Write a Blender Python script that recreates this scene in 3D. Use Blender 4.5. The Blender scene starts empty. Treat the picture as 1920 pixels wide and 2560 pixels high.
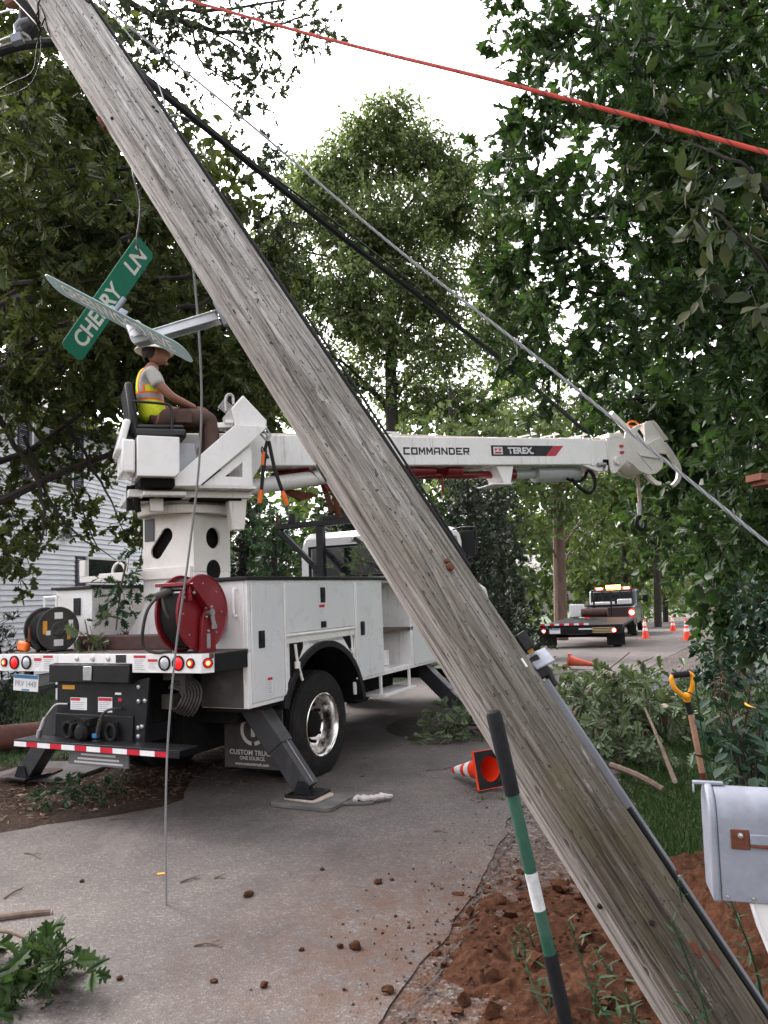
# Leaning utility pole and digger derrick truck on a leafy road, overcast evening light
import bpy, bmesh, math, random
import numpy as np
from mathutils import Matrix, Vector

SC = bpy.context.scene
COL = SC.collection
RNG = np.random.default_rng(7)
random.seed(7)
PI = math.pi
rad = math.radians

# ------------------------------------------------------------------ camera
FPX, TH, RHO, EYE = 1900.0, 0.108, 0.040, 1.745      # focal length in photo pixels (1920 x 2560), pitch, roll, eye height
_f = np.array([0, math.cos(TH), math.sin(TH)])
_r0 = np.array([1.0, 0, 0]); _u0 = np.array([0, -math.sin(TH), math.cos(TH)])
_up = _u0 * math.cos(RHO) + _r0 * math.sin(RHO)
_rt = _r0 * math.cos(RHO) - _u0 * math.sin(RHO)
EYEP = np.array([0, 0, EYE])
cam_d = bpy.data.cameras.new('camera'); cam = bpy.data.objects.new('camera', cam_d); COL.objects.link(cam)
cam_d.sensor_fit = 'VERTICAL'; cam_d.sensor_height = 36.0; cam_d.lens = FPX / 2560.0 * 36.0
cam_d.clip_start = 0.05; cam_d.clip_end = 2000.0
cam.matrix_world = Matrix(((_rt[0], _up[0], -_f[0], 0), (_rt[1], _up[1], -_f[1], 0), (_rt[2], _up[2], -_f[2], EYE), (0, 0, 0, 1)))
SC.camera = cam

# ------------------------------------------------------------------ sky, sun, exposure (bright overcast)
SUN_EL, SUN_AZ = rad(42), rad(-40)        # azimuth from +Y towards +X: ahead of the camera, to the left, behind the cloud
world = bpy.data.worlds.new('World'); SC.world = world; world.use_nodes = True
wn = world.node_tree.nodes; wl = world.node_tree.links; wn.clear()
wo = wn.new('ShaderNodeOutputWorld'); bg = wn.new('ShaderNodeBackground'); sky = wn.new('ShaderNodeTexSky')
sky.sky_type = 'NISHITA'; sky.sun_disc = False; sky.sun_elevation = SUN_EL; sky.sun_rotation = SUN_AZ
sky.air_density = 1.0; sky.dust_density = 6.0; sky.ozone_density = 1.0
hs = wn.new('ShaderNodeHueSaturation'); hs.inputs['Saturation'].default_value = 0.16     # cloud cover: nearly grey sky
wl.new(sky.outputs[0], hs.inputs['Color']); cl_ = wn.new('ShaderNodeMix'); cl_.data_type = 'RGBA'; cl_.blend_type = 'MULTIPLY'; cl_.inputs[0].default_value = 1.0; cl_.inputs[7].default_value = (1.0, 0.962, 0.985, 1)   # faint warm tint of the cloud layer
wl.new(hs.outputs[0], cl_.inputs[6]); wl.new(cl_.outputs[2], bg.inputs['Color']); wl.new(bg.outputs[0], wo.inputs[0])
bg.inputs['Strength'].default_value = 0.15
sun_d = bpy.data.lights.new('sun', 'SUN'); sun = bpy.data.objects.new('sun', sun_d); COL.objects.link(sun)
sun_d.energy = 0.6; sun_d.angle = rad(30); sun_d.color = (1.0, 0.96, 0.9)
_sd = Vector((math.sin(SUN_AZ) * math.cos(SUN_EL), math.cos(SUN_AZ) * math.cos(SUN_EL), math.sin(SUN_EL)))
sun.rotation_euler = (-_sd).to_track_quat('-Z', 'Y').to_euler()
vs = SC.view_settings
vs.view_transform = 'Standard'; vs.look = 'None'; vs.gamma = 1.0; vs.use_curve_mapping = False
vs.exposure = 2.3
SC.render.engine = 'CYCLES'
cy = SC.cycles
cy.use_denoising = True
cy.max_bounces = 5; cy.diffuse_bounces = 3; cy.glossy_bounces = 3; cy.transmission_bounces = 4; cy.transparent_max_bounces = 6
cy.caustics_reflective = False; cy.caustics_refractive = False

# ------------------------------------------------------------------ helpers: pixels of the photo to places
def ray(x, y): return _f + _rt * (x - 960) / FPX + _up * (1280 - y) / FPX
def at(x, y, Y):
    d = ray(x, y); return EYEP + d * (Y / d[1])
def zg(Y):                                  # the road runs level past the truck, then falls away
    return 0.0 if Y < 14 else (-0.0013 * (Y - 14) ** 2 if Y < 26 else -0.1872 - 0.0312 * (Y - 26))
def gp(x, y):
    d = ray(x, y); t = -EYE / d[2]
    for _ in range(60):
        p = EYEP + d * t; t += (zg(p[1]) - p[2]) / d[2] * 0.8
    return EYEP + d * t
def proj(P):
    Q = np.asarray(P, float) - EYEP; w = Q @ _f
    return 960 + FPX * (Q @ _rt) / w, 1280 - FPX * (Q @ _up) / w, w
def V(*a): return np.array(a, float)
def nrm(v):
    v = np.asarray(v, float); return v / (np.linalg.norm(v) + 1e-12)

# ------------------------------------------------------------------ objects
def props(o, label=None, cat=None, group=None, kind=None):
    if label: o['label'] = label
    if cat: o['category'] = cat
    if group: o['group'] = group
    if kind: o['kind'] = kind
    return o
def thing(name, label, cat, loc=(0, 0, 0), rz=0.0, group=None):
    o = bpy.data.objects.new(name, None); o.empty_display_size = 0.1; COL.objects.link(o)
    o.location = loc; o.rotation_euler = (0, 0, rz)
    return props(o, label, cat, group)
def link(name, me, mat=None, parent=None, bevel=0.0, smooth=True, mats=None):
    if mats:
        for m in mats: me.materials.append(m)
    elif mat is not None and not me.materials: me.materials.append(mat)
    if smooth and len(me.polygons):
        me.polygons.foreach_set('use_smooth', [True] * len(me.polygons)); me.set_sharp_from_angle(angle=rad(32))
    o = bpy.data.objects.new(name, me); COL.objects.link(o)
    if parent is not None: o.parent = parent
    if bevel:
        b = o.modifiers.new('bevel', 'BEVEL'); b.width = bevel; b.segments = 2; b.limit_method = 'ANGLE'; b.angle_limit = rad(40)
    return o
def copy_tree(o, parent=None):
    c = o.copy(); COL.objects.link(c); c.parent = parent
    for ch in list(o.children): copy_tree(ch, c)
    return c

class MB:
    """collects shapes into one mesh"""
    def __init__(s): s.v = []; s.f = []; s.mi = []; s.cur = 0
    def add(s, vs_, fs):
        b = len(s.v); s.v.extend([tuple(map(float, p)) for p in vs_])
        for f in fs: s.f.append([b + i for i in f]); s.mi.append(s.cur)
        return s
    def mat(s, i): s.cur = i; return s
    def box(s, x0, x1, y0, y1, z0, z1):
        return s.add([(x0, y0, z0), (x1, y0, z0), (x1, y1, z0), (x0, y1, z0), (x0, y0, z1), (x1, y0, z1), (x1, y1, z1), (x0, y1, z1)],
                     [(0, 3, 2, 1), (4, 5, 6, 7), (0, 1, 5, 4), (1, 2, 6, 5), (2, 3, 7, 6), (3, 0, 4, 7)])
    def obox(s, c, ax, ay, az, hx, hy, hz):
        c = V(*c); ax = nrm(ax) * hx; ay = nrm(ay) * hy; az = nrm(az) * hz
        return s.add([c + a * ax + b * ay + d * az for d in (-1, 1) for a, b in ((-1, -1), (1, -1), (1, 1), (-1, 1))],
                     [(0, 3, 2, 1), (4, 5, 6, 7), (0, 1, 5, 4), (1, 2, 6, 5), (2, 3, 7, 6), (3, 0, 4, 7)])
    def beam(s, p0, p1, w, h, upv=(0, 0, 1)):
        p0 = V(*p0); p1 = V(*p1); d = nrm(p1 - p0); sd = nrm(np.cross(d, upv)); u = np.cross(sd, d)
        return s.obox((p0 + p1) / 2, d, sd, u, np.linalg.norm(p1 - p0) / 2, w / 2, h / 2)
    def prism(s, poly, a, b, axis='y'):
        n = len(poly)
        def P(p, t):
            return {'y': (p[0], t, p[1]), 'x': (t, p[0], p[1]), 'z': (p[0], p[1], t)}[axis]
        vs_ = [P(p, a) for p in poly] + [P(p, b) for p in poly]
        return s.add(vs_, [tuple(range(n)), tuple(range(2 * n - 1, n - 1, -1))] + [(i, i + n, (i + 1) % n + n, (i + 1) % n) for i in range(n)])
    def cyl(s, p0, p1, r0, r1=None, n=16, caps=True):
        r1 = r0 if r1 is None else r1
        p0 = V(*p0); p1 = V(*p1); d = nrm(p1 - p0); a = nrm(np.cross(d, (0, 0, 1) if abs(d[2]) < 0.9 else (1, 0, 0))); b = np.cross(d, a)
        vs_ = [p + r * (a * math.cos(2 * PI * i / n) + b * math.sin(2 * PI * i / n)) for p, r in ((p0, r0), (p1, r1)) for i in range(n)]
        fs = [(i, (i + 1) % n, (i + 1) % n + n, i + n) for i in range(n)]
        if caps: fs += [tuple(range(n - 1, -1, -1)), tuple(range(n, 2 * n))]
        return s.add(vs_, fs)
    def lathe(s, prof, p0, axis, n=32, closed=False):
        """prof: (t along axis, r)"""
        p0 = V(*p0); d = nrm(axis); a = nrm(np.cross(d, (0, 0, 1) if abs(d[2]) < 0.9 else (1, 0, 0))); b = np.cross(d, a)
        vs_ = [p0 + d * t + max(r, 1e-4) * (a * math.cos(2 * PI * i / n) + b * math.sin(2 * PI * i / n)) for t, r in prof for i in range(n)]
        fs = []
        m = len(prof)
        for j in range(m if closed else m - 1):
            k = (j + 1) % m
            fs += [(j * n + i, j * n + (i + 1) % n, k * n + (i + 1) % n, k * n + i) for i in range(n)]
        return s.add(vs_, fs)
    def tube(s, pts, r, n=8, caps=True):
        pts = [V(*p) for p in pts]; m = len(pts)
        rs = r if hasattr(r, '__len__') else [r] * m
        vs_ = []; a = None
        for i in range(m):
            d = nrm(pts[min(i + 1, m - 1)] - pts[max(i - 1, 0)])
            if a is None: a = nrm(np.cross(d, (0, 0, 1) if abs(d[2]) < 0.9 else (1, 0, 0)))
            a = nrm(a - d * (a @ d)); b = np.cross(d, a)
            vs_ += [pts[i] + rs[i] * (a * math.cos(2 * PI * k / n) + b * math.sin(2 * PI * k / n)) for k in range(n)]
        fs = [(j * n + i, j * n + (i + 1) % n, (j + 1) * n + (i + 1) % n, (j + 1) * n + i) for j in range(m - 1) for i in range(n)]
        if caps: fs += [tuple(range(n - 1, -1, -1)), tuple(range((m - 1) * n, m * n))]
        return s.add(vs_, fs)
    def holed(s, outer, hole, P):
        """flat plate between a rectangle outer=(x0,x1,y0,y1) and a hole outline; P(x,y)->3d"""
        x0, x1, y0, y1 = outer; n = len(hole); cx = sum(h[0] for h in hole) / n; cyy = sum(h[1] for h in hole) / n
        out = []
        for hx, hy in hole:
            dx, dy = hx - cx, hy - cyy
            t = min([((x1 if dx > 0 else x0) - cx) / dx if abs(dx) > 1e-9 else 1e9, ((y1 if dy > 0 else y0) - cyy) / dy if abs(dy) > 1e-9 else 1e9])
            out.append((cx + dx * t, cyy + dy * t))
        # snap the nearest ring points to the corners
        for c in ((x0, y0), (x0, y1), (x1, y0), (x1, y1)):
            k = min(range(n), key=lambda i: (out[i][0] - c[0]) ** 2 + (out[i][1] - c[1]) ** 2); out[k] = c
        return s.add([P(*h) for h in hole] + [P(*h) for h in out], [(i, (i + 1) % n, (i + 1) % n + n, i + n) for i in range(n)])
    def mesh(s, name='m'):
        me = bpy.data.meshes.new(name); me.from_pydata(s.v, [], s.f)
        if any(s.mi): me.polygons.foreach_set('material_index', s.mi)
        bm = bmesh.new(); bm.from_mesh(me); bmesh.ops.recalc_face_normals(bm, faces=bm.faces); bm.to_mesh(me); bm.free()
        me.update(); return me
    def build(s, name, mat=None, parent=None, bevel=0.0, smooth=True, mats=None):
        return link(name, s.mesh(name), mat, parent, bevel, smooth, mats)

def np_mesh(name, verts, faces, k=3):
    """fast mesh from numpy arrays; faces (n,k)"""
    me = bpy.data.meshes.new(name); nf = len(faces)
    me.vertices.add(len(verts)); me.vertices.foreach_set('co', np.ascontiguousarray(verts, np.float32).ravel())
    me.loops.add(nf * k); me.loops.foreach_set('vertex_index', np.ascontiguousarray(faces, np.int32).ravel())
    me.polygons.add(nf); me.polygons.foreach_set('loop_start', np.arange(0, nf * k, k, dtype=np.int32))
    me.update(calc_edges=True); return me

def catmull(pts, n=8):
    P = [V(*p) for p in pts]; P = [2 * P[0] - P[1]] + P + [2 * P[-1] - P[-2]]; out = []
    for i in range(1, len(P) - 2):
        for j in range(n):
            t = j / n; a, b, c, d = P[i - 1:i + 3]
            out.append(0.5 * (2 * b + (c - a) * t + (2 * a - 5 * b + 4 * c - d) * t * t + (3 * b - a - 3 * c + d) * t ** 3))
    return out + [P[-2]]

_txt = {}
def text_mesh(txt, size=1.0, bold=0.0, spacing=1.0, sx=1.0, shear=0.0, depth=0.0, align='CENTER'):
    """lettering as a flat mesh in its own XY plane"""
    cu = bpy.data.curves.new('lettering', 'FONT'); cu.body = txt; cu.size = size; cu.align_x = align; cu.align_y = 'CENTER'
    cu.offset = bold; cu.space_character = spacing; cu.shear = shear; cu.extrude = depth; cu.resolution_u = 3
    o = bpy.data.objects.new('lettering', cu); COL.objects.link(o)
    dg = bpy.context.evaluated_depsgraph_get(); me = bpy.data.meshes.new_from_object(o.evaluated_get(dg))
    bpy.data.objects.remove(o); bpy.data.curves.remove(cu)
    if sx != 1.0:
        for v in me.vertices: v.co.x *= sx
    me.materials.clear()
    return me
def frame_matrix(o, x, y, z=None):
    x = nrm(x); y = V(*y); y = nrm(y - x * (x @ y)); z = np.cross(x, y)
    return Matrix(((x[0], y[0], z[0], o[0]), (x[1], y[1], z[1], o[1]), (x[2], y[2], z[2], o[2]), (0, 0, 0, 1)))
def lettering(txt, o, x, y, mat, parent, size, name='lettering', **k):
    ob = link(name, text_mesh(txt, size, **k), mat, parent, smooth=False)
    ob.matrix_local = frame_matrix(o, x, y); return ob

# ------------------------------------------------------------------ materials
def new_mat(name):
    m = bpy.data.materials.new(name); m.use_nodes = True; nt = m.node_tree; nt.nodes.clear()
    out = nt.nodes.new('ShaderNodeOutputMaterial'); b = nt.nodes.new('ShaderNodeBsdfPrincipled'); nt.links.new(b.outputs[0], out.inputs[0])
    return m, nt, b, out
def nd(nt, t, **k):
    n = nt.nodes.new(t)
    for a, b in k.items():
        if a in ('loc', 'scl', 'rot'):
            n.inputs[{'loc': 'Location', 'scl': 'Scale', 'rot': 'Rotation'}[a]].default_value = b
        elif hasattr(n, a): setattr(n, a, b)
        else: n.inputs[a.replace('_', ' ')].default_value = b
    return n
def ramp(nt, stops, src=None):
    r = nt.nodes.new('ShaderNodeValToRGB'); e = r.color_ramp.elements
    while len(e) < len(stops): e.new(0.5)
    for i, (p, c) in enumerate(stops):
        e[i].position = p; e[i].color = (c, c, c, 1) if not hasattr(c, '__len__') else (*c[:3], 1)
    if src is not None: nt.links.new(src, r.inputs[0])
    return r
def mixc(nt, fac, a, b, mode='MIX'):
    m = nt.nodes.new('ShaderNodeMix'); m.data_type = 'RGBA'; m.blend_type = mode
    for i, s in ((0, fac), (6, a), (7, b)):
        if hasattr(s, 'is_linked') or hasattr(s, 'links'): nt.links.new(s, m.inputs[i])
        elif i == 0: m.inputs[0].default_value = s
        else: m.inputs[i].default_value = (*s[:3], 1)
    return m.outputs[2]
def coords(nt, scale=(1, 1, 1), kind='Object'):
    tc = nt.nodes.new('ShaderNodeTexCoord'); mp = nt.nodes.new('ShaderNodeMapping'); mp.inputs['Scale'].default_value = scale
    nt.links.new(tc.outputs[kind], mp.inputs[0]); return mp.outputs[0]
def noise(nt, vec, scale, detail=4, rough=0.6):
    n = nt.nodes.new('ShaderNodeTexNoise'); n.inputs['Scale'].default_value = scale; n.inputs['Detail'].default_value = detail
    n.inputs['Roughness'].default_value = rough
    if vec is not None: nt.links.new(vec, n.inputs['Vector'])
    return n.outputs['Fac']
def bump(nt, b, h, strength=0.3, dist=0.01):
    n = nt.nodes.new('ShaderNodeBump'); n.inputs['Strength'].default_value = strength; n.inputs['Distance'].default_value = dist
    nt.links.new(h, n.inputs['Height']); nt.links.new(n.outputs[0], b.inputs['Normal'])
def simple(name, col, rough=0.5, metal=0.0, var=0.12, scale=6.0, dirt=None, dirt_amt=0.3, bmp=0.0, bscale=60, spec=0.5, coat=0.0, stretch=(1, 1, 1), streak=0.0):
    """one paint, plastic or metal with uneven tone, grime and a little relief"""
    m, nt, b, out = new_mat(name); vec = coords(nt, stretch)
    c = V(*col)
    n1 = noise(nt, vec, scale, 5)
    base = ramp(nt, [(0.3, tuple(c * (1 - var))), (0.7, tuple(np.minimum(c * (1 + var), 1)))], n1).outputs[0]
    if dirt is not None:
        n2 = noise(nt, vec, scale * 0.6, 8, 0.75)
        f = ramp(nt, [(0.48, 0.0), (0.78, dirt_amt)], n2).outputs[0]
        base = mixc(nt, f, base, dirt)
    if streak:
        sv = coords(nt, (1, 1, 0.09)); sf = ramp(nt, [(0.55, 0.0), (0.72, streak)], noise(nt, sv, 22, 5, 0.7)).outputs[0]
        gate = ramp(nt, [(0.45, 0.0), (0.62, 1.0)], noise(nt, vec, 1.3, 3)).outputs[0]; base = mixc(nt, mixc(nt, 1.0, sf, gate, 'MULTIPLY'), base, (0.2, 0.14, 0.1))
    nt.links.new(base, b.inputs['Base Color'])
    rr = ramp(nt, [(0.3, max(rough - 0.08, 0.03)), (0.7, min(rough + 0.12, 1))], noise(nt, vec, scale * 2.3, 4)).outputs[0]
    nt.links.new(rr, b.inputs['Roughness'])
    b.inputs['Metallic'].default_value = metal; b.inputs['Specular IOR Level'].default_value = spec
    if coat: b.inputs['Coat Weight'].default_value = coat; b.inputs['Coat Roughness'].default_value = 0.12
    if bmp: bump(nt, b, noise(nt, vec, bscale, 3), bmp, 0.004)
    return m
def emis(name, col, strength, base=None):
    m, nt, b, out = new_mat(name)
    b.inputs['Base Color'].default_value = (*(base or col), 1); b.inputs['Emission Color'].default_value = (*col, 1)
    b.inputs['Emission Strength'].default_value = strength; b.inputs['Roughness'].default_value = 0.25
    return m

M = {}
M['white'] = simple('white_paint', (0.82, 0.81, 0.79), 0.28, var=0.03, scale=3, dirt=(0.55, 0.5, 0.44), dirt_amt=0.3, coat=0.3, streak=0.5)
M['cream'] = simple('cream_paint', (0.77, 0.74, 0.69), 0.4, var=0.05, scale=3, dirt=(0.3, 0.22, 0.15), dirt_amt=0.4, streak=0.5)
M['door'] = simple('door_paint', (0.68, 0.69, 0.69), 0.3, var=0.03, scale=2, dirt=(0.58, 0.56, 0.54), dirt_amt=0.25, coat=0.2, streak=0.4)
M['black'] = simple('black_paint', (0.007, 0.007, 0.009), 0.42, var=0.3, scale=8, dirt=(0.04, 0.036, 0.033), dirt_amt=0.3, bmp=0.15, spec=0.3)
M['rubber'] = simple('rubber', (0.010, 0.0095, 0.009), 0.75, var=0.3, scale=10, dirt=(0.055, 0.045, 0.038), dirt_amt=0.45, spec=0.25, bmp=0.2)
M['vinyl'] = simple('black_vinyl', (0.009, 0.009, 0.010), 0.38, var=0.2, scale=12, bmp=0.2, bscale=120)
M['dark'] = simple('under_steel', (0.008, 0.0075, 0.007), 0.85, var=0.3, scale=5, dirt=(0.025, 0.02, 0.017), dirt_amt=0.5, spec=0.15)
M['steel'] = simple('bare_steel', (0.46, 0.46, 0.47), 0.38, 0.9, var=0.15, scale=12, dirt=(0.2, 0.15, 0.11), dirt_amt=0.4)
M['galv'] = simple('galvanised', (0.25, 0.265, 0.31), 0.55, 0.15, var=0.14, scale=14, dirt=(0.12, 0.125, 0.15), dirt_amt=0.5, bmp=0.05, bscale=40)
M['alu'] = simple('polished_wheel', (0.80, 0.78, 0.74), 0.2, 1.0, var=0.06, scale=5, dirt=(0.6, 0.55, 0.5), dirt_amt=0.2)
M['red'] = simple('red_paint', (0.21, 0.006, 0.014), 0.36, var=0.15, scale=4, dirt=(0.08, 0.015, 0.015), dirt_amt=0.5, coat=0.15)
M['rust'] = simple('rust', (0.12, 0.035, 0.016), 0.85, var=0.35, scale=18, dirt=(0.05, 0.02, 0.012), dirt_amt=0.6, bmp=0.5)
M['brown'] = simple('rusty_deck', (0.055, 0.023, 0.019), 0.75, var=0.3, scale=7, dirt=(0.1, 0.075, 0.06), dirt_amt=0.4, bmp=0.3)
M['deck'] = simple('deck_plate', (0.075, 0.052, 0.043), 0.8, var=0.3, scale=9, dirt=(0.25, 0.2, 0.16), dirt_amt=0.5, bmp=0.5)
M['glass'] = simple('dark_glass', (0.012, 0.016, 0.018), 0.06, var=0.1, scale=2, spec=0.8)
M['orange'] = simple('orange_grip', (0.85, 0.16, 0.02), 0.5, var=0.12, scale=10, dirt=(0.25, 0.06, 0.02), dirt_amt=0.4)
M['cone'] = simple('cone_orange', (0.88, 0.05, 0.012), 0.5, var=0.08, scale=4, dirt=(0.35, 0.07, 0.03), dirt_amt=0.3)
M['refl'] = simple('reflective_white', (0.80, 0.80, 0.79), 0.4, var=0.05, scale=10, dirt=(0.4, 0.38, 0.36), dirt_amt=0.4)
M['reflred'] = simple('reflective_red', (0.55, 0.012, 0.03), 0.35, var=0.1, scale=10)
M['label'] = simple('label_white', (0.74, 0.74, 0.74), 0.45, var=0.04, scale=20)
M['lred'] = simple('label_red', (0.5, 0.015, 0.04), 0.45, var=0.1, scale=20)
M['ink'] = simple('label_ink', (0.010, 0.010, 0.012), 0.6, var=0.1)
M['inkgrey'] = simple('label_grey', (0.30, 0.30, 0.31), 0.6, var=0.15, scale=60)
M['blue'] = simple('label_blue', (0.03, 0.16, 0.34), 0.5, var=0.2)
M['yellow'] = simple('label_yellow', (0.70, 0.32, 0.02), 0.5, var=0.15)
M['tail'] = emis('tail_lamp', (1.0, 0.015, 0.02), 0.13, (0.4, 0.006, 0.01))
M['tailhot'] = emis('lamp_amber_hot', (1.0, 0.45, 0.12), 0.7, (0.9, 0.4, 0.1))
M['lampclear'] = simple('clear_lamp', (0.5, 0.5, 0.52), 0.15, 0.3, var=0.2, scale=60)
M['hose'] = simple('hose_grey', (0.045, 0.04, 0.034), 0.6, var=0.3, scale=20)
# ------------------------------------------------------------------ numpy value noise
_NT = RNG.random((64, 64, 64))
def vnoise(P):
    P = np.asarray(P, float); i = np.floor(P).astype(int); f = P - i; f = f * f * (3 - 2 * f); r = 0
    for dx in (0, 1):
        for dy in (0, 1):
            for dz in (0, 1):
                w = (f[..., 0] if dx else 1 - f[..., 0]) * (f[..., 1] if dy else 1 - f[..., 1]) * (f[..., 2] if dz else 1 - f[..., 2])
                r = r + w * _NT[(i[..., 0] + dx) % 64, (i[..., 1] + dy) % 64, (i[..., 2] + dz) % 64]
    return r
def fbm(P, o=4):
    P = np.asarray(P, float); s = 0; a = 0.5
    for k in range(o): s = s + a * (vnoise(P * 2 ** k + 17.3 * k)); a *= 0.5
    return s
zgv = np.vectorize(zg)

# ------------------------------------------------------------------ ground, road
def ground_mat():
    m, nt, b, out = new_mat('lawn_ground'); vec = coords(nt)
    n1 = noise(nt, vec, 0.7, 6); n2 = noise(nt, vec, 14, 5)
    g = ramp(nt, [(0.3, (0.014, 0.028, 0.008)), (0.55, (0.026, 0.05, 0.012)), (0.75, (0.045, 0.068, 0.02))], n2).outputs[0]
    d = ramp(nt, [(0.3, (0.03, 0.021, 0.015)), (0.7, (0.065, 0.045, 0.03))], n2).outputs[0]
    f = ramp(nt, [(0.56, 0.0), (0.66, 1.0)], n1).outputs[0]
    nt.links.new(mixc(nt, f, g, d), b.inputs['Base Color']); b.inputs['Roughness'].default_value = 0.95
    bump(nt, b, n2, 0.6, 0.03); return m
def soil_stain(nt, vec, c):
    """clay dust trodden into the surface round the dug hole"""
    d = nt.nodes.new('ShaderNodeVectorMath'); d.operation = 'DISTANCE'; d.inputs[1].default_value = (0.72, 3.85, 0.0); nt.links.new(vec, d.inputs[0])
    mr = nt.nodes.new('ShaderNodeMapRange'); mr.inputs[1].default_value = 0.7; mr.inputs[2].default_value = 2.1; mr.inputs[3].default_value = 1.0; mr.inputs[4].default_value = 0.0; nt.links.new(d.outputs['Value'], mr.inputs[0])
    f = mixc(nt, 1.0, mr.outputs[0], ramp(nt, [(0.38, 0.0), (0.62, 1.0)], noise(nt, vec, 7, 7, 0.8)).outputs[0], 'MULTIPLY')
    return mixc(nt, f, c, (0.085, 0.042, 0.025))
def road_mat():
    m, nt, b, out = new_mat('worn_asphalt'); vec = coords(nt)
    n1 = noise(nt, vec, 0.55, 6, 0.65); n2 = noise(nt, vec, 75, 5, 0.8); n3 = noise(nt, vec, 1.7, 7, 0.75)
    c = ramp(nt, [(0.3, (0.058, 0.051, 0.047)), (0.5, (0.102, 0.090, 0.083)), (0.7, (0.142, 0.122, 0.108))], n1).outputs[0]
    sp = ramp(nt, [(0.3, 0.6), (0.48, 1.0), (0.6, 1.12), (0.68, 1.9)], n2).outputs[0]
    c = mixc(nt, 1.0, c, sp, 'MULTIPLY')
    vs2 = nt.nodes.new('ShaderNodeTexVoronoi'); vs2.inputs['Scale'].default_value = 88; nt.links.new(vec, vs2.inputs['Vector'])
    sx = nt.nodes.new('ShaderNodeSeparateColor'); nt.links.new(vs2.outputs['Color'], sx.inputs[0])
    c = mixc(nt, 1.0, c, ramp(nt, [(0.0, 0.74), (0.5, 0.98), (0.86, 1.08), (0.94, 1.55)], sx.outputs[0]).outputs[0], 'MULTIPLY')
    st = ramp(nt, [(0.5, 0.0), (0.72, 0.6)], n3).outputs[0]
    c = mixc(nt, st, c, (0.055, 0.047, 0.042))
    c = mixc(nt, ramp(nt, [(0.56, 0.0), (0.64, 0.35)], noise(nt, coords(nt, (1, .25, 1)), 1.1, 8, 0.8)).outputs[0], c, (0.19, 0.17, 0.155))
    # fine hair cracks
    vo = nt.nodes.new('ShaderNodeTexVoronoi'); vo.feature = 'DISTANCE_TO_EDGE'; vo.inputs['Scale'].default_value = 0.55
    wv = nt.nodes.new('ShaderNodeVectorMath'); wv.operation = 'ADD'
    nv = nt.nodes.new('ShaderNodeTexNoise'); nv.inputs['Scale'].default_value = 2.2; nv.inputs['Detail'].default_value = 6; nt.links.new(vec, nv.inputs['Vector'])
    nt.links.new(vec, wv.inputs[0]); nt.links.new(nv.outputs['Color'], wv.inputs[1]); nt.links.new(wv.outputs[0], vo.inputs['Vector'])
    ck = ramp(nt, [(0.0, 1.0), (0.006, 0.0)], vo.outputs['Distance']).outputs[0]
    gate = ramp(nt, [(0.5, 0.0), (0.6, 0.7)], noise(nt, vec, 0.8, 3)).outputs[0]
    mm = nt.nodes.new('ShaderNodeMath'); mm.operation = 'MULTIPLY'; nt.links.new(ck, mm.inputs[0]); nt.links.new(gate, mm.inputs[1])
    c = mixc(nt, mm.outputs[0], c, (0.04, 0.036, 0.034))
    c = soil_stain(nt, vec, c)
    nt.links.new(c, b.inputs['Base Color']); b.inputs['Roughness'].default_value = 0.82; b.inputs['Specular IOR Level'].default_value = 0.35
    bump(nt, b, vs2.outputs['Distance'], 0.6, 0.006); return m
def gravel_mat(name, lo, mid, hi, sc=60, b_=0.8):
    m, nt, b, out = new_mat(name); vec = coords(nt)
    n2 = noise(nt, vec, sc, 5, 0.75); n1 = noise(nt, vec, 2.5, 5)
    c = ramp(nt, [(0.28, lo), (0.5, mid), (0.75, hi)], n2).outputs[0]
    c = mixc(nt, 0.6, c, ramp(nt, [(0.3, 0.55), (0.7, 1.3)], n1).outputs[0], 'MULTIPLY')
    if name == 'gravel_shoulder':
        vo = nt.nodes.new('ShaderNodeTexVoronoi'); vo.inputs['Scale'].default_value = 48; nt.links.new(vec, vo.inputs['Vector']); sx = nt.nodes.new('ShaderNodeSeparateColor'); nt.links.new(vo.outputs['Color'], sx.inputs[0])
        c = soil_stain(nt, vec, mixc(nt, 1.0, c, ramp(nt, [(0.0, 0.5), (0.6, 1.0), (0.95, 1.8)], sx.outputs[0]).outputs[0], 'MULTIPLY')); n2 = vo.outputs['Distance']
    nt.links.new(c, b.inputs['Base Color']); b.inputs['Roughness'].default_value = 0.95; b.inputs['Specular IOR Level'].default_value = 0.12; bump(nt, b, n2, b_, 0.012); return m
M['ground'] = ground_mat(); M['road'] = road_mat()
M['gravel'] = gravel_mat('gravel_shoulder', (0.04, 0.033, 0.029), (0.10, 0.085, 0.077), (0.2, 0.175, 0.16), 60)
M['soil'] = gravel_mat('red_clay', (0.018, 0.007, 0.0035), (0.056, 0.023, 0.0115), (0.115, 0.052, 0.027), 26, 1.0)
M['litter'] = gravel_mat('mulch', (0.014, 0.009, 0.006), (0.04, 0.026, 0.018), (0.1, 0.07, 0.052), 30, 1.0)
M['drive'] = gravel_mat('dark_drive', (0.05, 0.05, 0.055), (0.075, 0.076, 0.085), (0.1, 0.1, 0.11), 90, 0.3)
M['oil'] = simple('oil_stain', (0.03, 0.024, 0.02), 0.5, var=0.3)

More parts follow.
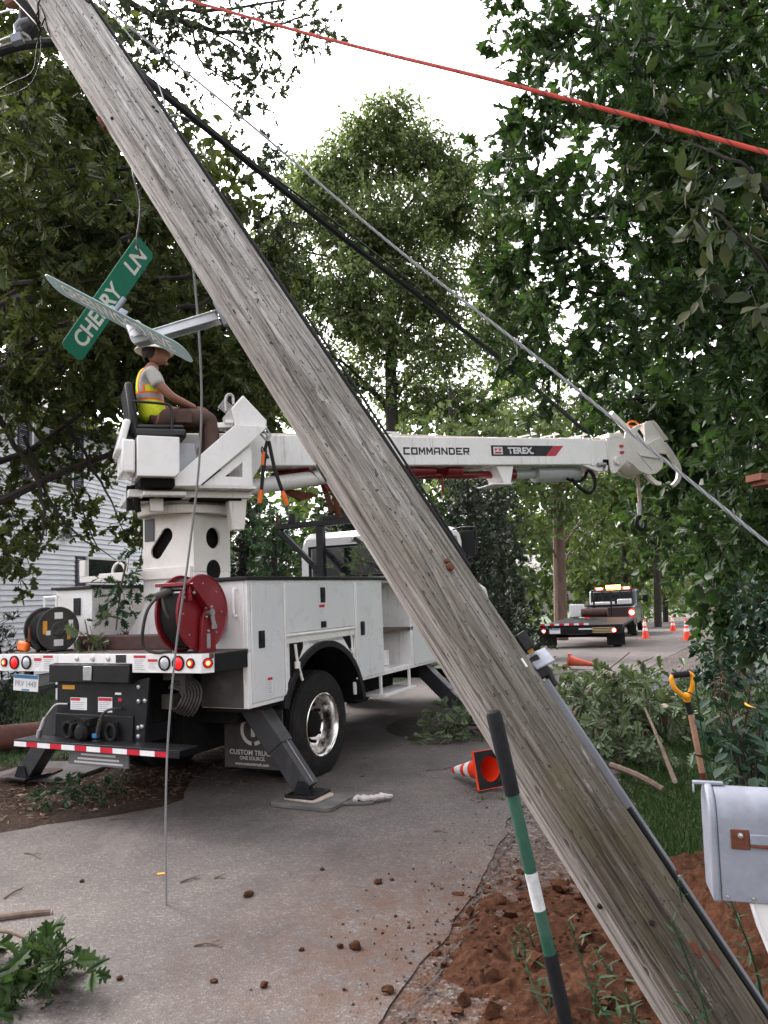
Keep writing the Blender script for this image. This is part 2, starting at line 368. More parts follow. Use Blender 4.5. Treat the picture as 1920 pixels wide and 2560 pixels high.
def grid_sheet(name, X, Y, Zoff, mat):
    XX, YY = np.meshgrid(X, Y); Z = zgv(YY) + Zoff
    v = np.stack([XX, YY, Z], -1).reshape(-1, 3); nx = len(X); ny = len(Y)
    i = np.arange((nx - 1) * (ny - 1)); r = i // (nx - 1); c = i % (nx - 1); a = r * nx + c
    return link(name, np_mesh(name, v, np.stack([a, a + 1, a + nx + 1, a + nx], -1), 4), mat)
o = grid_sheet('ground', np.concatenate([np.linspace(-200, -20, 10), np.linspace(-15, 40, 40), np.linspace(60, 400, 12)]),
               np.concatenate([np.linspace(-30, 14, 12), np.linspace(15, 60, 46), np.linspace(70, 600, 30)]), 0.0, M['ground'])
props(o, kind='structure')

def strip(name, left, right, zoff, mat, n=10, m=8, jit=0.0, kind='structure'):
    L = np.array(catmull([(*p, 0) for p in left], n)); R_ = np.array(catmull([(*p, 0) for p in right], n))
    k = len(L); t = np.linspace(0, 1, m + 1)
    if jit:
        for A, sd, jit in ((L, 3.1, jit), (R_, 9.7, jit * .4)):
            A[:, 0] += (fbm(np.stack([A[:, 0] * 2.2, A[:, 1] * 2.2, np.full(k, sd)], -1)) - 0.47) * jit
    v = L[:, None, :] * (1 - t)[None, :, None] + R_[:, None, :] * t[None, :, None]
    v[..., 2] = zgv(v[..., 1]) + zoff
    v = v.reshape(-1, 3); i = np.arange((k - 1) * m); r = i // m; c = i % m; a = r * (m + 1) + c
    o = link(name, np_mesh(name, v, np.stack([a, a + 1, a + m + 2, a + m + 1], -1), 4), mat); props(o, kind=kind); return o
ROAD_L = [(-40, -14), (-14, 0.4), (-6, 4.75), (-3.08, 6.13), (-2.0, 6.95), (-1.9, 9.2), (-1.0, 13), (2.3, 20), (5.0, 28), (9.6, 40), (15.5, 54), (34, 100), (95, 252)]
ROAD_R = [(6, -30), (-1.2, -3.0), (-1.1, 1.2), (-0.02, 3.5), (0.91, 6.01), (1.75, 8.3), (3.0, 11.3), (5.6, 16.5), (10.0, 25), (14.4, 36), (20.9, 51), (39.6, 97), (101, 249)]
strip('road', ROAD_L, ROAD_R, 0.016, M['road'], 26, 8, 0.55)
# crumbling gravel shoulder right of the asphalt edge
strip('gravel_shoulder', [(a - 0.25, b) for a, b in ROAD_R[1:10]], [(1.0, -2.6), (0.6, 0.8), (1.35, 3.2), (1.75, 5.6), (2.5, 7.9), (3.9, 10.8), (6.4, 16.1), (10.8, 24.6), (15.2, 35.6)], 0.008, M['gravel'], 14, 6, 0.5)
strip('driveway', [(3.2, 12.0), (4.6, 12.6), (7.5, 13.2), (12, 14.0), (20, 15)], [(4.4, 14.6), (5.6, 15.3), (8.4, 16.0), (12.6, 17.0), (20, 18)], 0.021, M['drive'], 10, 4, 0.1)
strip('leaf_litter', [(-8, 5.4), (-5, 6.6), (-4.3, 8.2), (-3.6, 10.5), (-2.4, 14)], [(-5, 5.2), (-2.9, 6.25), (-1.9, 7.0), (-1.8, 9.2), (-0.9, 13)], 0.009, M['litter'], 10, 6, 0.6)

# clay heap round the foot of the pole
def heap(name, cx, cy, rx, ry, h, mat, n=150, seed=0.0):
    t = np.linspace(-1.15, 1.15, n); XX, YY = np.meshgrid(cx + t * rx, cy + t * ry)
    ang = np.arctan2(YY - cy, XX - cx); rr = np.hypot((XX - cx) / rx, (YY - cy) / ry)
    edge = 0.78 + 0.32 * (fbm(np.stack([np.cos(ang) * 1.7 + 5, np.sin(ang) * 1.7 + 5, np.full(ang.shape, seed)], -1)))
    prof = np.clip(1 - (rr / edge) ** 2, -0.25, 1)
    P = np.stack([XX, YY, np.full(XX.shape, seed)], -1)
    nz = fbm(P * 3.5, 3) - 0.45; nf = fbm(P * 14, 4) - 0.47
    lump = np.clip(vnoise(P * 9 + 3) - 0.55, 0, 1)
    fine = np.clip(vnoise(P * 26 + 3) - 0.5, 0, 1)
    Z = prof * h + np.clip(prof + 0.2, 0, 1) * (nz * 0.20 + nf * 0.10 + lump * 0.20 + fine * 0.07) * min(1, h * 11) - 0.012
    v = np.stack([XX, YY, Z], -1).reshape(-1, 3); i = np.arange((n - 1) ** 2); r = i // (n - 1); c = i % (n - 1); a = r * n + c
    return link(name, np_mesh(name, v, np.stack([a, a + 1, a + n + 1, a + n], -1), 4), mat)
o = heap('dirt_heap', 0.80, 3.68, 0.74, 1.2, 0.06, M['soil'], 230, 1.3)
props(o, 'loose red clay dug out onto the road edge left of the leaning pole', 'dirt', kind='stuff')
o = heap('dirt_heap', 2.05, 3.9, 0.85, 1.35, 0.24, M['soil'], 150, 7.7)
props(o, 'red clay heap right of the leaning pole under the mailbox', 'dirt', kind='stuff')

# dried crack line between old asphalt and shoulder, with crumbs
def crumbs(name, region, n, smin, smax, mat, label=None, cat=None):
    ico = bmesh.new(); bmesh.ops.create_icosphere(ico, subdivisions=1, radius=1.0); iv = np.array([v.co[:] for v in ico.verts]); fi = np.array([[v.index for v in f.verts] for f in ico.faces]); ico.free()
    P = region(n); S = smin + (smax - smin) * RNG.random(len(P)) ** 6
    vv = iv[None] * (0.5 + 0.9 * RNG.random((len(P), len(iv), 1))) * S[:, None, None] * np.array([1, 1, 0.7]) + P[:, None, :]
    ff = fi[None] + (np.arange(len(P)) * len(iv))[:, None, None]
    o = link(name, np_mesh(name, vv.reshape(-1, 3), ff.reshape(-1, 3)), mat); props(o, label, cat, kind='stuff'); return o
def reg_heap(n):
    a = RNG.random(n) * 2 * PI; r = 0.55 + 0.75 * RNG.random(n) ** 1.6
    x = 0.72 + np.cos(a) * 0.85 * r; y = 3.9 + np.sin(a) * 1.5 * r
    return np.stack([x, y, np.full(n, 0.02)], -1)
crumbs('dirt_crumbs', reg_heap, 1500, 0.002, 0.010, M['soil'], 'crumbs of red clay scattered round the dug hole', 'dirt')
def reg_edge(n):
    L = np.array(catmull([(*p, 0) for p in ROAD_R[:7]], 20)); k = RNG.integers(30, len(L), n); p = L[k].copy()
    p[:, 0] += RNG.normal(0.25, 0.3, n); p[:, 1] += RNG.normal(0, 0.12, n); p[:, 2] = 0.02; return p
crumbs('loose_gravel', reg_edge, 2600, 0.003, 0.013, M['gravel'], 'loose gravel along the broken road edge', 'gravel')
# the crack itself: a dark furrow strip
cl = np.array(catmull([(0.93, 6.05, 0), (0.86, 5.7, 0), (0.70, 5.25, 0), (0.62, 4.95, 0), (0.46, 4.6, 0), (0.38, 4.2, 0), (0.2, 3.8, 0), (0.1, 3.5, 0), (-0.1, 3.1, 0)], 30))
cl[:, :2] += (fbm(np.stack([cl[:, 0] * 12, cl[:, 1] * 12, cl[:, 1] * 0], -1))[:, None] - 0.47) * 0.22
w = 0.001 + 0.011 * fbm(np.stack([cl[:, 1] * 5, cl[:, 0], cl[:, 0] * 0 + 4], -1))
me = bpy.data.meshes.new('road_crack'); k = len(cl)
vv = [(cl[i, 0] + s * w[i], cl[i, 1], 0.0205) for i in range(k) for s in (-1, 1)]
me.from_pydata(vv, [], [(2 * i, 2 * i + 1, 2 * i + 3, 2 * i + 2) for i in range(k - 1)])
props(link('road_crack', me, M['oil']), kind='structure')
# orange paint dash on the asphalt and a dark damp stain under the truck
p = gp(404, 2192)
me = bpy.data.meshes.new('paint_mark'); me.from_pydata([(p[0] + a, p[1] + b, 0.021) for a, b in ((-0.03, -0.012), (-0.01, -0.018), (0.028, -0.008), (0.032, 0.012), (0.0, 0.016), (-0.028, 0.01))], [], [(0, 1, 2, 3, 4, 5)])
props(link('paint_mark', me, simple('survey_paint', (0.9, 0.33, 0.03), 0.7), smooth=False), kind='structure')
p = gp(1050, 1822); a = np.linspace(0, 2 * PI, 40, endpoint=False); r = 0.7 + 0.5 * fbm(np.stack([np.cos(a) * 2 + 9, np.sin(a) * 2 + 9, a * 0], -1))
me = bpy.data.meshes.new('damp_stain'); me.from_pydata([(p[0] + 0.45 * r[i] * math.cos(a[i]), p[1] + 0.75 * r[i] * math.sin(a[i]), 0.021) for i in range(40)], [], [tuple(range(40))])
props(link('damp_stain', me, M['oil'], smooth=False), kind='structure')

# ------------------------------------------------------------------ house behind the oak
HD = rad(11.0); H0 = V(-8.35, 15.0, 0); hs_dir = V(math.sin(HD), math.cos(HD), 0); hs_n = V(math.cos(HD), -math.sin(HD), 0)
def wallpt(x, y):
    d = ray(x, y); t = ((H0 - EYEP) @ hs_n) / (d @ hs_n); p = EYEP + d * t
    return (p - H0) @ hs_dir, p[2]
def build_house():
    root = thing('house', 'two storey house with pale lavender clapboard siding and dark shutters behind the oak', 'house', H0, PI / 2 - HD)
    M['siding'] = simple('vinyl_siding', (0.84, 0.84, 0.89), 0.6, var=0.05, scale=3, dirt=(0.33, 0.33, 0.36), dirt_amt=0.25)
    M['shutter'] = simple('shutter_paint', (0.045, 0.04, 0.075), 0.6, var=0.15)
    M['roof'] = simple('roof_shingle', (0.06, 0.055, 0.055), 0.9, var=0.3, scale=20, bmp=0.5)
    s0, s1, zb, zt, ex = -5.0, 7.2, 0.28, 6.1, 0.118      # local: x along the wall, y away from the road is +
    MB().box(s0, s1, 0.03, 7.5, 0.0, zt).build('wall', M['siding'], root)
    MB().box(s0 - 0.02, s1 + 0.02, 0.0, 0.029, 0.0, zb).build('foundation', simple('concrete', (0.25, 0.24, 0.23), 0.9), root)
    bm_ = MB().add([(s0, -0.036, 0), (s1, -0.036, 0), (s1, 0.028, 0), (s0, 0.028, 0), (s0, 0.0, ex), (s1, 0.0, ex), (s1, 0.028, ex), (s0, 0.028, ex)],
                   [(0, 1, 5, 4), (0, 3, 2, 1), (4, 5, 6, 7), (0, 4, 7, 3), (1, 2, 6, 5)]).mesh('siding_board'); bm_.materials.append(M['siding'])
    for k in range(int((zt - zb) / ex)):
        b = bpy.data.objects.new('siding_board', bm_); COL.objects.link(b); b.parent = root; b.location = (0, 0, zb + k * ex)
    MB().prism([(s0 - 0.4, zt), (s1 + 0.4, zt), (s1 + 0.4, zt + 0.15), (s0 - 0.4, zt + 0.15)], -0.45, 8.0).prism([(-0.45, zt + 0.15), (8.0, zt + 0.15), (3.75, zt + 2.4)], s0 - 0.4, s1 + 0.4, 'x').build('roof', M['roof'], root)
    MB().box(s1 - 0.02, s1 + 0.09, -0.035, 0.12, zb, zt).build('corner_trim', M['white'], root)
    def window(xa, xb, za, zb_, sides):
        w = MB()
        for q in ((xa, xb, zb_ - 0.06, zb_), (xa, xb, za, za + 0.07), (xa, xa + 0.06, za + 0.07, zb_ - 0.06), (xb - 0.06, xb, za + 0.07, zb_ - 0.06), (xa + 0.06, xb - 0.06, (za + zb_) / 2 - 0.025, (za + zb_) / 2 + 0.025)):
            w.box(q[0], q[1], -0.075, -0.024, q[2], q[3])
        win = w.build('window', M['white'], root, 0.006)
        MB().box(xa + 0.05, xb - 0.05, -0.045, -0.028, za + 0.06, zb_ - 0.05).build('pane', M['glass'], win, smooth=False)
        for sd in sides:
            x0_, x1_ = (xa - 0.44, xa - 0.06) if sd < 0 else (xb + 0.06, xb + 0.44)
            s = MB().box(x0_, x0_ + 0.05, -0.062, -0.024, za, zb_).box(x1_ - 0.05, x1_, -0.062, -0.024, za, zb_)
            for zz in (za, (za + zb_) / 2 - 0.03, zb_ - 0.06): s.box(x0_ + 0.05, x1_ - 0.05, -0.06, -0.024, zz, zz + 0.06)
            sh = s.build('shutter', M['shutter'], root)
            lv = MB(); z = za + 0.07
            while z < zb_ - 0.08:
                lv.obox(((x0_ + x1_) / 2, -0.042, z), (1, 0, 0), (0, 1, -0.6), (0, 0.6, 1), (x1_ - x0_) / 2 - 0.05, 0.018, 0.004); z += 0.045
            lv.build('louvres', M['shutter'], sh, smooth=False)
    def rect(px0, py0, px1, py1):
        a = wallpt(px0, py0); b = wallpt(px1, py1); return min(a[0], b[0]), max(a[0], b[0]), min(a[1], b[1]), max(a[1], b[1])
    a = rect(73, 1140, 178, 1225); window(a[0], a[1], a[2], a[2] + 1.45, (-1, 1))
    a = rect(212, 1392, 320, 1470); window(a[0], a[0] + 1.9, a[3] - 1.35, a[3], (-1,))
    sx, sz = wallpt(158, 1335)
    f = MB().cyl((sx, -0.02, sz), (sx, -0.12, sz + 0.02), 0.05).cyl((sx, -0.12, sz + 0.12), (sx, -0.16, sz - 0.12), 0.12, 0.07).build('flood_lamp', simple('lamp_grey', (0.16, 0.165, 0.18), 0.5), root)
build_house()
# ------------------------------------------------------------------ foliage
def leaf_mat(name, cols, rough=0.5, trans=0.25, spec=0.25, dim=1.0):
    m, nt, b, out = new_mat(name)
    g = nt.nodes.new('ShaderNodeNewGeometry'); oi = nt.nodes.new('ShaderNodeObjectInfo')
    ad = nt.nodes.new('ShaderNodeMath'); ad.operation = 'ADD'; fr = nt.nodes.new('ShaderNodeMath'); fr.operation = 'FRACT'
    nt.links.new(g.outputs['Random Per Island'], ad.inputs[0]); nt.links.new(oi.outputs['Random'], ad.inputs[1]); nt.links.new(ad.outputs[0], fr.inputs[0])
    k = len(cols); r = ramp(nt, [(i / (k - 1), tuple(q * dim for q in c)) for i, c in enumerate(cols)], fr.outputs[0])
    vec = coords(nt); n = noise(nt, vec, 1.1, 3)
    c = mixc(nt, 1.0, r.outputs[0], ramp(nt, [(0.3, 0.75), (0.7, 1.25)], n).outputs[0], 'MULTIPLY')
    nt.links.new(c, b.inputs['Base Color']); b.inputs['Roughness'].default_value = rough; b.inputs['Specular IOR Level'].default_value = spec
    t = nt.nodes.new('ShaderNodeBsdfTranslucent'); nt.links.new(mixc(nt, 1.0, c, (0.9, 1.0, 0.5), 'MULTIPLY'), t.inputs[0])
    mx = nt.nodes.new('ShaderNodeMixShader'); mx.inputs[0].default_value = trans
    nt.links.new(b.outputs[0], mx.inputs[1]); nt.links.new(t.outputs[0], mx.inputs[2]); nt.links.new(mx.outputs[0], out.inputs[0]); return m
M['oak'] = leaf_mat('oak_leaf', [(0.055, 0.08, 0.026), (0.10, 0.13, 0.045), (0.16, 0.185, 0.065), (0.08, 0.105, 0.034), (0.19, 0.2, 0.07)], trans=0.38, dim=0.66)
M['pinoak'] = leaf_mat('pin_oak_leaf', [(0.03, 0.045, 0.028), (0.05, 0.072, 0.04), (0.07, 0.085, 0.05)])
M['redoak'] = leaf_mat('red_oak_leaf', [(0.02, 0.042, 0.015), (0.034, 0.066, 0.022), (0.062, 0.105, 0.038), (0.026, 0.055, 0.017)], spec=0.2, trans=0.36)
M['ash'] = leaf_mat('ash_leaf', [(0.05, 0.075, 0.03), (0.085, 0.105, 0.045), (0.13, 0.14, 0.06), (0.07, 0.1, 0.07)], dim=0.6)
M['elm'] = leaf_mat('elm_leaf', [(0.07, 0.105, 0.04), (0.125, 0.165, 0.07), (0.19, 0.225, 0.11), (0.10, 0.14, 0.055)], trans=0.42, dim=1.35)
M['cedar'] = leaf_mat('cedar_spray', [(0.02, 0.036, 0.022), (0.032, 0.055, 0.03), (0.05, 0.078, 0.036)], trans=0.1, dim=0.7)
M['light'] = leaf_mat('light_leaf', [(0.06, 0.1, 0.03), (0.09, 0.14, 0.045), (0.13, 0.17, 0.06), (0.07, 0.11, 0.04)], trans=0.4, dim=0.85)
M['cut'] = leaf_mat('cut_oak_leaf', [(0.085, 0.125, 0.065), (0.13, 0.18, 0.095), (0.18, 0.23, 0.135), (0.10, 0.14, 0.06)], trans=0.22, dim=0.88)
M['weed'] = leaf_mat('weed_leaf', [(0.03, 0.075, 0.035), (0.05, 0.11, 0.05), (0.075, 0.14, 0.06)], trans=0.2, dim=0.65)
M['milk'] = leaf_mat('broad_leaf', [(0.022, 0.06, 0.038), (0.035, 0.085, 0.05), (0.055, 0.115, 0.065)], trans=0.15, dim=0.6)
M['grassb'] = leaf_mat('grass_blade', [(0.03, 0.075, 0.014), (0.05, 0.11, 0.022), (0.085, 0.14, 0.035)], trans=0.2, dim=0.6)
M['dry'] = leaf_mat('dry_leaf', [(0.12, 0.07, 0.045), (0.2, 0.12, 0.075), (0.09, 0.05, 0.035), (0.26, 0.18, 0.12)], trans=0.1)
M['bark'] = simple('bark', (0.026, 0.02, 0.017), 0.95, var=0.35, scale=14, dirt=(0.05, 0.045, 0.038), dirt_amt=0.4, bmp=0.8, bscale=25, stretch=(1, 1, 0.25))
M['barkred'] = simple('bark_reddish', (0.11, 0.07, 0.052), 0.95, var=0.35, scale=10, bmp=0.8, bscale=20, stretch=(1, 1, 0.2))

def leaf_geo(kind):
    """leaf along +Y (0..1), flat in XY with a little fold and curl"""
    if kind in ('oak', 'oak_lo', 'red', 'red_lo'):
        if kind == 'oak': lob = [((.05, .10), (.17, .24)), ((.09, .30), (.30, .46)), ((.13, .50), (.36, .70)), ((.14, .70), (.27, .90)), ((.09, .88), (.05, 1.0))]
        elif kind == 'oak_lo': lob = [((.05, .08), (.20, .28)), ((.13, .36), (.36, .60)), ((.16, .66), (.28, .92))]
        elif kind == 'red': lob = [((.06, .10), (.22, .24)), ((.12, .26), (.40, .48)), ((.17, .48), (.42, .78)), ((.14, .72), (.24, .99)), ((.07, .9), (.03, 1.06))]
        else: lob = [((.07, .08), (.30, .32)), ((.14, .34), (.44, .66)), ((.15, .68), (.26, 1.0))]
        v = [(0, 0)]; f = []
        mid = [0]
        for (s, t) in lob: mid.append(len(v)); v.append((0, s[1]))
        tip = len(v); v.append((0, 1.0)); mid.append(tip)
        for sd in (1, -1):
            sn = [0]; tp = []
            for (s, t) in lob:
                sn.append(len(v)); v.append((sd * s[0], s[1])); tp.append(len(v)); v.append((sd * t[0], t[1]))
            sn.append(tip)
            for i in range(len(lob) + 1):
                f.append((mid[i], sn[i], sn[i + 1])); f.append((mid[i], sn[i + 1], mid[i + 1]))
                if i > 0:
                    f.append((sn[i], tp[i - 1], sn[i + 1]))
                    if kind in ('oak', 'red') and i < len(lob):       # round the lobe: a second, lower tip corner
                        a_, b_ = v[sn[i]], v[tp[i - 1]]; v.append((a_[0] * .25 + b_[0] * .82, a_[1] * .25 + b_[1] * .70 + (.02 if kind == 'oak' else .03)))
                        f.append((sn[i], len(v) - 1, tp[i - 1]))
        f = [q for q in f if len(set(q)) == 3]
    elif kind == 'ovate':
        v = [(0, 0), (0, .5), (0, 1), (.2, .28), (.24, .55), (.1, .82), (-.2, .28), (-.24, .55), (-.1, .82)]
        f = [(0, 3, 1), (3, 4, 1), (1, 4, 5), (1, 5, 2), (0, 1, 6), (6, 1, 7), (1, 8, 7), (1, 2, 8)]
    elif kind == 'lance':
        v = [(0, 0), (.1, .35), (0, .5), (-.1, .35), (0, 1)]; f = [(0, 1, 2), (0, 2, 3), (1, 4, 2), (2, 4, 3)]
    elif kind == 'fan':                       # flat evergreen spray
        v = [(0, 0), (.12, .5), (.03, .45), (.0, 1.0), (-.03, .45), (-.14, .55), (.3, .7), (.1, .3), (-.28, .75), (-.1, .3)]
        f = [(0, 2, 4), (2, 3, 4), (0, 7, 2), (7, 6, 2), (0, 4, 9), (9, 4, 8)]
    else:                                     # far: a folded diamond
        v = [(0, 0), (.28, .5), (0, 1), (-.28, .5)]; f = [(0, 1, 2), (0, 2, 3)]
    v = np.array([(x, y, 0.22 * abs(x) - 0.16 * y * y) for x, y in v], float)
    return v, np.array(f, int)
_LEAFME = {}
def leaf_mesh(kind, mat):
    k = (kind, mat.name)
    if k not in _LEAFME:
        v, f = leaf_geo(kind); me = np_mesh('leaf', v, f); me.materials.append(mat); _LEAFME[k] = me
    return _LEAFME[k]
def unit(v): return v / (np.linalg.norm(v, axis=-1, keepdims=True) + 1e-9)
def bake(P, T, N, S, kind):
    v, f = leaf_geo(kind); T = unit(T); B = unit(np.cross(T, N)); N = np.cross(B, T)
    W = P[:, None, :] + S[:, None, None] * (v[None, :, :1] * B[:, None] + v[None, :, 1:2] * T[:, None] + v[None, :, 2:] * N[:, None])
    F = f[None] + (np.arange(len(P)) * len(v))[:, None, None]
    return W.reshape(-1, 3), F.reshape(-1, 3)
def twig_mesh(A, B, r):
    d = unit(B - A); a = unit(np.cross(d, np.array([0.3, 0.5, 0.81]))); b = np.cross(d, a); n = len(A); r = np.asarray(r).reshape(-1, 1)
    ring = [(a * math.cos(t) + b * math.sin(t)) for t in (0, 2.1, 4.2)]
    v = np.stack([A + r * q for q in ring] + [B + 0.45 * r * q for q in ring], 1).reshape(-1, 3)
    f = np.array([(0, 1, 4, 3), (1, 2, 5, 4), (2, 0, 3, 5)]); F = f[None] + (np.arange(n) * 6)[:, None, None]
    return v, F.reshape(-1, 4)
def sprays(clumps, size, cover, per, tl, gate=0.0, gs=1.2, droop=0.25, upn=0.9, shell=0.45, spread=0.8, nsub=0, rsub=0.42):
    """clumps: (centre, radii, cover factor). Returns leaves (P,T,N,S) and twigs (A,B)."""
    Ps, Ts, Ns, Ss, As, Bs = [], [], [], [], [], []
    if nsub:                                 # break each mass into tufts, so the crown gets lit tops, dark hollows and gaps
        out_ = []
        for c, r, cf in clumps:
            r = np.asarray(r, float)
            for i in range(nsub):
                q = unit(RNG.normal(size=3)) * RNG.random() ** 0.4; rs = r * rsub * RNG.uniform(.7, 1.25); out_.append((np.asarray(c) + q * (r - rs * .6), rs * np.array([1, 1, .8]), cf * 1.0 / (nsub * rsub ** 2)))
        clumps = out_
    for c, r, cf in clumps:
        r = np.asarray(r, float); area = PI * r[0] * r[2]
        nt_ = max(3, int(cover * cf * area / (0.3 * size * size) / per))
        u = unit(RNG.normal(size=(nt_, 3))); rr = RNG.random((nt_, 1)) ** shell
        A = np.asarray(c) + u * rr * r
        if gate: keep = vnoise(A * gs + 11.7) > gate; A = A[keep]; u = u[keep]; nt_ = len(A)
        if nt_ == 0: continue
        D = unit(0.6 * u + 0.55 * RNG.normal(size=(nt_, 3)) + np.array([0, 0, -droop])); L = tl * (0.6 + 0.8 * RNG.random((nt_, 1)))
        B = A + D * L
        t = (0.25 + 0.8 * RNG.random((nt_, per, 1))) ; P = A[:, None] + D[:, None] * L[:, None] * t
        T = unit(D[:, None] * 0.55 + spread * RNG.normal(size=(nt_, per, 3)) + np.array([0, 0, -droop * 1.2]))
        N = unit(RNG.normal(size=(nt_, per, 3)) * 0.75 + np.array([0, 0, upn]))
        S = size * (0.42 + 0.9 * RNG.random((nt_, per)))
        Ps.append(P.reshape(-1, 3)); Ts.append(T.reshape(-1, 3)); Ns.append(N.reshape(-1, 3)); Ss.append(S.ravel()); As.append(A); Bs.append(B)
    return [np.concatenate(x) for x in (Ps, Ts, Ns, Ss, As, Bs)]
def pxc(x, y, Y, rx, ry, rd=None, cf=1.0):
    k = Y / FPX; return (at(x, y, Y), (rx * k, (rd if rd else 0.5 * (rx + ry) * k), ry * k), cf)
def place_leaves(root, P, T, N, S, kind_hi, kind_lo, mat, nparts, crown='crown'):
    """the largest leaves in view become objects, the rest one mesh"""
    sel = np.zeros(len(P), bool)
    if nparts:
        x, y, w = proj(P); ok = (w > 0.3) & (x > 0) & (x < 1920) & (y > 0) & (y < 2560)
        sc = np.where(ok, S / np.maximum(w, 0.1), -1); k = min(nparts, int(ok.sum())); idx = np.argsort(-sc)[:k]; sel[idx] = True
        me = leaf_mesh(kind_hi, mat); Tn = unit(T[idx]); Bn = unit(np.cross(Tn, N[idx])); Nn = np.cross(Bn, Tn)
        for i, j in enumerate(idx):
            o = bpy.data.objects.new('leaf', me); COL.objects.link(o); o.parent = root; s = S[j]
            t, b, n, p = Tn[i] * s, Bn[i] * s, Nn[i] * s, P[j] - np.array(root.location)
            o.matrix_local = Matrix(((b[0], t[0], n[0], p[0]), (b[1], t[1], n[1], p[1]), (b[2], t[2], n[2], p[2]), (0, 0, 0, 1)))
    if (~sel).any():
        v, f = bake(P[~sel] - np.array(root.location), T[~sel], N[~sel], S[~sel], kind_lo)
        o = link(crown, np_mesh(crown, v, f), mat, root, smooth=False); o['kind'] = 'stuff'
def tree(name, label, base, trunk, tr, clumps, size, cover, per, tl, kinds, mat, nparts=0, group=None, limbs=None, bark='bark', cat='tree', auto=True, nauto=99, twig_r=0.006, extra=None, **k):
    """trunk: list of world points from the ground up; tr: radii"""
    root = thing(name, label, cat, base, 0, group); B0 = np.array(base, float)
    if trunk:
        pts = catmull(trunk, 6); rs = np.interp(np.linspace(0, 1, len(pts)), np.linspace(0, 1, len(tr)), tr)
        MB().tube([p - B0 for p in pts], list(rs), 10).build('trunk', M[bark], root)
    lim = list(limbs or [])
    if auto and trunk:
        tp = np.array(catmull(trunk, 6))
        for c, r, cf in clumps[:nauto]:
            j = int(np.argmin(np.linalg.norm(tp - (c - np.array([0, 0, 0.35 * np.linalg.norm(c - tp[-1])])), axis=1))); q = tp[max(1, j)]
            mid = (q + c) / 2 + np.array([0, 0, 0.12 * np.linalg.norm(c - q)]) + RNG.normal(size=3) * 0.06 * np.linalg.norm(c - q)
            d = np.linalg.norm(c - q); lim.append(([q, mid, c], (min(0.014 * d + 0.02, tr[-1] * 0.8), 0.004 * d + 0.006)))
    for pts, (ra, rb) in lim:
        pp = catmull(pts, 6); pp = [p + RNG.normal(size=3) * 0.3 * ra * (0 < i < len(pp) - 1) for i, p in enumerate(pp)]
        MB().tube([p - B0 for p in pp], list(np.linspace(ra, rb, len(pp))), 6).build('branch', M[bark], root)
    P, T, N, S, A, Bq = sprays(clumps, size, cover, per, tl, **k)
    if twig_r:
        v, f = twig_mesh(A - B0, Bq - B0, np.full(len(A), twig_r)); o = link('twigs', np_mesh('twigs', v, f, 4), M[bark], root); o['kind'] = 'stuff'
    place_leaves(root, P, T, N, S, kinds[0], kinds[1], mat, nparts)
    return root

# --- large oak reaching over the road from the left
oak_base = (-7.2, 10.8, 0.0)
cl = [pxc(*a) for a in [(90, 420, 8.2, 190, 190), (320, 500, 8.6, 170, 150), (120, 690, 8.2, 200, 160), (400, 700, 9.2, 190, 150), (560, 500, 10.2, 110, 130), (600, 690, 10.6, 120, 140),
     (60, 210, 9.0, 150, 150), (230, 270, 9.6, 110, 130), (470, 880, 10.2, 190, 120), (150, 880, 9.2, 190, 140), (620, 880, 11.2, 130, 140), (290, 960, 10.6, 230, 75), (50, 950, 9.6, 150, 90), (560, 1040, 11.6, 120, 110),
     (30, 560, 7.8, 120, 140), (300, 860, 9.6, 160, 110), (400, 420, 9.4, 100, 110), (200, 560, 8.0, 160, 130)]]
back = [pxc(*a) for a in [(100, 500, 12.5, 260, 330), (400, 600, 13, 260, 300), (150, 800, 12.5, 280, 170), (500, 900, 13.5, 220, 200), (250, 960, 13, 340, 60), (100, 150, 12.5, 260, 200), (600, 1000, 14, 120, 130)]]
low = [pxc(30, 1180, 11.5, 90, 110, None, 0.25), pxc(150, 1100, 11.5, 140, 60, None, 0.25), pxc(80, 1310, 11.5, 100, 50, None, 0.12), pxc(200, 1270, 12, 90, 40, None, 0.08), pxc(10, 1390, 10.5, 60, 60, None, 0.3), pxc(260, 1150, 12, 120, 60, None, 0.14), pxc(345, 1340, 12, 30, 80, None, 0.3)]
lmb = [([at(-120, 900, 10.5), at(60, 1050, 10.6), at(160, 1180, 10.8), at(250, 1380, 11)], (0.035, 0.008)), ([at(-60, 950, 10.5), at(80, 1180, 10.8), at(110, 1300, 10.8), at(95, 1400, 10.8)], (0.05, 0.008)),
       ([at(150, 1040, 11), at(240, 1180, 11), at(310, 1330, 11.2)], (0.035, 0.006)), ([at(60, 1090, 11), at(150, 1290, 11), at(290, 1400, 11.3)], (0.03, 0.006)), ([at(-100, 350, 9.5), at(0, 250, 9.5), at(60, 60, 9.5), at(60, -100, 9.5)], (0.11, 0.06)),
       ([at(-150, 800, 10), at(150, 740, 9.5), at(420, 780, 10), at(640, 700, 10.8)], (0.10, 0.02)), ([at(-100, 1000, 10.2), at(160, 960, 10), at(420, 1000, 10.8)], (0.05, 0.012))]
tree('oak_tree', 'big oak with lobed leaves filling the left side over the house and the operator', oak_base, [oak_base, (-7.1, 10.8, 2.2), (-6.8, 10.7, 4.6), (-6.2, 10.4, 7.5), (-5.6, 10.2, 10.5)], (0.42, 0.34, 0.28, 0.2, 0.1),
     cl + low, 0.165, 4.2, 8, 0.34, ('oak', 'oak_lo'), M['oak'], 300, limbs=lmb, gate=0.18, gs=1.6, nsub=9, nauto=18)
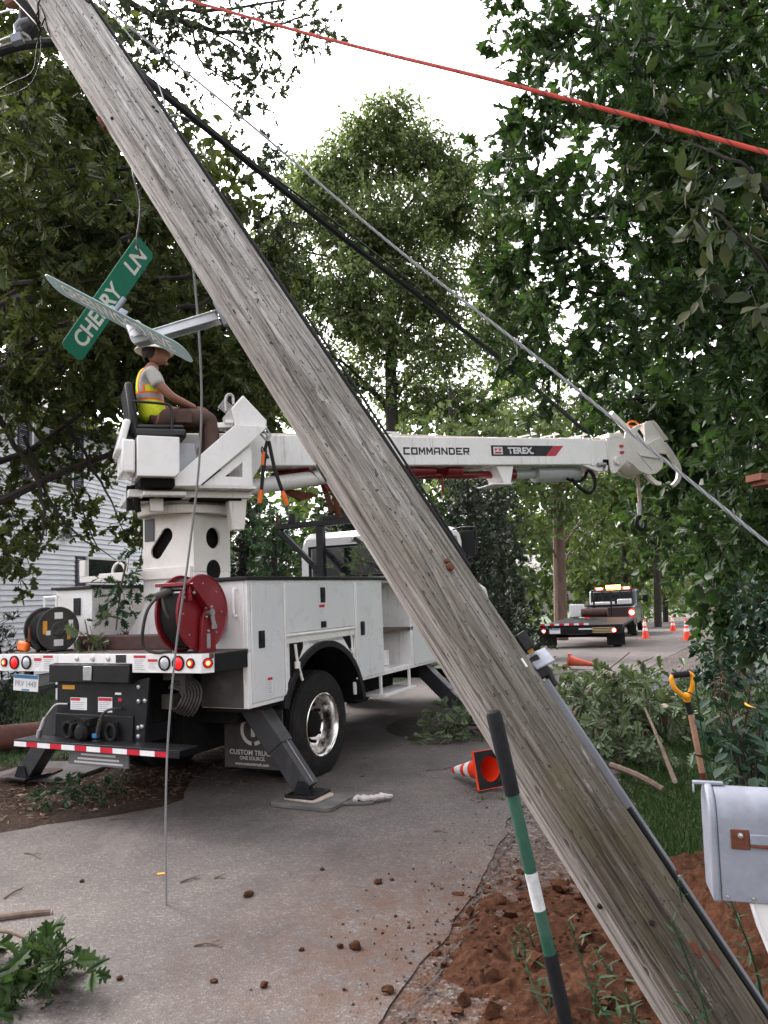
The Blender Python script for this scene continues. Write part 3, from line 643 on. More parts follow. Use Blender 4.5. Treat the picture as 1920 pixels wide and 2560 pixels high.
# --- deeper part of the same oak stand, closing the view
b2 = (-9.5, 15.2, 0.0)
tree('oak_tree', 'darker oak behind the big oak at the left, seen only between its leaves', b2, [b2, (-9.2, 14.8, 4), (-7.8, 14.2, 8)], (0.35, 0.28, 0.15), back, 0.22, 7.0, 7, 0.45, ('oak', 'far'), M['oak'], 0, twig_r=0.008)
# --- backlit pin oak sprays at the top
b3 = (-3.0, 13.6, 0.0)
cl = [pxc(*a) for a in [(420, 90, 9.5, 130, 100, None, .55), (560, 60, 9.5, 120, 80, None, .5), (560, 170, 9.6, 90, 90, None, .5), (640, 220, 9.7, 80, 80, None, .45), (700, 90, 9.8, 100, 80, None, .5), (790, 50, 9.9, 60, 60, None, .4), (420, 230, 9.5, 60, 80, None, .45), (660, 420, 10.2, 60, 80, None, .5), (700, 520, 10.4, 50, 70, None, .5), (680, 650, 10.6, 60, 90, None, .6), (330, 20, 9.4, 90, 60, None, .5)]]
lmb = [([at(250, -60, 9.4), at(330, 10, 9.4), at(500, 65, 9.5), at(620, 80, 9.6), at(760, 40, 9.8)], (0.055, 0.012)), ([at(480, 60, 9.5), at(500, 150, 9.5), at(570, 200, 9.6), at(660, 250, 9.8)], (0.02, 0.006)), ([at(400, 30, 9.5), at(600, 20, 9.7), at(840, -30, 10)], (0.03, 0.008)), ([at(500, 60, 9.5), at(640, 150, 9.7), at(690, 230, 9.8)], (0.016, 0.005))]
tree('pin_oak', 'pin oak whose thin twigs with small dark leaves hang against the white sky', b3, [b3, (-3.4, 13.6, 5), (-3.2, 12.2, 9.5)], (0.2, 0.16, 0.1), cl, 0.105, 3.0, 7, 0.3, ('red', 'red_lo'), M['pinoak'], 200, limbs=lmb, auto=False, gate=0.3, gs=3.0, droop=0.1, upn=0.4)

# --- tall tree behind the pole, in the middle
bc = at(985, 1500, 33); bc[2] = zg(33)
cl = [pxc(*a) for a in [(880, 400, 33, 110, 100), (1040, 400, 33, 110, 90), (960, 310, 33, 130, 60), (800, 540, 32, 110, 110), (960, 560, 31.5, 150, 130), (1130, 540, 33, 110, 110), (740, 700, 32, 80, 110), (880, 740, 31, 130, 110), (1080, 720, 32, 140, 110), (1240, 680, 34, 90, 100), (740, 880, 32, 100, 90, None, .7), (880, 930, 33, 90, 80, None, .5), (1090, 900, 33, 120, 90, None, .6), (1230, 850, 34, 90, 90, None, .6), (690, 830, 31, 60, 120, None, .7), (1010, 1010, 34, 130, 60, None, .6), (1170, 1010, 34, 120, 60, None, .8), (800, 1010, 33, 110, 70, None, .8), (770, 440, 33, 80, 70), (1150, 430, 33, 80, 70), (1260, 560, 34, 70, 90), (690, 620, 32, 70, 100), (1270, 760, 34, 80, 90, None, .8), (960, 830, 32, 130, 70, None, .8)]]
tree('elm_tree', 'tall round crowned tree standing alone against the sky behind the pole', bc, [bc, at(985, 1250, 33), at(978, 980, 33), at(975, 750, 33), at(985, 560, 33)], (0.36, 0.32, 0.28, 0.22, 0.1), cl, 0.21, 11, 9, 0.7, ('far', 'far'), M['elm'], 0, twig_r=0.012, nsub=16, rsub=0.42, gs=0.55)

# --- red oak at the right, close to the camera
b5 = (6.6, 8.6, 0.0)
cl = [pxc(*a) for a in [(1290, 50, 6.6, 110, 90, None, .6), (1430, 60, 6.3, 130, 110, None, .8), (1330, 190, 6.4, 100, 80, None, .7), (1270, 420, 7.2, 80, 80, None, .5), (1260, 640, 7.4, 80, 90, None, .5), (1290, 830, 7.4, 80, 90, None, .5), (1400, 930, 7.0, 120, 80, None, .6), (1600, 90, 6.0, 150, 130), (1800, 100, 5.6, 170, 150), (1470, 260, 6.2, 140, 110, None, .6), (1330, 330, 6.6, 110, 80, None, .6), (1640, 300, 5.9, 150, 140), (1840, 320, 5.4, 150, 150), (1380, 450, 6.5, 130, 90, None, .7), (1560, 480, 6.1, 150, 110, None, .8), (1750, 520, 5.7, 160, 130), (1330, 560, 7.0, 100, 80, None, .6), (1480, 620, 6.4, 140, 100, None, .7), (1650, 680, 6.0, 150, 110, None, .8), (1850, 700, 5.6, 150, 150), (1360, 720, 6.9, 120, 80, None, .6), (1500, 770, 6.4, 130, 80, None, .7), (1450, 880, 6.5, 140, 90, None, .8), (1600, 840, 6.2, 130, 90, None, .8), (1800, 840, 5.8, 140, 110), (1890, 950, 5.5, 120, 170), (1890, 1130, 5.8, 100, 150), (1870, 1320, 6.2, 100, 100), (1800, 1350, 7.0, 110, 45, None, .8)]]
lmb = [([at(2100, 900, 7.5), at(1800, 800, 6.6), at(1560, 740, 6.4), at(1380, 720, 6.8)], (0.06, 0.008)), ([at(2100, 600, 7), at(1800, 420, 6.2), at(1500, 300, 6.2), at(1280, 200, 6.6)], (0.06, 0.008)), ([at(2050, 300, 7), at(1700, 120, 6.2), at(1400, 40, 6.5)], (0.06, 0.01))]
tree('red_oak', 'dark red oak with pointed lobed leaves overhanging the right side of the road', b5, [b5, (6.5, 8.6, 2.5), (6.0, 8.4, 5.0), (5.4, 8.0, 8.0)], (0.36, 0.3, 0.24, 0.12), cl + [(V(4.8, 3.2, 6.2), (1.8, 1.8, 1.2), .35), (V(4.0, 0.6, 6.4), (1.9, 1.9, 1.2), .4), (V(5.2, -1.8, 6.2), (2.0, 2.0, 1.3), .4), (V(2.6, -2.2, 6.8), (1.8, 1.8, 1.1), .35), (V(6.2, 1.0, 4.4), (1.4, 2.4, 1.6), .4)], 0.135, 3.6, 8, 0.28, ('red', 'red_lo'), M['redoak'], 300, limbs=lmb, auto=False, gate=0.2, gs=2.8, nsub=6)  # unseen clumps at the end are added overhead to shade the right foreground
b6 = (9.5, 12.5, 0.0)
cl = [pxc(*a) for a in [(1750, 120, 10, 240, 260), (1850, 500, 9.5, 190, 300), (1800, 800, 9.8, 180, 190), (1900, 1150, 9.8, 110, 260), (1780, 1120, 13, 120, 240), (1880, 1450, 9.5, 110, 160), (1640, 80, 11, 200, 120, None, .6), (1640, 1010, 13.5, 160, 130, None, .7), (1600, 480, 11, 130, 160, None, .5), (1480, 300, 11.5, 140, 130, None, .35), (1450, 800, 11.5, 150, 120, None, .3), (1420, 560, 11.5, 110, 110, None, .3), (1620, 750, 11, 110, 120, None, .6), (1800, 1330, 12, 140, 90), (1580, 1000, 13.5, 110, 80, None, .7), (1700, 1080, 13.5, 120, 110, None, .9), (1690, 1230, 13.5, 110, 110, None, .8), (1650, 1340, 13.5, 70, 50, None, .6)]]
tree('red_oak', 'second dark oak further back that blackens the right edge of the picture', b6, [b6, (9.3, 12.3, 4), (8.6, 11.8, 8.5)], (0.4, 0.32, 0.16), cl, 0.2, 7.0, 7, 0.4, ('red', 'far'), M['redoak'], 0, twig_r=0.008)
# --- oval-leaved young tree in front of it
b7 = (3.6, 4.9, 0.0)
cl = [pxc(*a) for a in [(1700, 330, 4.4, 90, 60, None, .28), (1800, 420, 4.2, 110, 90, None, .32), (1690, 480, 4.5, 80, 70, None, .26), (1850, 560, 4.1, 100, 90, None, .34), (1760, 590, 4.4, 80, 60, None, .26), (1880, 340, 4.0, 80, 80, None, .32), (1830, 720, 4.3, 80, 60, None, .22)]]
lmb = [([at(2000, 800, 4.6), at(1880, 620, 4.3), at(1760, 500, 4.4)], (0.018, 0.005)), ([at(2020, 650, 4.5), at(1880, 430, 4.2), at(1700, 350, 4.4)], (0.018, 0.005))]
tree('ash_sapling', 'young tree with olive oval leaves in front of the dark oak at the right edge', b7, [b7, (3.4, 4.9, 1.6), (2.9, 4.6, 3.4)], (0.05, 0.04, 0.02), cl, 0.125, 3.2, 6, 0.22, ('ovate', 'ovate'), M['ash'], 220, limbs=lmb, auto=False, twig_r=0.003, droop=0.35)

# --- evergreens behind the truck
def evergreen(label, px, pyb, Y, wpx, hpx, mat, cover=6.0, size=0.2, name='cedar_tree', n=7, group=None):
    b = at(px, pyb, Y); b[2] = zg(Y); k = Y / FPX; h = hpx * k; r = wpx * k / 2
    cl_ = []
    for i in range(n):
        t = (i + 0.5) / n; rr = r * (1.0 - 0.75 * t) ** 0.8 + 0.1
        for j in range(3):
            a = RNG.random() * 2 * PI; cl_.append((b + V(math.cos(a) * rr * .45, math.sin(a) * rr * .45, h * t), (rr * .7, rr * .7, h / n * 0.8), 0.8))
    return tree(name, label, b, [b, b + V(0, 0, h * .5), b + V(0, 0, h)], (0.16, 0.1, 0.03), cl_, size, cover, 6, size * 1.6, ('fan', 'fan'), mat, 0, auto=False, twig_r=0.006, droop=-0.15, upn=0.2, cat='tree', group=group)
evergreen('dark evergreen just right of the leaning pole behind the cab mirror', 1190, 1600, 17, 240, 480, M['cedar'])
evergreen('broad dark evergreen right of the pole, under the auger', 1262, 1600, 20, 180, 440, M['cedar'])
evergreen('evergreen left of the cab, its top just over the headache rack', 690, 1600, 15.5, 210, 420, M['weed'], 4.5)
evergreen('evergreen between the mast and the boom foot', 610, 1600, 17, 170, 480, M['cedar'])
evergreen('evergreen hidden mostly by the pole above the cab roof', 880, 1600, 18, 300, 520, M['cedar'])
evergreen('small dark spruce cut by the left edge in front of the house', -45, 1690, 10.5, 150, 280, M['cedar'], 5, 0.14, 'spruce_shrub')

# --- road-side trees further down
def roadtree(label, px, Y, trunkpx, top, cl, mat, size, cover=2.6, bark='bark', group='trees along the road'):
    b = at(px, 1500, Y); b[2] = zg(Y); tp = at(px - 5, top, Y)
    r = trunkpx * Y / FPX / 2
    return tree('roadside_tree', label, b, [b, (b + tp) / 2, tp], (r * 1.15, r, r * .6), [pxc(*c) for c in cl], size, cover, 7, size * 2.2, ('far', 'far'), mat, 0, bark=bark, twig_r=0.012, gate=0.15, gs=0.5, group=group, nsub=6)
roadtree('tree with a thick brown trunk beside the trailer', 1397, 30, 30, 1150, [(1330, 1190, 30, 110, 70), (1450, 1230, 29, 110, 80), (1390, 1110, 31, 120, 60), (1500, 1320, 31, 80, 70), (1330, 1320, 29, 70, 90), (1440, 1370, 32, 90, 70)], M['light'], 0.32, 2.6, 'barkred')
roadtree('pale tree beyond the pickup, left of the far road', 1560, 46, 14, 1150, [(1500, 1250, 46, 110, 90), (1600, 1330, 46, 110, 90), (1530, 1420, 45, 90, 80), (1620, 1440, 47, 70, 70), (1560, 1180, 47, 110, 70), (1470, 1440, 44, 60, 90)], M['light'], 0.42)
roadtree('slim tree behind the lit pickup roof', 1660, 58, 12, 1250, [(1660, 1380, 58, 80, 70), (1690, 1460, 57, 60, 40), (1650, 1290, 58, 100, 70)], M['elm'], 0.5, 2.4)
roadtree('tree leaning in over the far road end', 1760, 50, 12, 1200, [(1760, 1420, 50, 70, 60), (1730, 1340, 51, 90, 70), (1840, 1400, 48, 80, 90), (1800, 1310, 50, 90, 80)], M['light'], 0.42, 2.4)
roadtree('dense tree behind the boom between the pole and the boom head', 1130, 27, 16, 980, [(1080, 1080, 27, 130, 70), (1230, 1090, 27, 120, 70), (1340, 1050, 28, 90, 60), (1150, 1180, 26, 110, 60)], M['elm'], 0.3, 3.0)
roadtree('mid distance tree filling the gap above the boom head', 1400, 40, 14, 900, [(1330, 800, 40, 80, 80), (1420, 900, 40, 110, 90), (1310, 950, 39, 90, 70), (1480, 1020, 40, 90, 70), (1390, 1050, 41, 120, 70), (1540, 1100, 42, 90, 70), (1280, 1060, 38, 90, 60)], M['elm'], 0.3, 4.5)
roadtree('tall tree closing the road tunnel above the pickup', 1640, 44, 16, 1000, [(1580, 1120, 44, 110, 80), (1660, 1190, 43, 110, 80), (1540, 1220, 45, 90, 80), (1640, 1290, 42, 90, 60)], M['light'], 0.36, 4.0)
# far woods: one mass nobody could count
FW = [pxc(x, y, Y, 170, 150, 4, 1.0) for x, y, Y in [(520, 1330, 48), (700, 1250, 52), (860, 1180, 55), (1020, 1150, 55), (1180, 1180, 55), (1330, 1200, 60), (1450, 1280, 64), (560, 1440, 45), (750, 1420, 47), (1000, 1350, 50), (1250, 1400, 50), (1400, 1430, 55), (1530, 1380, 75), (1580, 1230, 78)]]
FW += [pxc(x, y, Y, 90, 70, 6, 1.0) for x, y, Y in [(1600, 1490, 85), (1540, 1500, 60), (1660, 1480, 120), (1720, 1450, 150), (1790, 1450, 120), (1850, 1480, 60), (1910, 1440, 60), (1680, 1400, 110)]]
FW += [pxc(x, y, Y, 200, 120, 3, 1.0) for x, y, Y in [(-150, 1350, 40), (150, 1300, 45), (380, 1350, 44), (420, 1480, 40)]]
P, T, N, S, A, Bq = sprays(FW, 0.75, 3.0, 7, 1.4, gate=0.2, gs=0.3)
v, f = bake(P, T, N, S, 'far'); o = link('far_woods', np_mesh('far_woods', v, f), M['light'], smooth=False)
props(o, 'wooded background far behind the road and truck', 'woods', kind='stuff')
# ------------------------------------------------------------------ digger derrick truck
PSI = 0.458; TR = V(-1.421, 6.07, 0)
truck = thing('utility_truck', 'white digger derrick truck with red hose reel, its boom swung out over the road', 'truck', TR, PI / 2 - PSI)
def tw(u, v, z):                       # truck place to world
    return V(TR[0] + u * math.sin(PSI) - v * math.cos(PSI), TR[1] + u * math.cos(PSI) + v * math.sin(PSI), z)
def rbox(*a): return MB().box(*a)
def label_plate(parent, P, ux, uz, w, h, header=0.28, cols=None, lines=4, hw=1.0):
    """a printed sticker: white plate, red header, grey lines. P: corner-centre in parent space, ux: reading direction, uz: up"""
    n = nrm(np.cross(ux, uz)); ux = nrm(ux); uz = nrm(uz); P = V(*P)
    m = MB()
    def q(a0, a1, b0, b1, d, i):
        m.mat(i).add([P + ux * a + uz * b + n * d for a, b in ((a0, b0), (a1, b0), (a1, b1), (a0, b1))], [(0, 1, 2, 3)])
    q(-w / 2, w / 2, -h / 2, h / 2, 0.0015, 0)
    q(-w * .47, -w * .47 + w * .94 * hw, h / 2 - h * header, h * .46, 0.003, 1)
    hb = h / 2 - h * header - h * .06
    for i in range(lines):
        zz = hb - (i + 0.5) * (hb + h * .45) / lines
        q(-w * .4, w * (.4 - 0.25 * ((i * 37) % 5) / 5), zz - h * .018, zz + h * .018, 0.003, 2)
    o = m.build('warning_label', None, parent, smooth=False, mats=[M['label'], M['lred'], M['inkgrey']]); return o

# --- frame and running gear
f = MB()
for v in (0.82, 1.55): f.box(0.25, 7.25, v, v + 0.09, 0.72, 0.98)
for u in (0.6, 2.6, 3.6, 4.6, 6.2): f.box(u, u + 0.1, 0.9, 1.56, 0.76, 0.94)
f.box(1.66, 1.84, 0.35, 2.1, 0.42, 0.60).lathe([(-0.22, 0.03), (-0.15, 0.19), (0.15, 0.19), (0.22, 0.03)], (1.75, 1.225, 0.52), (1, 0, 0), 16)
f.box(6.29, 6.41, 0.3, 2.15, 0.42, 0.56).box(2.2, 6.2, 1.1, 1.35, 0.5, 0.75)
f.box(3.0, 4.4, 0.55, 0.8, 0.5, 0.82).box(2.9, 4.4, 1.66, 2.2, 0.45, 0.8).box(0.55, 1.0, 0.62, 1.9, 0.86, 1.28)
f.box(2.45, 4.55, 1.72, 2.38, 0.34, 0.83).box(0.55, 1.15, 0.75, 2.2, 0.38, 0.86).box(2.45, 2.9, 0.75, 1.6, 0.36, 0.72)  # boxes added under the truck to block light and keep the ground dark
f.build('chassis', M['dark'], truck, 0.01)
def wheel(u, vface, R=0.515, W=0.27, sgn=-1, n_lug=10, rim='alu'):
    """vface: outer face; sgn -1: outer face looks to -v"""
    w = bpy.data.objects.new('wheel', None); COL.objects.link(w); w.parent = truck; w.location = (u, vface, 0.5); w.rotation_euler = (0, 0, 0 if sgn < 0 else PI)
    prof = [(0.005, 0.30), (0.0, 0.33), (0.004, 0.40), (0.018, 0.46), (0.03, R - 0.012), (0.05, R - 0.002), (0.09, R), (W - 0.09, R), (W - 0.05, R - 0.002), (W - 0.03, R - 0.012), (W - 0.02, 0.46), (W, 0.33), (W, 0.30)]
    t = MB().lathe(prof, (0, 0, 0), (0, 1, 0), 56).mesh('tyre'); bm = bmesh.new(); bm.from_mesh(t)
    # tread blocks: push alternate faces of the tread inwards
    fs = [f_ for f_ in bm.faces if all((v.co.x ** 2 + v.co.z ** 2) > (R - 0.006) ** 2 for v in f_.verts)]
    ins = bmesh.ops.inset_individual(bm, faces=fs, thickness=0.006, depth=0.0)
    for f_ in fs: bmesh.ops.translate(bm, verts=f_.verts, vec=f_.normal * 0.009)
    bm.to_mesh(t); bm.free(); link('tyre', t, M['rubber'], w)
    pr = [(0.004, 0.305), (0.0, 0.297), (0.006, 0.288), (0.02, 0.28), (0.10, 0.265), (0.16, 0.262), (0.172, 0.25), (0.175, 0.16), (0.165, 0.14), (0.16, 0.12)]
    MB().lathe(pr, (0, 0, 0), (0, 1, 0), 48).build('rim', M[rim], w)
    h = MB().lathe([(0.17, 0.135), (0.10, 0.125), (0.085, 0.10), (0.08, 0.0)], (0, 0, 0), (0, 1, 0), 24)
    for i in range(n_lug): a = 2 * PI * i / n_lug; h.cyl((0.19 * math.cos(a), 0.175, 0.19 * math.sin(a)), (0.19 * math.cos(a), 0.13, 0.19 * math.sin(a)), 0.016, 0.016, 6)
    for i in range(10): a = 2 * PI * (i + .5) / 10; h.cyl((0.222 * math.cos(a), 0.1755, 0.222 * math.sin(a)), (0.222 * math.cos(a), 0.1735, 0.222 * math.sin(a)), 0.022, 0.022, 10)
    h.build('hub', M['dark'], w)
    return w
wheel(1.75, 0.035); wheel(1.75, 0.62, sgn=1, rim='dark'); wheel(1.75, 2.415, sgn=1); wheel(1.75, 1.83, rim='dark'); wheel(6.35, 0.14); wheel(6.35, 2.31, sgn=1)

# --- right service body
def arch(u0, z0, r, a0, a1, n=18): return [(u0 + r * math.cos(a), z0 + r * math.sin(a)) for a in np.linspace(a0, a1, n)]
zb, zt = 0.832, 1.915
aR = math.asin((zb - 0.515) / 0.775)
body = MB()
poly = [(0.50, zb), (1.75 - .775 * math.cos(aR), zb)] + arch(1.75, 0.515, 0.775, PI - aR, aR) [1:-1] + [(1.75 + .775 * math.cos(aR), zb), (3.07, zb), (3.07, zt), (0.50, zt)]
body.prism(poly, 0.0, 0.03).box(0.50, 0.53, 0.032, 0.5, zb, zt).box(0.532, 3.07, 0.47, 0.5, 1.32, zt).box(0.532, 4.75, 0.032, 0.47, zt - 0.03, zt)
body.box(3.04, 3.07, 0.032, 0.47, zb, zt - 0.032).box(3.815, 3.845, 0.0, 0.47, zb, zt - 0.032).box(3.848, 4.75, 0.0, 0.03, zb, zt - 0.032).box(4.72, 4.75, 0.032, 0.5, zb, zt - 0.032)
body.box(3.072, 3.813, 0.0, 0.47, zb, zb + 0.06).box(3.072, 3.813, 0.44, 0.468, zb + 0.062, zt - 0.032).box(3.072, 3.813, 0.2, 0.438, 1.30, 1.315).box(3.2, 3.6, 0.2, 0.438, zb + 0.062, 1.08)
sb = body.build('service_body', M['white'], truck, 0.006)
rbox(0.46, 4.8, -0.03, 0.53, zt + 0.001, zt + 0.032).build('roof_rail', M['black'], truck, 0.006)
for (u0, u1, z0, z1) in [(0.545, 1.03, 0.872, 1.885), (1.075, 2.37, 1.425, 1.885), (2.425, 3.03, 0.862, 1.885), (3.885, 4.70, 0.862, 1.875)]:
    d = rbox(u0, u1, -0.016, -0.001, z0, z1).build('door', M['door'], truck, 0.006)
    pts = {0.545: [(0.68, 1.40, 1)], 1.075: [(1.725, 1.765, 1), (1.725, 1.475, 0)], 2.425: [(2.54, 1.39, 1)], 3.885: [(4.0, 1.4, 1)]}[u0]
    for (a, b, big) in pts:
        hh, ww = (0.075, 0.045) if big else (0.032, 0.05)
        h = MB().box(a - ww, a + ww, -0.022, -0.0165, b - hh, b + hh).box(a - ww * .7, a + ww * .7, -0.032, -0.0222, b - hh * .3, b + hh * .75)
        h.build('handle', M['black'], d, 0.004)
MB().cyl((1.07, -0.012, 1.405), (2.38, -0.012, 1.405), 0.014, n=10).build('door_rail', M['white'], truck)
for u in (1.055, 2.40): rbox(u - 0.014, u + 0.014, -0.018, -0.001, zb + 0.03, zt - 0.02).build('post', M['white'], truck, 0.004)
label_plate(truck, (0.79, -0.0165, 0.995), (1, 0, 0), (0, 0, 1), 0.075, 0.15, 0.2, lines=6)
label_plate(truck, (1.70, -0.0165, 1.62), (1, 0, 0), (0, 0, 1), 0.11, 0.11, 0.3, lines=4)
fn = MB()
outer = arch(1.75, 0.515, 0.80, PI - aR + .1, aR - .25, 26); inner = arch(1.75, 0.515, 0.735, PI - aR + .1, aR - .25, 26); k = len(outer)
for (v0, v1) in ((-0.035, 0.42),):
    vs_ = [(p[0], v, p[1]) for v in (v0, v1) for p in outer + inner]
    fs = []
    for i in range(k - 1):
        fs += [(i, i + 1, k + i + 1, k + i), (2 * k + i, 3 * k + i, 3 * k + i + 1, 2 * k + i + 1), (i, 2 * k + i, 2 * k + i + 1, i + 1), (k + i, k + i + 1, 3 * k + i + 1, 3 * k + i)]
    fs += [(0, k, 3 * k, 2 * k), (k - 1, 3 * k - 1, 4 * k - 1, 2 * k - 1)]
    fn.add(vs_, fs)
fn.build('fender', M['black'], truck, 0.004)
rec = MB().prism([(1.13, 1.03), (1.18, 1.03), (1.36, 1.28), (1.36, 1.33), (1.13, 1.33)], -0.004, -0.0005).prism([(2.12, 1.33), (2.35, 1.33), (2.35, 1.10)], -0.004, -0.0005)
rec.build('access_slot', M['dark'], truck, smooth=False)
rec = MB().tube([(1.20, -0.02, 1.32), (1.205, -0.03, 1.2), (1.24, -0.03, 1.1), (1.30, -0.025, 0.98)], 0.014).tube([(2.28, -0.02, 1.33), (2.27, -0.03, 1.22), (2.29, -0.03, 1.1)], 0.012).cyl((1.205, -0.035, 1.16), (1.205, -0.035, 1.10), 0.028).cyl((2.27, -0.035, 1.2), (2.27, -0.035, 1.15), 0.025)
rec.build('strap', M['cream'], truck)
MB().tube(catmull([(0.49, 0.10, 1.84), (0.45, 0.10, 1.835), (0.44, 0.10, 1.72), (0.45, 0.10, 1.62), (0.49, 0.10, 1.615)], 4), 0.012).build('grab_handle', M['white'], truck)
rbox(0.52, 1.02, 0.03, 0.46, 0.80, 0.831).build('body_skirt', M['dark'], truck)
rbox(0.488, 0.499, 0.05, 0.498, 0.84, 1.18).build('dark_panel', simple('dark_panel_finish', (0.05, 0.045, 0.04), 0.6, var=0.3, dirt=(0.3, 0.28, 0.26), dirt_amt=0.4, scale=3), truck)  # dark, unevenly toned panel over the lower rear face of the service body
s = MB().box(2.95, 3.80, -0.06, 0.24, 0.60, 0.635).box(2.97, 3.0, 0.0, 0.03, 0.635, 0.83).box(3.74, 3.77, 0.0, 0.03, 0.635, 0.83).box(2.40, 2.43, 0.02, 0.05, 0.7, 0.83)
s.build('step', M['white'], truck, 0.004)
# left service body seen across the deck
lb = MB().box(0.62, 4.75, 1.95, 1.98, 1.34, zt).box(0.62, 0.65, 1.982, 2.45, zb, zt).box(0.652, 4.75, 2.42, 2.45, zb, zt).box(0.652, 4.75, 1.982, 2.42, zt - 0.03, zt)
lb.build('service_body', M['white'], truck, 0.006)
rbox(0.58, 4.8, 1.92, 2.48, zt + 0.001, zt + 0.032).build('roof_rail', M['black'], truck, 0.006)
hdl = MB().box(0.605, 0.619, 2.10, 2.19, 1.66, 1.83).build('handle', M['black'], truck, 0.004)
MB().tube([(0.62, 2.43, 1.86), (0.50, 2.47, 1.85), (0.50, 2.47, 1.38), (0.62, 2.43, 1.37)], 0.012).tube([(0.50, 2.30, 1.85), (0.50, 2.30, 1.38)], 0.012).tube([(0.50, 2.47, 1.85), (0.50, 2.30, 1.85)], 0.012).build('grab_rail', M['white'], truck)

# --- deck and tail
rbox(0.03, 4.9, 0.0, 2.45, 1.295, 1.336).build('deck', M['deck'], truck, 0.004)
rbox(0.06, 0.495, -0.005, 0.03, 1.183, 1.33).build('deck_side', M['black'], truck, 0.006)
rbox(0.42, 0.62, 0.62, 1.92, 1.337, 1.465).build('deck_channel', M['brown'], truck, 0.008)
tb = MB().prism([(2.45, 1.183), (2.45, 1.335), (0.07, 1.335), (0.07, 1.183), (0.80, 1.183), (0.80, 1.256), (1.73, 1.256), (1.73, 1.183)], -0.012, 0.028, 'x')
tb.prism([(-0.012, 0.068), (0.058, -0.002), (0.07, 0.01), (0.0, 0.08)], 1.183, 1.335, 'z')
tail = tb.build('tail_board', M['white'], truck, 0.003)
def lamp(v, z, r, kind, u=-0.013, nx=(-1, 0, 0)):
    n = V(*nx); p = V(u, v, z)
    L_ = bpy.data.objects.new('tail_light', None); COL.objects.link(L_); L_.parent = truck
    MB().lathe([(0.0, r * 1.18), (0.012, r * 1.16), (0.014, r * 1.0), (0.006, r * .98)], p, n, 24).build('bezel', M['rubber'], L_)
    mt = {'red': M['tail'], 'hot': M['tail'], 'clear': M['lampclear']}[kind]
    MB().lathe([(0.004, r), (0.012, r * .8), (0.016, r * .4), (0.017, 0)], p, n, 20).build('lens', mt, L_)
    if kind == 'hot': MB().lathe([(0.0178, r * .5), (0.0185, r * .3), (0.019, 0)], p, n, 12).build('bulb_glow', M['tailhot'], L_)
for v, r, kd in ((2.37, .034, 'hot'), (2.234, .052, 'red'), (2.074, .052, 'clear'), (0.445, .052, 'clear'), (0.302, .052, 'red'), (0.175, .034, 'hot')): lamp(v, 1.262, r, kd)
lamp(0.030, 1.262, 0.034, 'hot', 0.018, nrm((-1, -1, 0)))
for v in (1.44, 1.25, 1.07): MB().lathe([(0, .026), (.01, .02), (.014, 0)], (-0.0125, v, 1.297), (-1, 0, 0), 14).build('marker_lamp', M['lampclear'], truck)
rv = (0, -1, 0); uz = (0, 0, 1)
label_plate(tail, (-0.0122, 1.80, 1.262), rv, uz, 0.13, 0.135, 0.2, lines=6); label_plate(tail, (-0.0122, 1.93, 1.262), rv, uz, 0.10, 0.085, 0.35, lines=3)
label_plate(tail, (-0.0122, 0.715, 1.262), rv, uz, 0.14, 0.135, 0.2, lines=6); label_plate(tail, (-0.0122, 0.575, 1.255), rv, uz, 0.11, 0.085, 0.3, lines=4)
MB().obox((-0.0135, 0.925, 1.296), rv, uz, (1, 0, 0), 0.058, 0.033, 0.001).build('badge', M['ink'], tail, smooth=False)
# number plate on its bracket
pl = bpy.data.objects.new('number_plate', None); COL.objects.link(pl); pl.parent = truck; pl.location = (0.05, 2.165, 1.072); pl.rotation_euler = (rad(2), 0, 0)
rbox(0, 0.004, -0.165, 0.165, -0.075, 0.075).build('plate', M['label'], pl, 0.003)
rbox(-0.0015, -0.0005, -0.16, 0.16, 0.038, 0.07).build('plate_band', M['blue'], pl, smooth=False)
rbox(-0.0015, -0.0005, -0.05, 0.05, -0.07, -0.056).build('plate_band', M['blue'], pl, smooth=False)
lettering('PRV 1448', (-0.002, 0.0, -0.012), rv, uz, M['inkgrey'], pl, 0.075, sx=0.95, bold=0.001)
MB().beam((0.06, 1.98, 1.0), (0.25, 1.72, 1.08), 0.03, 0.03).box(0.06, 0.1, 2.12, 2.2, 1.13, 1.2).build('plate_bracket', M['black'], truck)
# black cabinet under the tail
c = MB().box(0.04, 0.5, 0.83, 1.745, 0.575, 1.092).box(0.02, 0.0395, 0.83, 1.745, 0.575, 0.82)
cab_ = c.build('rear_cabinet', M['black'], truck, 0.006)
rbox(-0.035, 0.5, 0.815, 1.765, 1.094, 1.25).build('lid', M['black'], cab_, 0.01)
MB().box(-0.045, -0.0355, 1.235, 1.335, 1.115, 1.235).build('lid_handle', M['steel'], cab_, 0.006)
sp = MB().prism([(0.66, 1.14), (0.825, 1.11), (0.825, 0.57), (0.72, 0.57)], 0.035, 0.06, 'x')
side_ = sp.build('side_plate', M['black'], cab_, 0.003)
for (v, z) in ((0.77, 1.06), (0.77, 0.945), (0.70, 0.95), (0.775, 0.73), (0.735, 0.74), (0.775, 0.66)): MB().lathe([(0, .02), (.012, .018), (.016, 0)], (0.0345, v, z), (-1, 0, 0), 10).build('bolt', M['steel'], side_)
label_plate(cab_, (0.0397, 1.475, 0.905), rv, uz, 0.20, 0.105, 0.26, hw=0.6, lines=4); label_plate(cab_, (0.0397, 1.16, 0.905), rv, uz, 0.165, 0.125, 0.25, lines=5)
MB().obox((0.0385, 1.60, 1.045), rv, uz, (1, 0, 0), 0.075, 0.018, 0.001).build('warning_label', M['yellow'], cab_, smooth=False)
MB().obox((0.0385, 1.01, 1.0), rv, uz, (1, 0, 0), 0.035, 0.009, 0.001).build('warning_label', M['label'], cab_, smooth=False)
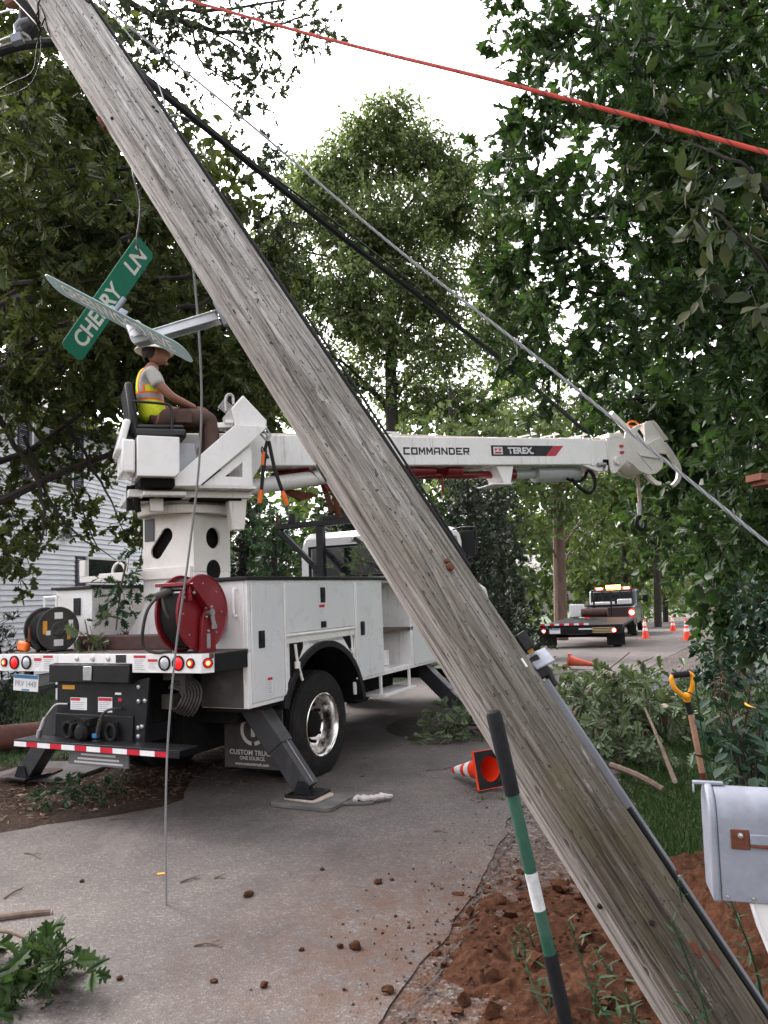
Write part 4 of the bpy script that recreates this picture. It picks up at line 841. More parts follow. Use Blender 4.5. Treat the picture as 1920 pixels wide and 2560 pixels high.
MB().obox((0.0385, 0.99, 0.95), rv, uz, (1, 0, 0), 0.02, 0.014, 0.001).build('warning_label', M['lred'], cab_, smooth=False)
pn = MB().lathe([(0, .09), (-.03, .09), (-.035, .07), (-.07, .06), (-.12, .075), (-.15, .05), (-.155, 0)], (0.02, 1.29, 0.69), (1, 0, 0), 18).box(-0.08, 0.02, 1.22, 1.36, 0.74, 0.80).beam((-0.1, 1.24, 0.78), (-0.12, 1.36, 0.83), 0.03, 0.02)
pn.tube(catmull([(0.0, 1.40, 0.76), (-0.07, 1.43, 0.74), (-0.09, 1.42, 0.68), (-0.05, 1.40, 0.64), (0.0, 1.40, 0.65)], 4), 0.017)
pn.build('tow_hook', M['rubber'], cab_)
for v in (1.535, 1.035):
    ring = [(-0.02 + 0.0 * math.cos(a), v + 0.055 * math.cos(a), 0.69 + 0.065 * math.sin(a)) for a in np.linspace(0, 2 * PI, 20)]
    MB().box(0.0, 0.02, v - 0.05, v + 0.05, 0.66, 0.77).tube(ring, 0.017).build('tow_ring', M['rubber'], cab_)
def spring(p0, p1, r, turns=9):
    p0 = V(*p0); p1 = V(*p1); d = nrm(p1 - p0); a = nrm(np.cross(d, (1, 0, .2))); b = np.cross(d, a)
    return [p0 + (p1 - p0) * t + r * (a * math.cos(turns * 2 * PI * t) + b * math.sin(turns * 2 * PI * t)) for t in np.linspace(0, 1, turns * 9)]
g = MB().tube(catmull([(0.03, 0.97, 0.88), (-0.03, 1.0, 0.885), (-0.05, 1.07, 0.86), (-0.055, 1.12, 0.79), (-0.06, 1.15, 0.67)], 5), 0.011).tube(spring((-0.055, 1.115, 0.80), (-0.06, 1.14, 0.69), 0.017), 0.004, 5).cyl((-0.06, 1.145, 0.69), (-0.06, 1.155, 0.65), 0.02).box(-0.085, -0.04, 1.12, 1.18, 0.585, 0.63)
g.build('air_hose', M['hose'], cab_)
MB().obox((-0.063, 1.16, 0.665), (0, 1, 0), uz, (1, 0, 0), 0.025, 0.018, 0.022).build('hose_clamp', M['blue'], cab_, 0.004)
g = MB().tube(catmull([(0.03, 1.60, 0.90), (-0.02, 1.68, 0.90), (-0.04, 1.74, 0.84), (-0.05, 1.82, 0.74), (-0.06, 1.86, 0.62)], 5), 0.011).tube(spring((-0.045, 1.79, 0.79), (-0.055, 1.84, 0.68), 0.016), 0.004, 5).cyl((-0.055, 1.845, 0.68), (-0.06, 1.87, 0.57), 0.022)
g.build('air_hose', M['steel'], cab_)
# step bumper with red and white tape
bp = MB().box(-0.20, 0.02, 0.14, 1.99, 0.612, 0.622).box(-0.20, -0.188, 0.14, 1.99, 0.562, 0.611).box(-0.05, 0.035, 0.9, 0.98, 0.53, 0.611).box(-0.05, 0.035, 1.6, 1.68, 0.53, 0.611)
bp.build('step_bumper', M['black'], truck, 0.003)
edges = [1.985]
while edges[-1] > 0.3: edges.append(edges[-1] - (0.155 if len(edges) % 2 else 0.135))
for i in range(len(edges) - 1):
    rbox(-0.2035, -0.2005, edges[i + 1] + 0.002, edges[i], 0.566, 0.606).build('reflector_tape', M['reflred'] if i % 2 else M['refl'], truck, smooth=False)
tg = rbox(0.0, 0.012, 0.86, 1.55, 0.40, 0.53).build('maker_plate', simple('grey_plate', (0.16, 0.16, 0.165), 0.5), truck)
for i, zz in enumerate((0.49, 0.455, 0.425)): MB().obox((-0.002, 1.2, zz), rv, uz, (1, 0, 0), 0.2 + .04 * i, 0.008, 0.001).build('print_line', M['label'], tg, smooth=False)
# hydraulic hoses right of the cabinet
hz = MB()
for i in range(7):
    r_ = 0.09 + 0.016 * i; hz.tube([(0.2 + .018 * i + .02 * math.sin(3 * t), 0.56 - r_ * math.cos(t) * 1.15, 0.95 + r_ * math.sin(t)) for t in np.linspace(rad(100), rad(-110 + 9 * i), 20)], 0.011, 7)
hz.box(0.2, 0.3, 0.42, 0.66, 1.10, 1.16).box(0.22, 0.3, 0.44, 0.5, 0.98, 1.1).box(0.2, 0.3, 0.56, 0.68, 0.86, 0.98)
hz.build('hydraulic_hoses', M['hose'], truck)

# --- mud flap with maker's emblem and print
mf = rbox(1.05, 1.062, 0.04, 0.70, 0.205, 0.80).build('mud_flap', simple('flap_rubber', (0.055, 0.048, 0.044), 0.7, var=0.2, dirt=(0.16, 0.13, 0.11), dirt_amt=0.4), truck, 0.003)
M['flapwhite'] = simple('flap_print', (0.62, 0.60, 0.56), 0.7, var=0.1, dirt=(0.2, 0.17, 0.14), dirt_amt=0.5)
em = MB(); cv, cz = 0.37, 0.55
for a0, a1 in ((rad(115), rad(262)), (rad(-82), rad(65))):
    A_ = np.linspace(a0, a1, 14); vs_ = [(1.048, cv - r * math.cos(a), cz + r * math.sin(a)) for r in (0.105, 0.14) for a in A_]; em.add(vs_, [(i, i + 1, i + 15, i + 14) for i in range(13)])
em.add([(1.048, cv + .02, cz - .06), (1.048, cv - .025, cz - .06), (1.048, cv - .025, cz + .05), (1.048, cv + .02, cz + .05)], [(0, 1, 2, 3)])
em.build('emblem', M['flapwhite'], mf, smooth=False)
lettering('CUSTOM TRUCK', (1.0475, 0.39, 0.345), rv, uz, M['flapwhite'], mf, 0.062, bold=0.0015, sx=1.05)
lettering('ONE SOURCE.', (1.0475, 0.38, 0.295), rv, uz, M['flapwhite'], mf, 0.045, bold=0.001)
lettering('www.customtruck.com', (1.0475, 0.385, 0.245), rv, uz, M['flapwhite'], mf, 0.04, bold=0.001)

# --- outriggers
M['outr'] = simple('outrigger_paint', (0.026, 0.026, 0.029), 0.45, var=0.25, scale=6, dirt=(0.11, 0.1, 0.09), dirt_amt=0.4, bmp=0.15, streak=0.3)
def outrigger(u, top, foot, w=0.17, h=0.15):
    o = bpy.data.objects.new('outrigger', None); COL.objects.link(o); o.parent = truck
    t = V(u, *top); ft = V(u, *foot); d = nrm(ft - t); gm = M['outr']
    MB().beam(t - d * 0.35, t + (ft - t) * 0.45, w + 0.02, h + 0.02, (1, 0, 0)).build('sleeve', gm, o, 0.006)
    MB().beam(t + (ft - t) * 0.1, ft, w, h, (1, 0, 0)).build('leg', gm, o, 0.006)
    nn = nrm(np.cross(d, (1, 0, 0)));
    if nn[2] < 0: nn = -nn
    MB().beam(t + (ft - t) * 0.02 + nn * (h / 2 + .012), ft + nn * (h / 2 + .006) - d * 0.02, 0.012, 0.014, nn).build('wear_strip', M['steel'], o)
    sgn = 1 if foot[0] > top[0] else -1
    MB().box(u - 0.15, u + 0.15, foot[0] - 0.14, foot[0] + 0.14, foot[1] - 0.045, foot[1] - 0.02).prism([(foot[0] - .09, foot[1] - .02), (foot[0] + .09, foot[1] - .02), (foot[0] + .04, foot[1] + .09), (foot[0] - .04, foot[1] + .09)], u - .095, u - .088, 'x').build('foot', M['black'], o, 0.004)
    return o
outrigger(0.86, (0.16, 0.74), (-0.33, 0.12)); outrigger(0.60, (2.3, 0.70), (2.80, 0.11)); outrigger(4.8, (0.22, 0.66), (-0.42, 0.06)); 
MB().box(0.72, 1.0, 0.3, 2.2, 0.66, 0.86).box(4.66, 4.94, 0.3, 2.2, 0.62, 0.8).build('outrigger_beam', M['dark'], truck, 0.01)

# --- pedestal (mast) with lightening holes
ped = MB(); pu0, pu1, pv0, pv1, pz0, pz1 = 0.90, 1.46, 0.91, 1.55, 2.04, 2.62
def stadium(cx, cz, dx, dz, r, n=28):
    L_ = math.hypot(dx, dz); a0 = math.atan2(dz, dx); pts = []
    for s, aa in ((1, a0 - PI / 2), (-1, a0 + PI / 2)):
        for t in np.linspace(0, PI, n // 2): pts.append((cx + s * dx / 2 + r * math.cos(aa + t), cz + s * dz / 2 + r * math.sin(aa + t)))
    return pts
hole = stadium(1.31, 2.33, -0.13, 0.15, 0.075)
ped.holed((pv0, pv1, pz0, pz1), hole, lambda a, b: (pu0, a, b)); ped.holed((pv0, pv1, pz0, pz1), hole, lambda a, b: (pu0 + 0.02, a, b))
for i in range(len(hole)):
    a, b = hole[i], hole[(i + 1) % len(hole)]; ped.add([(pu0, *a), (pu0, *b), (pu0 + .02, *b), (pu0 + .02, *a)], [(0, 1, 2, 3)])
hole = [(1.19 + 0.105 * math.cos(a), 2.37 + 0.105 * math.sin(a)) for a in np.linspace(0, 2 * PI, 28, endpoint=False)]
ped.holed((pu0, pu1, pz0, pz1), hole, lambda a, b: (a, pv0, b)); ped.holed((pu0, pu1, pz0, pz1), hole, lambda a, b: (a, pv0 + .02, b))
ped.box(pu1 - .02, pu1, pv0 + .021, pv1, pz0, pz1).box(pu0 + .021, pu1 - .021, pv1 - .02, pv1, pz0, pz1)
ped.build('pedestal', M['cream'], truck)
rbox(0.96, 1.40, 0.97, 1.49, 2.05, 2.6).build('pedestal_dark_fill', M['dark'], truck)  # dark box added inside the pedestal to stand for the shade in its holes
lo = MB().prism([(0.91, 2.038), (0.91, 1.72), (0.60, 1.338), (0.98, 1.338), (1.23, 1.60), (1.48, 1.338), (1.86, 1.338), (1.55, 1.72), (1.55, 2.038)], 0.90, 0.925, 'x')
lo.prism([(0.91, 2.038), (0.91, 1.72), (0.60, 1.338), (0.98, 1.338), (1.23, 1.60), (1.48, 1.338), (1.86, 1.338), (1.55, 1.72), (1.55, 2.038)], 1.43, 1.455, 'x')
lo.box(0.926, 1.43, 0.911, 0.931, 1.72, 2.037).box(0.926, 1.43, 1.53, 1.549, 1.72, 2.037)
lo.build('pedestal_base', M['white'], truck, 0.004)
MB().obox((0.908, 1.10, 1.90), (0, 1, 0), uz, (1, 0, 0), 0.09, 0.11, 0.012).build('hole_shade_plate', M['dark'], truck, 0.06)  # dark plate in place of an opening, its inner shade put in as colour
MB().box(0.888, 0.899, 1.40, 1.52, 2.36, 2.58).build('load_chart', simple('chart_print', (0.05, 0.05, 0.055), 0.5, var=0.6, scale=90), truck)
MB().cyl((1.19, 0.9095, 2.05), (1.19, 0.9065, 2.05), 0.105, n=28).build('hole_shade_disc', M['dark'], truck)  # black disc painting the shaded inside of a lower hole
cb = MB().box(0.865, 0.898, 0.93, 1.60, 1.98, 2.09).box(0.865, 0.898, 1.60, 2.12, 1.985, 2.07).box(0.87, 0.893, 2.12, 2.40, 1.99, 2.05).box(0.866, 0.898, 2.32, 2.40, 2.05, 2.22)
cb.build('pole_guide', M['cream'], truck, 0.004)
MB().tube([(0.88, 1.86 + 0.085 * math.cos(a), 2.07 + 0.10 * math.sin(a)) for a in np.linspace(-.2, PI + .2, 14)], 0.013).build('guide_loop', M['white'], truck)
# --- red hose reel at the right tail corner
rc = V(0.165, 0.2, 1.655)
reel = bpy.data.objects.new('hose_reel', None); COL.objects.link(reel); reel.parent = truck; reel.location = rc
for v in (0.0, 0.22):
    MB().lathe([(-.004, 0.02), (-.004, .30), (-.014, .312), (-.002, .318), (.008, .312), (.006, .30), (.006, .02)], (0, v, 0), (0, 1, 0), 48).build('flange', M['red'], reel)
MB().lathe([(0.01, .10), (0.01, .27), (.05, .285), (.1, .29), (.17, .285), (.21, .27), (.21, .1)], (0, 0, 0), (0, 1, 0), 36).build('coiled_hose', M['rubber'], reel)
br = MB().prism([(-0.08, -0.318), (0.11, -0.318), (0.07, 0.05), (-0.0, 0.06), (-0.06, -0.05)], -0.05, -0.02)
br.beam((0.03, -0.045, 0.0), (-0.21, -0.045, 0.24), 0.018, 0.075, (0, 1, 0)).box(-0.28, -0.17, -0.05, 0.25, 0.22, 0.25).box(-0.21, -0.18, -0.05, 0.25, 0.10, 0.22).prism([(-0.05, -0.318), (0.09, -0.318), (0.06, 0.05), (-0.03, 0.06)], 0.24, 0.255)
br.build('reel_bracket', M['red'], reel, 0.004)
hb = MB().cyl((0.02, -0.09, 0.0), (0.02, -0.02, 0.0), 0.032, n=12).cyl((0.02, -0.075, 0.0), (0.05, -0.075, -0.11), 0.02, n=10).cyl((0.05, -0.075, -0.1), (0.055, -0.072, -0.13), 0.026, n=8)
for a, b in ((-0.02, 0.04), (0.045, 0.045), (-0.02, -0.035), (0.0, -0.15), (-0.16, 0.19), (-0.175, 0.165)): hb.lathe([(0, .013), (.012, .011), (.015, 0)], (a, -0.054 if b < .1 else -0.06, b), (0, -1, 0), 8)
hb.build('swivel', M['steel'], reel)
MB().obox((0.01, -0.0525, -0.23), (1, 0, 0), uz, (0, 1, 0), 0.022, 0.06, 0.001).build('data_plate', M['inkgrey'], reel, smooth=False)
for i in range(8):
    a = 2 * PI * i / 8; MB().lathe([(0, .008), (.006, .006), (.008, 0)], (0.24 * math.cos(a), -0.005, 0.24 * math.sin(a)), (0, -1, 0), 6).build('bolt', M['steel'], reel)
hz = MB().tube(catmull([(-0.18, 0.1, 0.20), (-0.30, 0.16, 0.16), (-0.36, 0.24, 0.06), (-0.34, 0.32, -0.1), (-0.28, 0.38, -0.24), (-0.22, 0.32, -0.305), (-0.12, 0.22, -0.30)], 6), 0.013).tube(catmull([(-0.30, 0.16, 0.16), (-0.30, 0.12, 0.02), (-0.22, 0.08, -0.1), (-0.12, 0.06, -0.16)], 6), 0.012).cyl((-0.24, 0.12, 0.19), (-0.34, 0.19, 0.14), 0.032, n=10)
hz.build('hose_end', M['hose'], reel)
# mount strip for rollers
rl = MB()
for z in (0.13, 0.17, 0.205): rl.cyl((-0.235, -0.02, z), (-0.235, 0.23, z), 0.012, n=8)
rl.build('hose_rollers', M['steel'], reel)

# --- cab and headache rack
cp = [(4.98, 1.05), (4.98, 2.42), (5.06, 2.62), (5.22, 2.72), (5.9, 2.72), (6.1, 2.62), (6.45, 1.98), (7.2, 1.80), (7.3, 1.6), (7.3, 0.85), (7.05, 0.85), (6.95, 1.0), (6.8, 1.1), (5.9, 1.1), (5.8, 0.75), (5.0, 0.75)]
MB().prism(cp, 0.12, 2.33).build('cab', M['white'], truck, 0.07)
MB().box(4.968, 4.979, 0.36, 2.10, 2.05, 2.46).build('rear_window', M['glass'], truck, 0.004)
MB().prism([(5.25, 2.0), (5.25, 2.5), (5.4, 2.58), (5.85, 2.58), (6.25, 2.0)], 0.105, 0.119).build('side_window', M['glass'], truck, 0.003)
MB().box(4.955, 4.967, 0.30, 2.16, 2.01, 2.045).box(4.955, 4.967, 0.30, 2.16, 2.465, 2.50).box(4.955, 4.967, 2.12, 2.16, 2.045, 2.465).box(4.955, 4.967, .3, .34, 2.045, 2.465).build('window_seal', M['rubber'], truck)
hr = MB().box(4.52, 4.62, 0.15, 2.42, 2.76, 2.84)
for v in (0.55, 1.70): hr.box(4.525, 4.615, v - .055, v + .055, 1.34, 2.758)
hr.beam((4.57, 2.40, 2.74), (4.57, 1.85, 2.22), 0.07, 0.07).beam((4.57, 1.85, 2.22), (4.57, 1.76, 2.1), 0.07, 0.07).beam((4.57, 0.6, 2.15), (4.57, 1.15, 2.55), 0.06, 0.06).beam((4.57, 0.3, 1.9), (4.57, 0.95, 2.2), 0.06, 0.06).cyl((4.57, 2.18, 2.84), (4.57, 2.18, 2.98), 0.06, 0.05).box(4.54, 4.6, 1.0, 1.65, 2.84, 2.90)
hr.build('headache_rack', M['black'], truck, 0.006)
MB().box(4.55, 4.6, 2.425, 2.46, 2.78, 2.95).build('rack_lamp', M['rust'], truck, 0.006)
mr = MB().box(5.60, 5.66, -0.26, -0.06, 2.26, 2.62).tube([(5.7, 0.1, 2.66), (5.68, -0.05, 2.68), (5.64, -0.27, 2.67), (5.64, -0.28, 2.24), (5.68, -0.05, 2.2), (5.7, 0.1, 2.2)], 0.014)
mr.build('mirror', M['black'], truck, 0.01)

# --- turret: everything below turns with the boom
PHI = rad(66.0); TC = (1.175, 1.23)
def tpart(mb, name, mat, parent=None, bevel=0.006, mats=None):
    o = mb.build(name, mat, truck if parent is None else parent, bevel, mats=mats)
    if parent is None: o.location = (TC[0], TC[1], 0); o.rotation_euler = (0, 0, PSI - PHI)
    return o
def bw(x, y, z):                         # turret place to world
    c = tw(*TC, 0); return V(c[0] + x * math.sin(PHI) - y * math.cos(PHI), c[1] + x * math.cos(PHI) + y * math.sin(PHI), z)
tpart(MB().lathe([(2.60, 0.30), (2.60, .47), (2.68, .48), (2.69, .44), (2.72, .44), (2.72, .38)], (0, 0, 0), (0, 0, 1), 44), 'turntable', M['cream'])
tpart(MB().lathe([(2.595, 0.40), (2.622, 0.40), (2.622, .43), (2.60, .44)], (0, 0, 0), (0, 0, 1), 40).box(-0.3, 0.3, -0.3, 0.3, 2.62, 2.66), 'slew_ring', M['dark'])
tpart(MB().box(-0.62, 0.52, -0.62, 0.30, 2.722, 2.79).box(-0.50, -0.12, -0.75, -0.3, 2.722, 2.76), 'turret_base', M['white'])
gr = MB()
for i in range(6): gr.box(-0.05, 0.42, -0.62 + i * .05, -0.60 + i * .05, 2.70, 2.721)
tpart(gr, 'foot_grating', M['dark'], bevel=0)
tpart(MB().prism([(-0.1, 2.79), (0.5, 2.79), (0.72, 3.12), (0.72, 3.46), (0.2, 3.42), (-0.1, 3.1)], -0.26, -0.235).prism([(-0.1, 2.79), (0.5, 2.79), (0.72, 3.12), (0.72, 3.46), (0.2, 3.42), (-0.1, 3.1)], 0.2, 0.225), 'boom_cheeks', M['white'])
# support arm plate with triangular hole
ar = MB()
armp = [(-0.255, 2.795), (-0.255, 2.865), (0.325, 3.395), (0.637, 3.39), (0.470, 3.225), (-0.016, 2.80)]
ar.prism(armp, -0.84, -0.74)
tpart(ar, 'console_arm', M['white'])
tri = [(0.226, 2.901), (0.392, 3.042), (0.389, 2.901)]; big = [(0.0, 2.80), (0.478, 3.205), (0.478, 2.80)]
sp = MB()
for y in (-0.80, -0.775):
    sp.add([(p[0], y, p[1]) for p in big + tri], [(0, 1, 4, 3), (1, 2, 5, 4), (2, 0, 3, 5)])
for q in (big, tri):
    for i in range(3): a, b = q[i], q[(i + 1) % 3]; sp.add([(a[0], -0.80, a[1]), (b[0], -0.80, b[1]), (b[0], -0.775, b[1]), (a[0], -0.775, a[1])], [(0, 1, 2, 3)])
sp.box(-0.25, 0.52, -0.80, -0.30, 2.792, 2.815).box(0.478, 0.50, -0.76, -0.35, 2.80, 3.2)
tpart(sp, 'console_support', M['white'], bevel=0)
tpart(MB().prism([(0.415, 3.70), (0.644, 3.465), (0.638, 3.392), (0.33, 3.40), (0.30, 3.56)], -0.79, -0.36), 'control_console', M['white'], bevel=0.012)
lv = MB().tube(catmull([(0.26, -0.72, 3.55), (0.262, -0.72, 3.66), (0.285, -0.72, 3.71), (0.33, -0.72, 3.70), (0.335, -0.72, 3.62)], 5), 0.014)
for i in range(6): lv.cyl((0.34, -0.68 + i * .055, 3.60), (0.27, -0.68 + i * .055, 3.655), 0.006, n=6).lathe([(0, .004), (.008, .013), (.02, .013), (.028, 0)], (0.272, -0.68 + i * .055, 3.652), (-.07, 0, .06), 8)
tpart(lv, 'control_levers', M['steel'], bevel=0)
lb_ = MB().box(0.24, 0.32, -0.78, -0.40, 3.42, 3.45).beam((0.12, -0.7, 3.40), (0.33, -0.7, 3.42), 0.06, 0.05)
tpart(lb_, 'console_ledge', M['white'])
# seat box and seat
tpart(MB().prism([(-0.575, 3.225), (-0.21, 3.225), (-0.21, 2.90), (-0.25, 2.862), (-0.575, 2.862)], -0.95, -0.40), 'seat_box', M['white'], bevel=0.008)
tpart(MB().box(-0.70, -0.585, -0.90, -0.42, 2.90, 3.20), 'control_box', M['white'], bevel=0.02)
tpart(MB().obox((-0.68, -0.64, 3.24), (0.25, 0, 1), (0, 1, 0), (1, 0, -.25), 0.15, 0.24, 0.03), 'seat_shroud', M['white'], bevel=0.02)
o_ = MB().prism([(-0.205, 3.22), (-0.04, 3.22), (0.0, 2.95), (-0.05, 2.80), (-0.205, 2.80)], -0.74, -0.70); tpart(o_, 'seat_bracket', simple('grey_steel', (0.33, 0.34, 0.36), 0.4, 0.3))
st = MB().obox((-0.36, -0.62, 3.275), (1, 0, .03), (0, 1, 0), (-.03, 0, 1), 0.23, 0.25, 0.045)
seat = tpart(st, 'seat', M['vinyl'], bevel=0.03)
tpart(MB().obox((-0.36, -0.62, 3.335), (1, 0, .04), (0, 1, 0), (-.04, 0, 1), 0.21, 0.23, 0.022), 'cushion', M['vinyl'], seat, 0.02)
tpart(MB().obox((-0.605, -0.62, 3.50), (-0.13, 0, 1), (0, 1, 0), (1, 0, .13), 0.24, 0.23, 0.035), 'backrest', M['vinyl'], seat, 0.03)
for y in (-0.90, -0.34): tpart(MB().tube(catmull([(-0.60, y, 3.54), (-0.35, y, 3.535), (-0.29, y, 3.52), (-0.27, y, 3.46), (-0.27, y, 3.31)], 5), 0.013), 'armrest', M['vinyl'], seat, 0)

# --- boom
bm1 = MB().box(-0.45, 5.04, -0.2, 0.2, -0.167, 0.167)
def bpart(mb, name, mat, parent=None, bevel=0.006):
    o = mb.build(name, mat, truck if parent is None else parent, bevel)
    if parent is None:
        el = rad(2.05); o.matrix_local = Matrix.Translation((TC[0], TC[1], 3.262)) @ Matrix.Rotation(PSI - PHI, 4, 'Z') @ Matrix.Rotation(-el, 4, 'Y')
    return o
boom = bpart(bm1, 'boom', M['white'], bevel=0.012)
# boom space: x along, y left, z up from the boom axis (near face at y = -0.2)
yf = -0.2012
bx = (1, 0, 0)
strokes = {'C': [(0, 0, 1, .22), (0, 0, .24, 1), (0, .78, 1, 1)], 'O': [(0, 0, 1, .22), (0, 0, .24, 1), (0, .78, 1, 1), (.76, 0, 1, 1)], 'A': [(.0, 0, .22, .75), (.76, 0, 1, 1), (0.1, .78, 1, 1), (.22, .3, .76, .48)],
           'D': [(0, 0, .24, 1), (0, .78, .85, 1), (0, 0, .85, .22), (.76, .12, 1, .88)], 'E': [(0, 0, .24, 1), (0, .78, 1, 1), (0, 0, 1, .22), (0, .4, .8, .6)], 'R': [(0, 0, .24, 1), (0, .78, 1, 1), (.76, .42, 1, 1), (0, .35, 1, .55)]}
def quadlet(m, pts, y): m.add([(p[0], y, p[1]) for p in pts], [tuple(range(len(pts)))])
x0 = 2.375; cw = 0.083; ch = 0.085; z0 = -0.045
for chh in 'COMMANDER':
    m = MB()
    def sq(a, b, c, d): quadlet(m, [(x0 + a * cw, z0 + b * ch), (x0 + c * cw, z0 + b * ch), (x0 + c * cw, z0 + d * ch), (x0 + a * cw, z0 + d * ch)], yf)
    def pg(*pp): quadlet(m, [(x0 + a * cw, z0 + b * ch) for a, b in pp], yf)
    if chh == 'M': sq(0, 0, .22, 1); sq(.78, 0, 1, 1); pg((.22, 1), (.22, .62), (.5, .15), (.5, .55)); pg((.78, 1), (.5, .55), (.5, .15), (.78, .62))
    elif chh == 'N': sq(0, 0, .22, 1); sq(.78, 0, 1, 1); pg((.22, 1), (.22, .65), (.78, 0), (.78, .35))
    else:
        for s in strokes[chh]: sq(*s)
        if chh == 'R': pg((.45, .35), (.7, .35), (1, 0), (.75, 0))
    m.build('lettering', M['ink'], boom, smooth=False); x0 += cw * 1.17
def plate(name, pts, mat, y=yf, par=None): m = MB(); quadlet(m, pts, y); return m.build(name, mat, par or boom, smooth=False)
bx0, bx1, bz0, bz1 = 3.535, 4.565, -0.058, 0.072
plate('brand_panel', [(bx0, bz0), (bx1 - .25, bz0), (bx1 - .12, bz1), (bx0, bz1)], M['ink'])
plate('brand_stripe', [(bx1 - .25, bz0), (bx1 - .10, bz0), (bx1 + .03, bz1), (bx1 - .12, bz1)], M['lred'])
M['dec'] = simple('decal_white', (0.75, 0.75, 0.75), 0.45, var=0.03)
plate('brand_mark', [(bx0 + .03, bz0 + .02), (bx0 + .16, bz0 + .02), (bx0 + .16, bz1 - .02), (bx0 + .03, bz1 - .02)], M['dec'], yf - .0015)
plate('brand_mark', [(bx0 + .05, bz0 + .03), (bx0 + .14, bz0 + .03), (bx0 + .14, bz0 + .052), (bx0 + .05, bz0 + .052)], M['lred'], yf - .003)
m = MB()
for a in (0.05, 0.105): quadlet(m, [(bx0 + a, bz0 + .06), (bx0 + a + .036, bz0 + .075), (bx0 + a + .036, bz0 + .1), (bx0 + a + .018, bz0 + .085), (bx0 + a, bz0 + .1)], yf - .003)
m.build('brand_mark', M['lred'], boom, smooth=False)
lettering('TEREX.', (bx0 + .42, yf - .002, (bz0 + bz1) / 2 - .002), bx, (0, 0, 1), M['dec'], boom, 0.105, bold=0.0045, sx=1.12)
# fan-shaped bird emblem near the boom foot
wing = MB()
for i in range(9):
    a = rad(190 + 12.5 * i); a2 = rad(190 + 12.5 * i + 9.5); c_ = (0.72, 0.10)
    q = [(c_[0] + r * math.cos(t), c_[1] + r * math.sin(t)) for r, t in ((.07, a), (.19 + .01 * (i % 3), a), (.19 + .01 * (i % 3), a2), (.07, a2))]
    quadlet(wing, q, yf)
wing.build('bird_emblem', M['ink'], boom, smooth=False)
bpart(MB().box(5.0, 5.06, -0.206, 0.206, -0.18, 0.172), 'boom_collar', M['white'], boom)
bpart(MB().prism([(4.82, 0.155), (5.30, 0.155), (5.30, -0.24), (5.12, -0.26), (4.86, -0.167)], -0.19, 0.19), 'inner_boom', M['white'], boom, 0.008)
bpart(MB().box(5.20, 5.30, -0.205, -0.192, -0.245, -0.10), 'pin_recess', M['dark'], boom, 0)
bpart(MB().cyl((5.10, -0.21, -0.17), (5.22, -0.21, -0.165), 0.025, n=10).cyl((5.22, -0.2, -0.25), (5.24, -0.2, -0.18), 0.03, n=10), 'transfer_pin', M['steel'], boom, 0)
# under side: auger, motor, hangers, cylinder, hoses
ag = MB().cyl((0.9, 0.05, -0.245), (3.95, 0.05, -0.245), 0.045, n=14)
turns = 2.4; n_ = 70; vs_ = []
for i in range(n_):
    t = i / (n_ - 1); a = 2 * PI * turns * t; xx = 0.9 + 2.1 * t
    for r in (0.045, 0.17): vs_.append((xx, 0.05 + r * math.cos(a), -0.245 + r * math.sin(a)))
ag.add(vs_, [(2 * i, 2 * i + 1, 2 * i + 3, 2 * i + 2) for i in range(n_ - 1)])
ag.cyl((2.45, -0.02, -0.20), (2.85, -0.02, -0.20), 0.09, 0.06, n=16).cyl((3.0, -0.02, -0.2), (3.2, -0.02, -0.2), 0.07, n=14).cyl((2.95, 0.0, -0.28), (2.96, 0.02, -0.46), 0.016, n=8).cyl((3.85, 0.05, -0.245), (4.0, 0.05, -0.245), 0.09, 0.07, n=14)
bpart(ag, 'auger', M['red'], boom, 0)
bpart(MB().prism([(3.62, -0.17), (3.86, -0.17), (3.80, -0.38), (3.70, -0.38)], -0.16, 0.16).box(3.55, 3.80, -0.18, 0.18, -0.40, -0.382), 'auger_stow_bracket', M['white'], boom, 0.006)
bpart(MB().cyl((4.0, 0.05, -0.245), (4.35, 0.05, -0.235), 0.06, n=16).cyl((4.3, 0.05, -0.235), (4.95, 0.05, -0.225), 0.115, n=20).lathe([(4.3, .06), (4.36, .115)], (0, .05, -.235), (1, 0, 0), 20), 'auger_motor', simple('plastic_white', (0.5, 0.52, 0.54), 0.3, var=0.1, scale=20), boom, 0.004)
bpart(MB().tube(catmull([(4.75, -0.1, -0.33), (4.85, -0.14, -0.46), (4.97, -0.15, -0.52), (5.06, -0.15, -0.44), (5.07, -0.14, -0.3), (5.0, -0.12, -0.2)], 6), 0.024).tube(catmull([(4.72, -0.05, -0.32), (4.85, -0.05, -0.36), (4.98, -0.05, -0.33), (5.05, -0.05, -0.22)], 6), 0.02), 'hydraulic_hose', M['rubber'], boom, 0)
tpart(MB().cyl((0.30, -0.02, 2.86), (1.75, -0.02, 3.10), 0.085, n=20).cyl((1.75, -0.02, 3.10), (2.6, -0.02, 3.20), 0.05, n=14), 'lift_cylinder', M['white'], bevel=0)
tpart(MB().prism([(1.0, 2.94), (1.45, 2.86), (1.25, 2.80), (1.1, 2.86)], 0.05, 0.12).tube([(1.5, 0.1, 3.0), (1.62, 0.12, 2.7), (1.7, 0.1, 2.62), (1.6, 0.05, 2.95)], 0.03), 'auger_tip', M['rust'], bevel=0)
